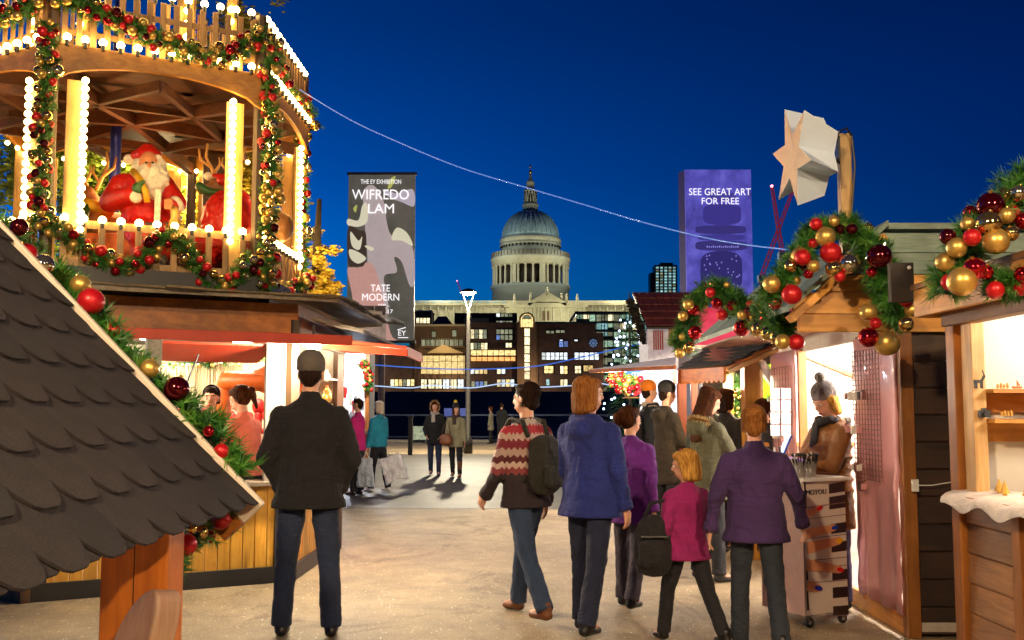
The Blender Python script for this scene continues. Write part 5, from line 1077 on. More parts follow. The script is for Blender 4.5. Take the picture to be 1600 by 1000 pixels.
# roof overhang, gable timbers
g = MB()
for k in range(5):
    g = MB(); x0 = 1.92+k*.148; g.box(x0, x0+.143, 6.95, 10.4, 2.12+.012*k, 2.135+.012*k); g.build('soffit_plank', wood('pink_soffit', '#a87a6a', '#d9a894', 'y', .6), C1)
for (a, c, z0, z1, dy, mm_) in ((1.93, 3.6, 2.02, 2.14, 0, W_or), (1.90, 3.6, 2.145, 2.29, .012, W_or), (2.10, 3.6, 2.295, 2.41, .024, W_or)):
    g = MB(); g.box(a, c, 6.86+dy, 6.91+dy, z0, z1); g.build('gable_beam', mm_, C1, bev=.005)
g = MB(); g.box(2.2, 4.2, 6.89, 6.93, 2.415, 2.56); g.build('gable_board', W_gr, C1, bev=.004); g = MB(); g.box(2.35, 4.2, 6.9, 6.94, 2.565, 2.70); g.build('gable_board', W_gr, C1, bev=.004)
g = MB(); g.add([(1.86, 6.85, 2.16), (1.86, 10.4, 2.16), (2.55, 10.4, 2.74), (2.55, 6.85, 2.74), (1.86, 6.85, 2.20), (1.86, 10.4, 2.20), (2.55, 10.4, 2.78), (2.55, 6.85, 2.78)], [(3, 2, 1, 0), (4, 5, 6, 7), (0, 1, 5, 4), (1, 2, 6, 5), (2, 3, 7, 6), (3, 0, 4, 7)]); g.build('roof_slope', W_gr, C1)
g = MB(); g.box(2.55, 4.3, 6.85, 10.4, 2.72, 2.76); g.build('roof_slope', W_gr, C1)
g = MB(); g.bar((1.86, 6.83, 2.10), (2.50, 6.83, 2.66), .05, .13, up=(0, 1, 0)); g.build('rafter', W_or, C1, bev=.005)
g = MB(); g.tube([(X1, 6.86, 1.0), (X1+.12, 6.85, 1.0), (X1+.25, 6.86, 1.02)], .004, 5); g.box(X1-.01, X1+.03, 6.84, 6.87, .96, 1.04); g.build('hook_and_chain', M_whitep, C1)
for y in (7.7, 9.0): 
    g = MB(); g.box(3.3, 3.42, y-.5, y+.5, 2.15, 2.21); g.build('tube_light', emit('tube_white', (1, .93, .86), 22), C1); lamp('chalet_light', (3.36, y, 2.05), 80, (1, .88, .78), .12, C1)
t = thing('panel_curtain', 'speckled black and white cloth hung low inside the pink chalet doorway', 'curtain', (2.78, 9.2, .1)); g = MB(); g.box(2.78, 2.80, 8.9, 9.35, .2, .95); 
g.build('cloth_sheet', flat('speckled_cloth', '#6a6a66', .8, var=.9, nscale=40), t)
t = thing('card_rack', 'rack of white printed cards on the left pink panel beside the stallholder', 'card rack', at(1222, 700, 9.4)); g = MB(); g.bar(at(1222, 690, 9.4), at(1222, 606, 9.4), .02, .02, up=(0, 1, 0)); g.build('rack_pole', M_wire, t)
for k in range(8):
    c_ = at(1212+(k % 2)*17, 616+(k//2)*19, 9.35); g = MB(); g.par(c_-V(.045, 0, .045), (.085, .01, 0), (0, .006, .008), (0, 0, .09)); g.build('card', flat('card_white', '#e8e4e6', .5, var=.25, nscale=30), t)
t = thing('christmas_tree', 'slim dark christmas tree pricked with blue white lights left of the red tiled roof', 'christmas tree', (xp(985, 640, 20), 20, 0)); g = MB(); R = random.Random(77); bx_ = xp(985, 640, 20); vs = []; fs = []
for _ in range(2600):
    f = R.random()**.6; z = 3.75-f*2.9; r = .06+f*.5; a = R.random()*6.283; p_ = V(bx_+cos(a)*r*R.uniform(.6, 1), 20+sin(a)*r*R.uniform(.6, 1), z); d_ = V(cos(a), sin(a), -.3); w_ = V(-sin(a), cos(a), 0)*.015; k = len(vs); vs += [p_-w_, p_+w_, p_+d_*.13]; fs.append((k, k+1, k+2))
g.add(vs, fs); g.build('branches', M_pine, t, fix=False, kind='stuff'); g = MB(); g.cyl((bx_, 20, 0), (bx_, 20, 3.8), .06, .01); g.build('trunk', W_post, t)
BB = sphmesh('blue_light', .02, emit('blue_white_light', (.45, .6, 1), 5), 8, 6)
for k in range(90):
    f = R.random()**.6; z = 3.75-f*2.9; r = .1+f*.55; a = -R.random()*pi; inst('blue_light', BB, (bx_+cos(a)*r, 20+sin(a)*r, z), t)
# star lantern on its post
t = thing('lantern_post', 'square timber post standing behind the chalet gable with a looped black cable', 'post', (xp(1320, 300, 7.1), 7.1, 2.2)); x = xp(1320, 280, 7.1)
g = MB(); g.box(x-.042, x+.042, 7.06, 7.14, 2.2, zp(210, 7.1)); g.build('timber', wood('post_pale', '#b98a4a', '#e6c07c', 'z', .5), t, bev=.005)
g = MB(); g.tube([at(1300, 237, 7.05), at(1312, 205, 7.0), at(1322, 200, 7.0), at(1331, 212, 7.02), at(1336, 260, 7.02), at(1330, 345, 7.02)], .008, 6); g.box(x-.055, x-.042, 7.05, 7.1, zp(250, 7.1), zp(215, 7.1)); g.build('cable', M_black, t)
t = thing('star_lantern', 'white many pointed paper star lantern facing left on the timber post', 'star lantern', at(1262, 245, 7.0))
front = [(1212, 190), (1228, 193), (1234, 169), (1243, 200), (1262, 232), (1263, 262), (1278, 308), (1262, 302), (1255, 321), (1248, 290), (1232, 270), (1224, 258), (1226, 225)]
mid = [(1230, 178), (1240, 172), (1256, 196), (1264, 198), (1288, 198), (1296, 232), (1307, 262), (1286, 282), (1276, 290), (1272, 304), (1260, 296), (1248, 270), (1236, 230)]
cF = at(1243, 245, 6.78); cM = at(1268, 240, 7.02); A_ = [at(a, b__, 6.8) for a, b__ in front]; n = len(A_)
def starring(c, axis, upv, r1, r2, npt=6, rot=0):
    sd_ = axis.cross(upv).normalized(); u2 = sd_.cross(axis).normalized(); return [c+(sd_*cos(rot+pi*k/npt)+u2*sin(rot+pi*k/npt))*(r1 if k % 2 == 0 else r2) for k in range(2*npt)]
ax = V(-.99, -.10, -.02).normalized(); cS = at(1262, 245, 7.0); L1 = starring(cS+ax*.12, ax, V(0, 0, 1), .37, .15, 6, .30); L2 = starring(cS-ax*.12, ax, V(0, 0, 1), .27, .17, 6, .62)
M_star_lit, nt, b = mk('star_paper_lit'); b.inputs['Base Color'].default_value = (.85, .66, .50, 1); b.inputs['Roughness'].default_value = .8; bump(nt, b, noise(nt, coords(nt), 9, 2), .3, .02)  # front of the white star, warm lamp light put into the paper colour
M_star_shade, nt, b = mk('star_paper_shade'); b.inputs['Base Color'].default_value = (.62, .72, .85, 1); b.inputs['Roughness'].default_value = .7; b.inputs['Subsurface Weight'].default_value = 0; bump(nt, b, noise(nt, coords(nt), 9, 2), .3, .02)  # rear of the same paper, blue of the sky light put into its colour
g = MB(); n = len(L1); g.add(L1+[cS+ax*.09], [(i, (i+1) % n, n) for i in range(n)]); g.build('front_face', M_star_lit, t, fix=False)
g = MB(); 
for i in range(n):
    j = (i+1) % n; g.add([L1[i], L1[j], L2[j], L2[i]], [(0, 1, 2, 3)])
g.add(L2+[cS-ax*.16], [((i+1) % n, i, n) for i in range(n)]); g.build('rear_body', M_star_shade, t, fix=False); g = MB(); g.cyl(cS-ax*.16, (x-.04, 7.08, cS.z-.02), .012); g.build('mount', M_black, t)
# second chalet, far right
C2 = thing('market_stall', 'timber chalet at the far right with a glowing window, shelves and horizontal board front', 'market stall', (3.0, 4.8, 0)); X2 = 2.34
g = MB(); g.box(X2, X2+.07, 5.42, 5.52, 0, 2.03); g.build('corner_post', W_orz, C2, bev=.006); g = MB(); g.box(X2+.03, X2+.10, 5.28, 5.40, 1.05, 1.95); g.build('window_jamb', wood('pale_jamb', '#c08a4c', '#ecc88c', 'z', .5), C2, bev=.004)
g = MB(); g.box(X2-.02, X2+.07, 3.2, 5.52, 1.945, 2.08); g.build('window_head', W_sidy, C2, bev=.005)
g = MB(); g.box(X2-.05, X2+.3, 3.2, 5.4, 1.02, 1.06); g.build('counter', W_sidy, C2, bev=.004)
me = boxmesh('board', .022, 2.2, .148, W_sidy, .006)
for k in range(7): inst('board', me, (X2+.04, 4.32, .0+k*.152), C2, (0, radians(4), 0))
for y in (5.42-.62, 4.2, 3.6): g = MB(); g.box(X2-.015, X2+.022, y-.04, y+.04, 0, 1.02); g.build('stud', W_orz, C2, bev=.004)
g = MB(); g.box(4.0, 4.03, 3.0, 5.6, 0, 2.3); g.build('back_wall', flat('warm_white_lining', '#ddd8cc', .6, var=.1, nscale=1.5), C2); g = MB(); g.box(X2+.07, 4.0, 5.46, 5.49, 0, 2.3); g.build('end_wall', flat('warm_white_lining', '#ddd8cc', .6), C2)
g = MB(); g.box(X2, 4.0, 3.0, 5.5, 2.18, 2.21); g.build('ceiling', M_inw, C2)
for z in (1.452, 1.605):
    g = MB(); g.box(X2+.10, 4.0, 5.2, 5.455, z-.02, z); g.build('shelf', W_or, C2); g = MB(); g.box(X2+.10, 4.0, 5.43, 5.457, z-.12, z-.021); g.build('shelf_back', W_or, C2)
for z in (1.33, 1.55): g = MB(); g.box(3.55, 4.0, 3.1, 5.45, z-.055, z-.02); g.build('shelf', W_ory, C2)
# roof edge of second chalet
g = MB(); g.box(2.23, 3.3, 3.0, 5.58, 2.09, 2.11); g.build('eave_soffit', W_sidy, C2)
g = MB(); g.box(2.20, 2.235, 3.0, 5.58, 2.00, 2.15); g.build('eave_board', W_ory, C2, bev=.004)
g = MB(); g.box(2.24, 2.62, 5.55, 5.60, 2.0, 2.10); g.build('end_beam', W_or, C2, bev=.004)
g = MB(); g.add([(2.19, 3, 2.152), (2.19, 5.6, 2.152), (3.3, 5.6, 2.33), (3.3, 3, 2.33), (2.19, 3, 2.18), (2.19, 5.6, 2.18), (3.3, 5.6, 2.36), (3.3, 3, 2.36)], [(3, 2, 1, 0), (4, 5, 6, 7), (0, 1, 5, 4), (1, 2, 6, 5), (2, 3, 7, 6), (3, 0, 4, 7)]); g.build('roof_slope', W_sidy, C2)
g = MB(); g.par((2.09, 5.61, 2.09), (.13, 0, 0), (0, .05, 0), (0, 0, .22)); g.build('eave_end', flat('grey_brown_board', '#2a221c', .6), C2, bev=.004); g = MB(); g.ell((2.19, 5.60, 2.28), (.012, .01, .012)); g.build('bolt', M_whitep, C2, True)
g = MB(); g.box(2.9, 3.0, 3.6, 5.0, 2.12, 2.17); g.build('tube_light', emit('tube_warm', (1, .92, .8), 18), C2); lamp('window_light', (3.1, 4.4, 2.0), 26, (1, .86, .66), .15, C2); lamp('window_light', (2.9, 5.0, 2.0), 12, (1, .86, .66), .15, C2)
# white cloth over the counter
g = MB(); n = 26; R = random.Random(8); top_, fr, lo = [], [], []
for i in range(n+1):
    y = 5.47-i*.08; top_.append((X2+.28, y, 1.075)); fr.append((X2-.065-.012*R.random(), y, 1.08+.01*R.random())); lo.append((X2-.075-.03*R.random(), y, .985+.03*sin(i*1.3)+.02*R.random()))
g.add(top_+fr+lo, [(r*(n+1)+i, r*(n+1)+i+1, (r+1)*(n+1)+i+1, (r+1)*(n+1)+i) for r in range(2) for i in range(n)]); o = g.build('white_cloth', cloth('counter_cloth', '#e6dcd4', 1), None, True, fix=False); s = o.modifiers.new('t', 'SOLIDIFY'); s.thickness = .008; s = o.modifiers.new('s', 'SUBSURF'); s.levels = 2; s.render_levels = 2; set_(o, 'crumpled white cloth over the counter of the far right chalet', 'cloth')
def goods(name, label, cat, p, kind, m, group=None, sc=.55):
    g = MB(); P0 = Vector(p); p = (0, 0, 0); x = y = z = 0
    if kind == 'tree': g.lathe([(.02, 0), (.02, .02), (.045, .02), (.03, .05), (.035, .05), (.018, .085), (.022, .085), (.003, .13)], p, 8)
    if kind == 'deer': y += .0; x -= .02; g.box(x-.05, x+.03, y-.012, y+.012, z+.05, z+.08); [g.box(x+a, x+a+.008, y-.01, y+.01, z, z+.05) for a in (-.048, -.03, .01, .022)]; g.bar((x+.02, y, z+.07), (x+.05, y, z+.12), .02, .02); g.bar((x+.05, y, z+.12), (x+.03, y, z+.17), .008, .008)
    if kind == 'camera': g.box(x-.05, x+.05, y-.02, y+.02, z, z+.065); g.cyl((x, y-.02, z+.03), (x, y-.045, z+.03), .022); g.box(x-.02, x+.02, y-.015, y+.015, z+.065, z+.085)
    if kind == 'letters': 
        for k in range(4): g.box(x-.06+k*.03, x-.045+k*.03, y-.008, y+.008, z, z+.04+.01*(k % 2)); g.box(x-.06+k*.03, x-.035+k*.03, y-.008, y+.008, z+.016, z+.022)
    if kind == 'boat': g.prism([(-.05, .02), (.05, .02), (.035, 0), (-.035, 0)], p, (1, 0, 0), (0, 0, 1), (0, .02, 0)); g.box(x-.002, x+.002, y+.005, y+.012, z+.02, z+.08); g.prism([(0, .025), (.03, .025), (0, .075)], p, (1, 0, 0), (0, 0, 1), (0, .006, 0))
    o = g.build(name, m, None); o.location = P0; o.scale = (sc,)*3; return set_(o, label, cat, group)
M_gw = flat('ornament_wood', '#d9a648', .5)
p = lambda px, py, Y: at(px, py, Y)
goods('deer_figure', 'small dark deer figure on the upper window shelf of the right chalet', 'figure', at(1534, 607, 5.25), 'deer', M_iron); goods('letter_block', 'row of small pale letter shapes on the upper window shelf', 'ornament', at(1568, 607, 5.25), 'letters', M_gw)
goods('toy_boat', 'little toy boat at the right end of the upper window shelf', 'toy boat', at(1590, 607, 5.25), 'boat', M_mor); goods('toy_camera', 'small dark toy camera on the lower window shelf', 'toy camera', at(1538, 652, 5.25), 'camera', M_iron); goods('wooden_letters', 'row of tiny tan letters on the lower window shelf', 'ornament', at(1574, 650, 5.25), 'letters', M_gw)
for k, px in enumerate((1545, 1552, 1572, 1580, 1588)): goods('wooden_tree', ('leftmost golden wooden tree on the white counter cloth', 'second golden wooden tree from the left on the counter cloth', 'middle golden wooden tree on the white counter cloth', 'second golden wooden tree from the right edge of the cloth', 'golden wooden tree nearest the right edge of the picture')[k], 'ornament', (X2+.05+.04*(k % 2), 5.3-k*.14, 1.085), 'tree', M_gw, 'wooden trees on the counter cloth')
# garlands on the chalets
FX = [(1250, 400, 6.6, 14, 'gm'), (1237, 460, 6.55, 16, 'rm'), (1298, 395, 6.55, 17, 'rm'), (1290, 370, 6.55, 16, 'gm'), (1275, 350, 6.6, 10, 'rm'), (1303, 346, 6.6, 9, 'gm'), (1331, 358, 6.6, 9, 'dr'), (1374, 401, 6.45, 20, 'dr'), (1325, 412, 6.5, 16, 'ss'), (1302, 420, 6.5, 13, 'gs'), (1271, 416, 6.52, 10, 'gm'), (1312, 432, 6.5, 9, 'rm'), (1362, 425, 6.5, 8, 'rs'), (1206, 444, 6.6, 14, 'gm'), (1235, 416, 6.6, 10, 'gs'), (1263, 428, 6.55, 8, 'rs'), (1254, 402, 6.55, 13, 'rm')]
garland('pine garland with large red and gold baubles arched over the gable of the pink chalet', [at(1196, 470, 6.75), at(1222, 440, 6.7), at(1250, 400, 6.7), at(1278, 362, 6.72), at(1320, 355, 6.72), at(1355, 380, 6.7), at(1385, 410, 6.65)], .085, 400, 8, (.03, .045), 31, .08, .0035, fixed=FX, per=28, caps=True)
FX = [(1356, 488, 6.45, 14, 'gm'), (1357, 527, 6.42, 16, 'rs'), (1386, 536, 6.4, 20, 'gm'), (1368, 505, 6.42, 9, 'rm'), (1416, 470, 6.4, 11, 'rs'), (1416, 506, 6.4, 12, 'gs'), (1424, 484, 6.45, 11, 'gm')]
garland('pine garland tail hanging over the amber beam, big gold bauble at its tip', [at(1385, 410, 6.62), at(1372, 440, 6.62), at(1390, 465, 6.6), at(1402, 490, 6.6), at(1395, 500, 6.6)], .085, 220, 2, (.03, .04), 32, .08, .0035, fixed=FX, per=28, caps=True)
FX = [(1076, 476, 8.3, 9, 'gm'), (1067, 494, 8.3, 8, 'gm'), (1086, 520, 8.3, 11, 'rs'), (1077, 543, 8.3, 9, 'gs'), (1062, 552, 8.3, 8, 'gm'), (1110, 457, 8.2, 8, 'rm'), (1120, 474, 8.1, 9, 'rs'), (1128, 492, 8, 9, 'rm'), (1159, 513, 7.9, 13, 'rs'), (1171, 489, 7.8, 10, 'rs'), (1160, 492, 7.8, 8, 'gm'), (1200, 522, 7.3, 12, 'gs'), (1215, 527, 7.2, 13, 'gs'), (1223, 507, 7.2, 9, 'rm'), (1244, 535, 7.0, 13, 'rm'), (1223, 534, 7.0, 12, 'gm'), (1185, 515, 7.5, 12, 'gs')]
garland('long pine garland with small baubles drooping between the chalets over the pink awning', [at(1062, 545, 8.5), at(1078, 505, 8.5), at(1090, 470, 8.5), at(1115, 452, 8.4), at(1145, 470, 8.2), at(1175, 492, 8.0), at(1205, 498, 7.5), at(1232, 510, 7.1)], .10, 600, 26, (.028, .045), 33, .085, .004, fixed=FX, per=28, kinds='gm gs rm rs gm rs')
FX = [(1548, 322, 4.5, 22, 'dr'), (1573, 337, 4.45, 13, 'gm'), (1512, 350, 4.5, 11, 'gm'), (1545, 350, 4.4, 20, 'gs'), (1556, 377, 4.4, 21, 'gm'), (1519, 371, 4.4, 14, 'rm'), (1495, 387, 4.45, 16, 'gm'), (1481, 370, 4.5, 13, 'dr'), (1523, 420, 4.35, 18, 'rs'), (1503, 440, 4.35, 23, 'gm'), (1540, 425, 4.4, 12, 'rs'), (1580, 365, 4.4, 12, 'gs'), (1555, 453, 4.4, 14, 'rm'), (1596, 450, 4.4, 13, 'rm'), (1591, 302, 4.5, 13, 'ss'), (1600, 345, 4.45, 14, 'rs')]
garland('pine garland crowded with big baubles climbing the eave of the far right chalet', [at(1478, 460, 4.6), at(1495, 410, 4.6), at(1530, 360, 4.6), at(1570, 325, 4.6), at(1595, 290, 4.6), at(1640, 270, 4.6)], .09, 400, 8, (.03, .045), 34, .07, .0025, fixed=FX, per=30, caps=True)
garland('thin pine garland along the underside of the far right eave', [at(1540, 440, 4.5), at(1575, 448, 4.45), at(1625, 430, 4.4)], .07, 120, 2, (.03, .04), 35, .06, .0025, per=26)
# ---------------------------------------------------------------- shingled bar hut in the middle distance
H = thing('market_stall', 'rustic bar hut with a low shingled roof, scalloped amber fascia and thick posts', 'market stall', (2.6, 11.3, 0))
ne, fe, nr, frr = at(1135, 578, 10.3), at(1055, 583, 12.2), at(1222, 538, 10.3), at(1112, 541, 12.2)
def quadslab(name, m, q, th, par): g = MB(); q = [Vector(p) for p in q]; g.add(q+[p+V(0, 0, th) for p in q], [(3, 2, 1, 0), (4, 5, 6, 7), (0, 1, 5, 4), (1, 2, 6, 5), (2, 3, 7, 6), (3, 0, 4, 7)]); return g.build(name, m, par)
quadslab('roof_deck', W_brown, [ne, nr, frr, fe], .03, H)
for r in range(7):
    for k in range(9):
        f0, f1 = (k+(.5 if r % 2 else 0))/9.5, (k+.94+(.5 if r % 2 else 0))/9.5; s0, s1 = r/7, (r+1.15)/7
        bl = lambda s, f: ne.lerp(fe, min(f, 1)).lerp(nr.lerp(frr, min(f, 1)), min(s, 1))
        q = [bl(s0, f0)+V(0, 0, .048), bl(s1, f0)+V(0, 0, .036), bl(s1, f1)+V(0, 0, .036), bl(s0, f1)+V(0, 0, .048)]; quadslab('shingle', M_sh, q, .008, H)
# scalloped fascia along eave
g = MB(); d = fe-ne; L = d.length; u = d.normalized(); poly = [(0, .03), (0, -.10)]
for k in range(12): poly += [(L*(k+q/4)/12, -.10-.03*sin(pi*q/4)) for q in range(1, 5)]
poly += [(L, .03)]; g.prism(poly, ne, u, (0, 0, 1), (-.03, 0, 0)); g.build('scalloped_fascia', wood('fascia_amber', '#b5560c', '#e8902c', 'y', .5), H)
g = MB(); g.bar(ne-V(0, .03, .03), nr-V(0, .03, .03), .04, .12, up=(0, 1, 0)); g.build('barge_board', wood('barge_pale', '#b98a4a', '#dcb478', 'x', .5), H, bev=.004)
g = MB(); g.bar(nr-V(0, .03, .03), nr-V(-1.0, .03, .45), .04, .12, up=(0, 1, 0)); g.build('barge_board', wood('barge_pale', '#b98a4a', '#dcb478', 'x', .5), H, bev=.004)
for px, Y, w, m_ in ((1175, 10.5, .19, wood('hut_amber_post', '#b06a14', '#eba834', 'z', .45)), (1138, 11.6, .10, wood('hut_amber_post', '#b06a14', '#eba834', 'z', .45)), (1065, 11.9, .10, wood('hut_red_post', '#6d2a14', '#a84a24', 'z', .5)), (1085, 12.1, .08, wood('hut_red_post', '#6d2a14', '#a84a24', 'z', .5))):
    x = xp(px, 620, Y); g = MB(); g.box(x-w/2, x+w/2, Y-w/2, Y+w/2, 0, zp(555, Y) if px > 1160 else zp(578, Y)); g.build('post', m_, H, bev=.006)
g = MB(); g.bar(at(1188, 566, 10.45), at(1216, 612, 10.45), .08, .10, up=(0, 1, 0)); g.build('brace', wood('brace_dark', '#4d3220', '#7d5532', 'x', .6), H)
g = MB(); g.box(xp(1186, 690, 10.4), xp(1186, 690, 10.4)+.9, 10.2, 10.6, zp(692, 10.4)-.03, zp(692, 10.4)+.01); g.build('bar_top', W_or, H, bev=.004)
g = MB(); g.box(xp(1190, 690, 10.4), xp(1190, 690, 10.4)+.9, 10.3, 10.5, 0, zp(692, 10.4)-.03); g.build('bar_front', W_sid, H)
garland('fairy light pine garland wound round a pole inside the bar hut', [at(1146, 590, 11.9), at(1140, 630, 11.9), at(1150, 670, 11.9), at(1142, 710, 11.9)], .12, 200, 30, (.02, .03), 41, .07, .005, kinds='gs ss gm')
t = thing('potted_shrub', 'bright yellow green leafy shrub lit behind the bar hut post', 'shrub', at(1204, 650, 12.5)); g = MB(); R = random.Random(9); cc = at(1206, 610, 12.5)
for _ in range(500):
    p_ = cc+V(R.gauss(0, .11), R.gauss(0, .1), R.gauss(0, .12)); d_ = V(R.gauss(0, 1), R.gauss(0, 1), R.gauss(0, 1)).normalized(); u, w = frame_of(d_); g.add([p_-u*.035, p_+w*.02, p_+u*.035, p_-w*.02], [(0, 1, 2, 3)])
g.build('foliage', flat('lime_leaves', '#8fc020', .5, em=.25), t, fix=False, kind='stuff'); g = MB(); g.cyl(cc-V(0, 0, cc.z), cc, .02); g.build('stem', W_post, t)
lamp('bar_light', at(1150, 600, 11.2), 45, (1, .8, .5), .08, H); lamp('bar_light', at(1190, 600, 12.0), 30, (1, .8, .5), .08, H)
# pink and red awning stall behind
T3 = thing('market_stall', 'stall with a sloping pink red fabric awning behind the long garland', 'market stall', (3.2, 13.5, 0)); Yp = 13.2
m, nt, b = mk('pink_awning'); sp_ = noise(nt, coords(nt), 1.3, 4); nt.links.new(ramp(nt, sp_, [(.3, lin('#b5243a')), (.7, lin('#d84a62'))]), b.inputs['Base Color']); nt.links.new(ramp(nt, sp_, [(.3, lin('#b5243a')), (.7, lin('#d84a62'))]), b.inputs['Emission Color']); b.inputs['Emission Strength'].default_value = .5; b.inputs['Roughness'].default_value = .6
g = MB(); a0, a1, a2, a3 = at(1072, 540, 12.9), at(1262, 540, 12.9), at(1250, 482, 14.0), at(1096, 482, 14.0); g.add([a0, a1, a2, a3]+[p_+V(0, .01, .02) for p_ in (a0, a1, a2, a3)], [(3, 2, 1, 0), (4, 5, 6, 7), (0, 1, 5, 4), (1, 2, 6, 5), (2, 3, 7, 6), (3, 0, 4, 7)]); g.build('awning', m, T3)
g = MB(); g.bar(a0-V(0, .02, .02), a1-V(0, .02, .02), .05, .05); g.build('awning_rail', M_whitep, T3)
g = MB(); g.box(2.6, 3.9, 14, 16, 0, a2.z-.05); g.build('wall', W_dk, T3)
# red tiled stall further back
T4 = thing('market_stall', 'far stall with a red brown tiled roof, white walls and red striped shutter', 'market stall', (2.6, 17.5, 0))
r0, r1, r2, r3 = at(1011, 514, 16.6), at(1100, 514, 16.6), at(1090, 461, 18.0), at(988, 461, 18.0)
quadslab('roof_deck', W_dk, [r0, r1, r2, r3], .03, T4); M_tile = flat('roof_tile_red', '#7d3a2c', .6, var=.3, nscale=4)
for r in range(5):
    for k in range(9):
        bl = lambda s, f: r0.lerp(r1, f).lerp(r3.lerp(r2, f), min(s, 1)); q = [bl(r/5, k/9+.004), bl(r/5, (k+1)/9-.004), bl((r+1.1)/5, (k+1)/9-.004), bl((r+1.1)/5, k/9+.004)]
        quadslab('tile', M_tile, [q[0]+V(0, 0, .055), q[1]+V(0, 0, .055), q[2]+V(0, 0, .038), q[3]+V(0, 0, .038)], .012, T4)
M_shw = flat('shed_white', '#cfc4c4', .6, em=.12)
x0, x1 = xp(1013, 560, 16.8), xp(1062, 560, 16.8); g = MB(); g.box(x0, x1+1, 16.8, 18, 0, zp(514, 16.8)); g.build('wall', M_shw, T4)
for k in range(5): g = MB(); xx = xp(1022+k*3.4, 560, 16.7); g.box(xx, xx+.018, 16.74, 16.78, zp(546, 16.7), zp(516, 16.7)); g.build('red_stripe', W_red, T4)
g = MB(); g.box(xp(1046, 560, 16.7), x1, 16.70, 16.78, zp(540, 16.7), zp(514, 16.7)); g.build('dark_panel', W_brown, T4)
quadslab('white_awning', M_shw, [at(924, 579, 15.2), at(1055, 572, 13.4), at(1056, 560, 14.4), at(985, 571, 16.8)], .02, T4); g = MB(); g.bar(at(922, 580, 15.2), at(1055, 574, 13.4), .04, .05); g.build('awning_rail', W_brown, T4)
g = MB(); g.box(xp(1024, 600, 14.6), xp(1058, 600, 14.6), 14.6, 16.4, 0, zp(574, 14.6)); g.build('side_wall', emit('lit_white_panel', (.85, .85, 1), .75), T4)
g = MB(); g.box(xp(979, 584, 16.4), xp(1023, 584, 16.4), 16.4, 16.45, zp(593, 16.4), zp(577, 16.4)); g.build('blue_sign', flat('sign_bright_blue', '#2a6ad0', .4, em=.9, var=.3, nscale=8), T4); c_ = at(1001, 585, 16.35); text('lettering', 'grill', emit('sign_white', (.8, .9, 1), 1), c_, .3, T4)
for k in range(4): g = MB(); g.par(at(976, 600+k*22, 16.5), (.5, 0, 0), (0, .3, 0), (0, 0, .02)); g.build('shelf', W_or, T4)
garland('wreath cluster of red and gold baubles on a small tree under the far white awning', [at(955, 585, 16), at(965, 592, 16), at(975, 600, 16), at(1000, 603, 16)], .14, 160, 46, (.035, .06), 42, .08, .006, kinds='rm gm rs gs rm', group=None)
lamp('awning_light', at(960, 585, 15.0), 160, (1, .8, .6), .1, T4)
t = thing('pine_wall', 'dark bushy greenery hanging at the left end of the red tiled roof', 'greenery', at(990, 520, 17.2)); g = MB(); R = random.Random(3)
for _ in range(900):
    f = R.random(); p_ = at(984+f*26+R.gauss(0, 2.5), 468+f*70, 17.2)+V(0, R.gauss(0, .1), 0); d_ = V(R.gauss(0, 1), R.gauss(0, 1), R.gauss(0, 1)).normalized(); u, w = frame_of(d_); g.add([p_-u*.05, p_+w*.02, p_+u*.05, p_-w*.02], [(0, 1, 2, 3)])
g.build('foliage', flat('dark_leaves', '#2a2418', .8), t, fix=False, kind='stuff'); g = MB(); g.tube([at(984, 468, 17.25), at(1010, 540, 17.25), V(xp(1010, 640, 17.25), 17.25, 0)], .02, 6); g.build('stem', W_post, t)
# ---------------------------------------------------------------- stall far left behind the man
T5 = thing('market_stall', 'far stall with white lit inside, red sign and grey gable behind the man in cap', 'market stall', (-4, 22, 0))
xa, xb = xp(455, 600, 21.5), xp(577, 600, 21.5)
for k in range(8): g = MB(); w = (xb+.35-xa)/8; g.box(xa+w*k, xa+w*(k+1)-.01, 21.45, 21.49, zp(540, 21.5), zp(478, 21.5)); g.build('gable_plank', wood('gable_grey', '#6d5f58', '#9a8a80', 'z', .7), T5)
quadslab('roof_slope', W_grey, [V(xa-.3, 21.2, zp(476, 21.3)), V(xb+.3, 21.2, zp(492, 21.3)), V(xb+.5, 24, zp(492, 21.3)), V(xa-.3, 24, zp(476, 21.3))], .06, T5)
g = MB(); g.box(xa-.4, xb-.12, 22.9, 22.95, 0, 3); g.box(xb-.12, xb-.08, 21.6, 22.95, 0, 3); g.build('back_wall', M_inw, T5); g = MB(); g.box(xa, xb, 21.55, 21.6, 0, 1); g.build('counter_front', W_sid, T5); g = MB(); g.box(xa, xb, 21.3, 21.7, 1.0, 1.05); g.build('counter', W_grey, T5)
for q in (xa, xb-.08): g = MB(); g.box(q, q+.08, 21.5, 21.6, 0, zp(540, 21.5)); g.build('post', W_orz, T5)
cs = at(543, 524, 21.4); g = MB(); g.box(cs.x-.18, cs.x+.18, 21.38, 21.43, cs.z-.05, cs.z+.05); g.build('red_sign', emit('sign_red', (1, .05, .06), 1.2), T5); text('lettering', 'PUBLIC', emit('sign_white', (.8, .9, 1), 1), (cs.x, 21.37, cs.z), .28, T5)
quadslab('pink_awning', flat('dusty_pink', '#b56a5e', .6), [at(540, 552, 20.4), at(583, 552, 20.4), at(575, 540, 21.5), at(520, 540, 21.5)], .02, T5)
lamp('stall_light', at(548, 575, 22.6), 150, (.75, .82, 1), .15, T5); lamp('awning_fill', at(560, 556, 20.3), 95, (1, .9, .8), .12, T5); g = MB(); c_ = at(545, 572, 22.9); g.ell(c_, (.14, .05, .1)); g.build('light_panel', emit('cold_light', (.7, .82, 1), 6), T5, True)  # lamp under the awning is added to light the distant women's fronts
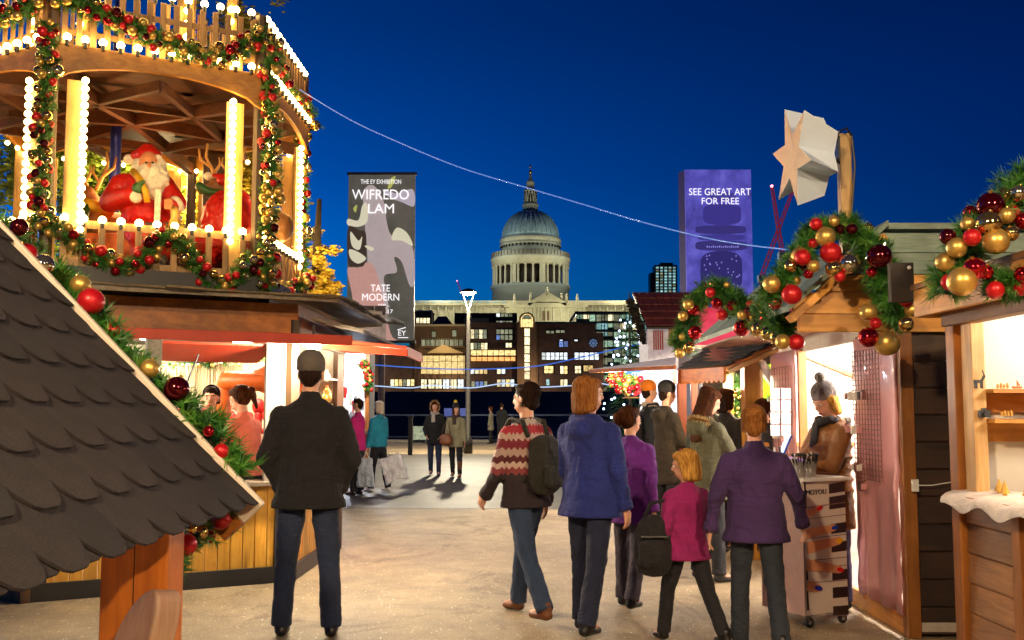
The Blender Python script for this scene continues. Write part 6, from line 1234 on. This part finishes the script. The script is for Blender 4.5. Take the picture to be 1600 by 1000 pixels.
garland('wreath of baubles and pine on the far stall behind the man in the cap', [at(562, 566, 21.35), at(572, 575, 21.35), at(576, 592, 21.35), at(574, 610, 21.35)], .10, 120, 30, (.03, .045), 43, .08, .006, kinds='rm gm rs rm')
R = random.Random(12)
for k in range(14): g = MB(); p_ = at(535+R.random()*38, 596+R.random()*50, 21.9); g.cap(p_, p_-V(0, 0, R.uniform(.1, .3)), .05, .03); o = g.build('hanging_scarf', R.choice((M_whitep, M_mred, M_whitep, flat('cold_grey', '#8a90a0', .7))), None, True); set_(o, 'small item hanging in the white lit stall behind the man in the cap', 'hanging item', 'items hanging in the far stall')
# ---------------------------------------------------------------- printed trolley with castors
S0 = V(2.02, 7.17, 0); ua = V(.87, .48, 0).normalized(); ub = V(-.48, .87, 0).normalized(); TWD, TD, TZ0, TZ1 = .40, .42, .09, 1.0
TR = thing('display_trolley', 'white wheeled display trolley printed with piano keys and painted fingernails', 'trolley', tuple(S0+ua*.2+ub*.2))
g = MB(); g.par(S0+V(0, 0, TZ0), ua*TWD, ub*TD, V(0, 0, TZ1-TZ0)); g.build('cabinet', flat('laminate_white', '#dccfc4', .35, var=.05), TR, bev=.004)
g = MB(); g.par(S0-ua*.03-ub*.03+V(0, 0, TZ1), ua*(TWD+.06), ub*(TD+.06), V(0, 0, .025)); g.build('top', M_whitep, TR, bev=.004)
def fpt(x, z, o=.0): return S0+ua*x+V(0, 0, z)-ub*o
def fpoly(name, pts, m, o, th=.002): g = MB(); g.prism(pts, S0-ub*o, ua, (0, 0, 1), -ub*th); return g.build(name, m, TR, fix=True)
def fpx(px, py): f = (px-1243)/(1318-1243); zt = 1.0-(py-(760-8*f))/(207-12*f)*.91 ; return (f*TWD, zt)
M_key = flat('key_black', '#2a1a1c', .3, bmp=0); M_ln = flat('key_line', '#8a6f68', .5, bmp=0); M_fin = flat('printed_skin', '#d9956a', .5, var=.12, nscale=6, bmp=0)
def qd(name, P4, m, o): return fpoly(name, [fpx(*p_) for p_ in P4], m, o)
for (y0_, h) in ((757, 14), (777, 18), (818, 14), (846, 14), (888, 14), (914, 15), (942, 13)): qd('black_key', [(1290 if y0_ > 815 else 1288, y0_+h+4), (1317, y0_+h-2), (1317, y0_-3), (1290 if y0_ > 815 else 1288, y0_+3)], M_key, .001)
for y0_ in (790, 808, 838, 872, 884, 906, 958): qd('key_line', [(1247, y0_+10), (1317, y0_-4), (1317, y0_-5), (1247, y0_+9)], M_ln, .003)
for (ya_, yb_) in ((756, 800), (818, 830), (895, 912), (925, 958)): qd('black_key', [(1243.5, yb_), (1247, yb_), (1246, ya_), (1243.5, ya_)], M_key, .0025)
def finger(pa, pb, wa, wb, nail):
    a, b2 = Vector(fpx(*pa)), Vector(fpx(*pb)); d = (b2-a); L = d.length; u = d/L; w = Vector((-u.y, u.x)); P = [a-w*wa, a+w*wa]+[b2+w*wb*cos(q)+u*wb*1.2*sin(q) for q in [pi*k/8 for k in range(9)]]
    P = [a+w*wa]+[b2+w*wb*cos(q)+u*wb*1.2*sin(q) for q in [pi*k/8 for k in range(9)]]+[a-w*wa]; fpoly('printed_finger', [tuple(p_) for p_ in P], M_fin, .006)
    c = b2+u*wb*.3; N = [c+u*wb*1.1*cos(q)*1.2+w*wb*.62*sin(q) for q in [2*pi*k/14 for k in range(14)]]; fpoly('printed_nail', [tuple(p_) for p_ in N], flat('nail_'+nail, nail, .25, bmp=0, var=.1), .009)
for a in (((1244, 812), (1268, 799), .03, .022, '#c8141c'), ((1244, 841), (1294, 826), .034, .024, '#1c3fb0'), ((1246, 862), (1302, 845), .042, .026, '#f0b414'), ((1244, 888), (1302, 888), .04, .026, '#d01818'), ((1244, 920), (1262, 921), .036, .028, '#1a2fa8')): finger(*a)
cM_ = fpt(.115, .925, .004); text('lettering', 'MOYOU', M_key, cM_, .19, TR, ux=ua, h=.035)
g = MB(); g.par(S0-ua*.012+ub*.0+V(0, 0, TZ0), -ua*.002, ub*TD, V(0, 0, TZ1-TZ0-.01)); g.build('side_print', flat('side_pink', '#c9a094', .5, var=.1), TR)
for fx, fy in ((.04, .04), (TWD-.04, .04), (.04, TD-.04), (TWD-.04, TD-.04)):
    p_ = S0+ua*fx+ub*fy; g = MB(); g.cyl(p_+V(0, 0, .07), p_+V(0, 0, .09), .03); g.bar(p_+V(0, 0, .075), p_+ua*.02+V(0, 0, .035), .03, .012); o = g.build('castor', flat('zinc', '#8a8a88', .35, .8), TR); g = MB(); g.cyl(p_+ua*.02-ub*.011+V(0, 0, .034), p_+ua*.02+ub*.011+V(0, 0, .034), .034, n=20); g.build('wheel', M_iron, o, True); g = MB(); g.cyl(p_+ua*.02-ub*.013+V(0, 0, .034), p_+ua*.02+ub*.013+V(0, 0, .034), .014, n=12); g.build('hub', M_whitep, o, True)
for k, f in enumerate((.07, .17)):
    c = S0+ua*(f)+ub*.1+V(0, 0, TZ1+.025); t = thing('brush_pot', ('clear pot of dark nail brushes at the left on the trolley top', 'clear pot of dark nail brushes nearer the tan coat on the trolley top')[k], 'pot', c); g = MB(); g.lathe([(.035, 0), (.045, .11), (.041, .11), (.032, .005)], c, 16, False); g.build('pot', flat('pot_grey', '#8a8480', .2), t, True); R = random.Random(k)
    for q in range(16): a = R.random()*6.3; g = MB(); g.cyl(c+V(cos(a)*.02, sin(a)*.02, .02), c+V(cos(a)*.05, sin(a)*.05, R.uniform(.12, .16)), .006, n=5); g.ell(c+V(cos(a)*.05, sin(a)*.05, .155), (.011, .011, .014), 8, 5); g.build('brush', R.choice((M_black, M_iron, M_whitep, M_black)), t)
# side table with tablet
TB = thing('demo_table', 'small purple topped demo table beside the trolley', 'table', (2.0, 7.95, 0)); g = MB(); zt = zp(716, 7.9); g.box(1.72, 2.22, 7.75, 8.15, zt-.02, zt); g.build('table_top', flat('violet_top', '#a47ad0', .35, em=.2), TB, bev=.003)
for a in ((1.75, 7.78), (2.19, 7.78), (1.75, 8.12), (2.19, 8.12)): g = MB(); g.box(a[0]-.015, a[0]+.015, a[1]-.015, a[1]+.015, 0, zt-.02); g.build('leg', M_whitep, TB)
t = thing('tablet', 'blue cased tablet standing tilted on the purple table', 'tablet', (2.12, 7.9, zt)); g = MB(); a_, b2 = at(1221, 716, 7.85), at(1236, 680, 7.85); d = b2-a_; g.par(a_, d, V(.03, .22, 0), V(.012, 0, -.004)); g.build('case', flat('case_blue', '#1a3f9c', .35, em=.1), t, bev=.003); g = MB(); g.par(a_+V(-.003, .012, .004), d*.93, V(.027, .195, 0), V(-.001, 0, .0005)); g.build('screen', emit('tablet_screen', (.3, .5, 1), 1.0), t)
for k in range(6): g = MB(); p_ = V(1.80+k*.05, 7.85+.04*(k % 2), zt); g.cyl(p_, p_+V(0, 0, .05), .012, n=10); g.cyl(p_+V(0, 0, .05), p_+V(0, 0, .085), .008, n=8); o = g.build('varnish_bottle', (M_sred, M_sy, M_pink, flat('violet_varnish', '#7a3ab0', .2), M_whitep, M_black)[k], None); set_(o, ('red', 'yellow', 'pink', 'violet', 'white', 'black')[k]+' nail varnish bottle in the row on the purple table', 'bottle', 'nail varnish bottles on the purple table')
# ---------------------------------------------------------------- the crowd
X = lambda px, Y: (px-800)/1600*Y
c_black = cloth('jacket_black', '#121115', fold=.9); c_jean = cloth('denim_navy', '#1f2c48', fold=.5); c_jean2 = cloth('denim_blue', '#2a3d5c', fold=.5); c_blk2 = cloth('trouser_black', '#17161c'); c_shoe = flat('shoe_black', '#141214', .4); c_brown = flat('boot_brown', '#6d3f1e', .5)
h_brown = hairm('hair_brown', '#1e0e06', '#552f17'); h_dark = hairm('hair_dark', '#120c0a', '#33221a'); h_blond = hairm('hair_blond', '#8a5a24', '#d9a654'); h_ginger = hairm('hair_auburn', '#6b3c1a', '#a8703a'); h_grey = hairm('hair_grey', '#a89a80', '#d9ceb8')
k_grey = cloth('cap_grey', '#5f574f', fold=.2); W_ = ((0, 0, 6), (0, 0, 6))
person('man seen from behind in a black jacket, grey cap and dark jeans, standing at left', (X(486, 6.95), 6.95), 4, 1.84, legs=((2, 2, 6), (-2, 0, 6)), arms=((-2, 20, 30, 38), (-2, 20, 30, 38)), top=c_black, bot=c_jean, shoe=c_shoe, hair=h_dark, hairkind='short', hat=('beanie', k_grey), hem=.80, wide=1.06, collar=.05, vx=.015, head=(-4, -4))
c_nord = cloth('nordic_knit', '#3a2a30', bands=(.75, 1.52, [(0, '#241a22'), (.30, '#2a1f26'), (.38, '#8a3a40'), (.44, '#c9b0a4'), (.49, '#5a1c26'), (.55, '#b59a90'), (.62, '#7a2030'), (.70, '#c0a49a'), (.76, '#a82436'), (.84, '#b8a8a0'), (.90, '#4a3a40')]), fold=.3)
P2, A2, T2 = person('man walking left in a striped nordic sweater, faded jeans and brown boots', (X(822, 7.6), 7.6), 42, 1.70, legs=((-16, 12, 2), (20, 10, 2)), arms=((12, 10, 30, 10), (-8, 10, 25, 5)), top=c_nord, bot=c_jean2, shoe=c_brown, hair=h_dark, hairkind='short', hem=.84, face=True, wide=1.08, head=(18, 0), vx=.015)
backpack('dark olive backpack on the back of the man in the striped sweater', cloth('pack_olive', '#24221a'), P2, T2)
c_blue = cloth('coat_cobalt', '#1c2a78', fold=.6)
person('woman with reddish blond hair in a hooded cobalt blue coat and navy trousers, turned right', (X(920, 7.05), 7.05), -38, 1.70, legs=((8, 6, 3), (-12, 8, 3)), arms=((10, 8, 25, 15), (-4, 14, 18, 5)), top=c_blue, bot=cloth('trouser_navy', '#151c38'), shoe=c_shoe, hair=h_ginger, hairkind='bob', hood='tan', hem=.80, face=True, wide=1.1, head=(-28, 0), vx=.015)
person('girl in a bright purple coat behind the woman in blue', (X(984, 7.95), 7.95), -35, 1.50, legs=((6, 4, 3), (-10, 12, 3)), arms=((8, 8, 15, 5), (-6, 10, 12, 5)), top=cloth('coat_violet', '#661f86', fold=.5), bot=cloth('leggings_grey', '#4a4250'), shoe=c_shoe, hair=h_brown, hairkind='pony', hem=.74, face=True, head=(-25, 0), vx=.015)
c_mag = cloth('coat_magenta', '#8f1460', fold=.5)
P5, A5, T5_ = person('small blond child in a magenta jacket looking left, walking behind the girl', (X(1070, 6.75), 6.75), 25, 1.22, legs=((22, 12, 3), (-20, 14, 3)), arms=((-6, 16, 20, 5), (10, 16, 30, 10)), top=c_mag, bot=c_blk2, shoe=c_shoe, hair=h_blond, hairkind='bob', hem=.80, face=True, head=(42, -8), hs=1.16, vx=.013, wide=1.05)
Pb, Ab, Tb = P5, A5, T5_
o = thing('backpack', 'black rucksack held low at the left side of the small blond child', 'backpack', at(1022, 850, 6.7)); c_pk = cloth('pack_black', '#141216')
g = MB(); cc = at(1022, 848, 6.68)
g.cap(cc+V(0, 0, .10), cc-V(.01, 0, .13), (.11, .08), (.13, .09)); g.cap(cc+V(-.03, -.09, 0), cc+V(-.03, -.09, -.12), (.08, .03), (.09, .03)); off = wloc(o); g.v = [(v[0]-off.x, v[1]-off.y, v[2]-off.z) for v in g.v]; blob('bag_body', g, c_pk, o, .013, 3, .02, .07); g = MB(); g.tube([cc+V(-.06, 0, .16), cc+V(-.02, 0, .25), cc+V(.07, 0, .27), cc+V(.1, 0, .14)], .015, 6); g.build('strap', c_pk, o, True)
g = MB(); g.cap(cc+V(-.09, -.11, .05), cc+V(.07, -.11, .05), .008, .008); g.build('zip', M_iron, o)
person('boy with short brown hair in a dusty purple coat seen from behind, arms swinging', (X(1176, 6.5), 6.5), -6, 1.49, legs=((10, 8, 3), (-14, 14, 3)), arms=((-8, 22, 16, 4), (10, 26, 14, 2)), top=cloth('coat_plum', '#3d2458', fold=.6), bot=cloth('denim_grey', '#262e38'), shoe=c_shoe, hair=h_ginger, hairkind='short', hem=.80, hs=1.08, head=(-6, 0), vx=.014, wide=1.12, collar=.05)
person('woman with long brown hair and a fur trimmed olive parka looking down at the table', (X(1102, 9.2), 9.2), -62, 1.67, legs=W_, arms=((30, 6, 55, 15), (30, 6, 60, 15)), top=cloth('parka_olive', '#4d4a30', fold=.5), bot=c_blk2, shoe=c_shoe, hair=h_brown, hairkind='long', fur='collar', hood='tan', hem=.74, face=True, head=(-15, -22), vx=.015)
person('tall man in a long brown hooded coat and dark beanie facing right', (X(1040, 12), 12), -68, 1.78, legs=W_, arms=((20, 6, 50, 15), (15, 6, 50, 15)), top=cloth('coat_brown', '#2a2014', fold=.5), bot=c_blk2, shoe=c_shoe, hair=h_dark, hat=('beanie', cloth('beanie_dark', '#1d1a1e')), hood='tan', hem=.62, face=True, head=(-10, -8), vx=.02)
P9_, A9, T9 = person('man in a bright orange beanie and dark jacket behind the brown coat', (X(1014, 13.9), 13.9), -72, 1.84, legs=W_, arms=((15, 6, 40, 10), (15, 6, 40, 10)), top=cloth('jacket_dark', '#1a1c26'), bot=c_jean, shoe=c_shoe, hair=h_dark, hat=('beanie', cloth('beanie_orange', '#e07a14')), scarf=cloth('scarf_cream', '#cbbfae'), hem=.82, vx=.02, face=True)
backpack('black rucksack on the man in the orange beanie', cloth('pack_black', '#141216'), P9_, T9)
person('dark haired person in a grey green jacket behind the long haired woman', (X(1104, 11.1), 11.1), -35, 1.74, legs=W_, top=cloth('jacket_sage', '#3a4038'), bot=c_blk2, shoe=c_shoe, hair=h_dark, hairkind='short', hem=.8, vx=.02, face=True)
person('curly dark haired person in black at the bar hut', (X(1134, 10.9), 10.9), -55, 1.70, legs=W_, top=c_black, bot=c_blk2, shoe=c_shoe, hair=h_dark, hairkind='bob', hem=.8, vx=.02, face=True)
person('woman with tied dark hair in a black coat leaning at the bar top', (X(1180, 10.7), 10.35), -58, 1.58, legs=W_, arms=((35, 6, 70, 10), (35, 6, 60, 10)), top=cloth('coat_black2', '#1f1c20'), bot=c_blk2, shoe=c_shoe, hair=h_brown, hairkind='pony', hem=.7, vx=.018, face=True)
c_tan = cloth('puffer_tan', '#8a5724', fold=.5, rough=.5)
person('stallholder in a tan quilted coat and grey bobble hat looking down at the tablet', (X(1294, 7.95), 7.95), 108, 1.66, legs=((0, 0, 3), (0, 0, 3)), arms=((28, 6, 62, 22), (26, 6, 64, 22)), top=c_tan, bot=cloth('jeans_violet', '#5a5484'), shoe=c_shoe, hair=h_blond, hairkind='bob', hat=('bobble', cloth('knit_grey', '#7d7470', fold=1)), bag=FURS['grey'], fur='collar', hood='grey', scarf=cloth('scarf_black', '#2a2426'), gloves=cloth('glove_white', '#c9b9a4', fold=.3), hem=.62, puffer=True, wide=1.06, face=True, head=(8, -24), vx=.012, hs=1.04)
person('young stallholder with short dark hair in a grey top inside the six sided stall', (X(331, 9.8), 9.8), 188, 1.70, legs=W_, arms=((30, 5, 60, 10), (40, 5, 70, 10)), top=cloth('top_grey', '#4d4f44'), bot=c_blk2, shoe=c_shoe, hair=h_dark, hairkind='short', hem=.9, face=True, vx=.014, gloves=flat('glove_blue', '#2a6ad0', .4))
person('woman with a dark ponytail in a coral striped top working inside the six sided stall', (X(388, 9.55), 9.55), 62, 1.70, legs=W_, arms=((25, 8, 80, 12), (25, 8, 85, 12)), top=cloth('top_coral', '#d8705a'), bot=c_blk2, shoe=c_shoe, hair=h_brown, hairkind='pony', hem=.9, face=True, vx=.014, lean=6, head=(8, -12))
person('older woman in a teal fleece and black trousers facing left with a white bag', (X(593, 19), 19), 62, 1.64, legs=((8, 4, 3), (-8, 4, 3)), arms=((5, 10, 10, 0), (0, 8, 12, 0)), top=cloth('fleece_teal', '#1c8aa0'), bot=c_blk2, shoe=M_whitep, hair=h_grey, hairkind='bob', hem=.86, wide=1.15, face=True, vx=.02)
t = thing('carrier_bag', 'large white carrier bag held by the woman in the teal fleece', 'bag', at(613, 760, 18.8)); g = MB(); cc = at(613, 733, 18.8); g.prism([(-.25, .16), (.12, .30), (.24, .02), (.30, -.18), (.12, -.17), (-.10, -.30), (-.17, -.06)], cc-V(0, .05, 0), (1, 0, 0), (0, 0, 1), (0, .10, 0)); off = wloc(t); g.v = [(v[0]-off.x, v[1]-off.y, v[2]-off.z) for v in g.v]; blob('bag_body', g, cloth('bag_white', '#f4f2f8', fold=.8), t, .02, 3, .05, .12); g = MB(); g.tube([cc+V(-.08, 0, .24), cc+V(-.05, 0, .36), cc+V(.03, 0, .24)], .012, 6); g.build('bag_handle', M_whitep, t, True)
person('person in a magenta coat facing left beside the far stall', (X(560, 18.3), 18.3), 75, 1.68, legs=W_, arms=((5, 8, 20, 0), (5, 8, 12, 0)), top=cloth('coat_cerise', '#c01870'), bot=c_blk2, shoe=c_shoe, hair=h_dark, hairkind='short', hem=.8, face=True, vx=.02)
t = thing('carrier_bag', 'white and pale blue carrier bag standing low beside the magenta coat', 'bag', (X(572, 18.1), 18.1, .1)); g = MB(); cc = at(572, 738, 18.1); g.prism([(-.12, .25), (.10, .25), (.16, -.26), (-.17, -.26)], cc-V(0, .06, 0), (1, 0, 0), (0, 0, 1), (0, .12, 0)); off = wloc(t); g.v = [(v[0]-off.x, v[1]-off.y, v[2]-off.z) for v in g.v]; blob('bag_body', g, cloth('bag_pale', '#b8c4cc', fold=.8), t, .02, 3, .04, .1); g = MB(); g.tube([cc+V(-.06, 0, .22), cc+V(0, 0, .36), cc+V(.06, 0, .22)], .012, 6); g.build('bag_handle', M_whitep, t, True)
person('woman in a black parka with tan fur hood, pale scarf and knee boots, far off', (X(680, 23.6), 23.6), 178, 1.66, legs=((8, 4, 2), (-8, 10, 2)), arms=((5, 14, 45, 25), (5, 14, 45, 25)), top=c_black, bot=c_jean, shoe=cloth('boot_purple', '#3a3050'), boots=1, hair=h_brown, hairkind='bob', fur='hood', hood='tan', scarf=cloth('scarf_pale', '#a8a098'), hem=.74, face=True, vx=.02)
Pw, Aw, Tw = person('woman in an olive parka, black hat with yellow bobble and long brown hair', (X(713, 23), 23), 172, 1.60, legs=((8, 4, 2), (-8, 8, 2)), arms=((5, 10, 10, 0), (-5, 10, 10, 0)), top=cloth('parka_khaki', '#8a8466'), bot=c_blk2, shoe=c_brown, boots=1, hair=h_brown, hairkind='long', hat=('bobble', cloth('beanie_black', '#17161a')), bag=flat('bobble_yellow', '#d9b43c', .8), scarf=cloth('scarf_brown', '#3a2a24'), hem=.72, face=True, head=(35, 0), vx=.02)
t = thing('shoulder_bag', 'small brown leather shoulder bag between the two walking women', 'bag', at(697, 690, 22.8)); g = MB(); cc = at(697, 686, 22.8); g.cap(cc+V(0, 0, .06), cc-V(0, 0, .08), (.13, .06), (.15, .07)); off = wloc(t); g.v = [(v[0]-off.x, v[1]-off.y, v[2]-off.z) for v in g.v]; blob('bag_body', g, flat('leather_brown', '#7a4424', .45), t, .018, 2); g = MB(); g.tube([cc+V(-.1, 0, .1), cc+V(0.02, 0, .45), cc+V(.1, 0, .1)], .012, 5); g.build('strap', c_brown, t, True)
person('distant person in a long grey coat by the river railing', (X(767, 45.5), 45.5), 80, 1.62, legs=W_, top=cloth('coat_grey', '#7a7464'), bot=c_blk2, shoe=c_shoe, hair=h_brown, hairkind='bob', hem=.6, vx=.04, hands=False)
person('distant person in a black coat right of the grey coat by the railing', (X(784, 45), 45), -20, 1.78, legs=W_, top=c_black, bot=c_blk2, shoe=c_shoe, hair=h_dark, hem=.6, vx=.04, hands=False)
# ---------------------------------------------------------------- street lamps added behind the viewer to light the fronts facing it
street_lamp('unseen street lamp added behind the viewpoint on the left', (-2.2, -1.5), 5.2, 1150, warm=True)
street_lamp('unseen street lamp added behind the viewpoint on the right', (3.2, -3.0), 5.2, 1150, warm=True)
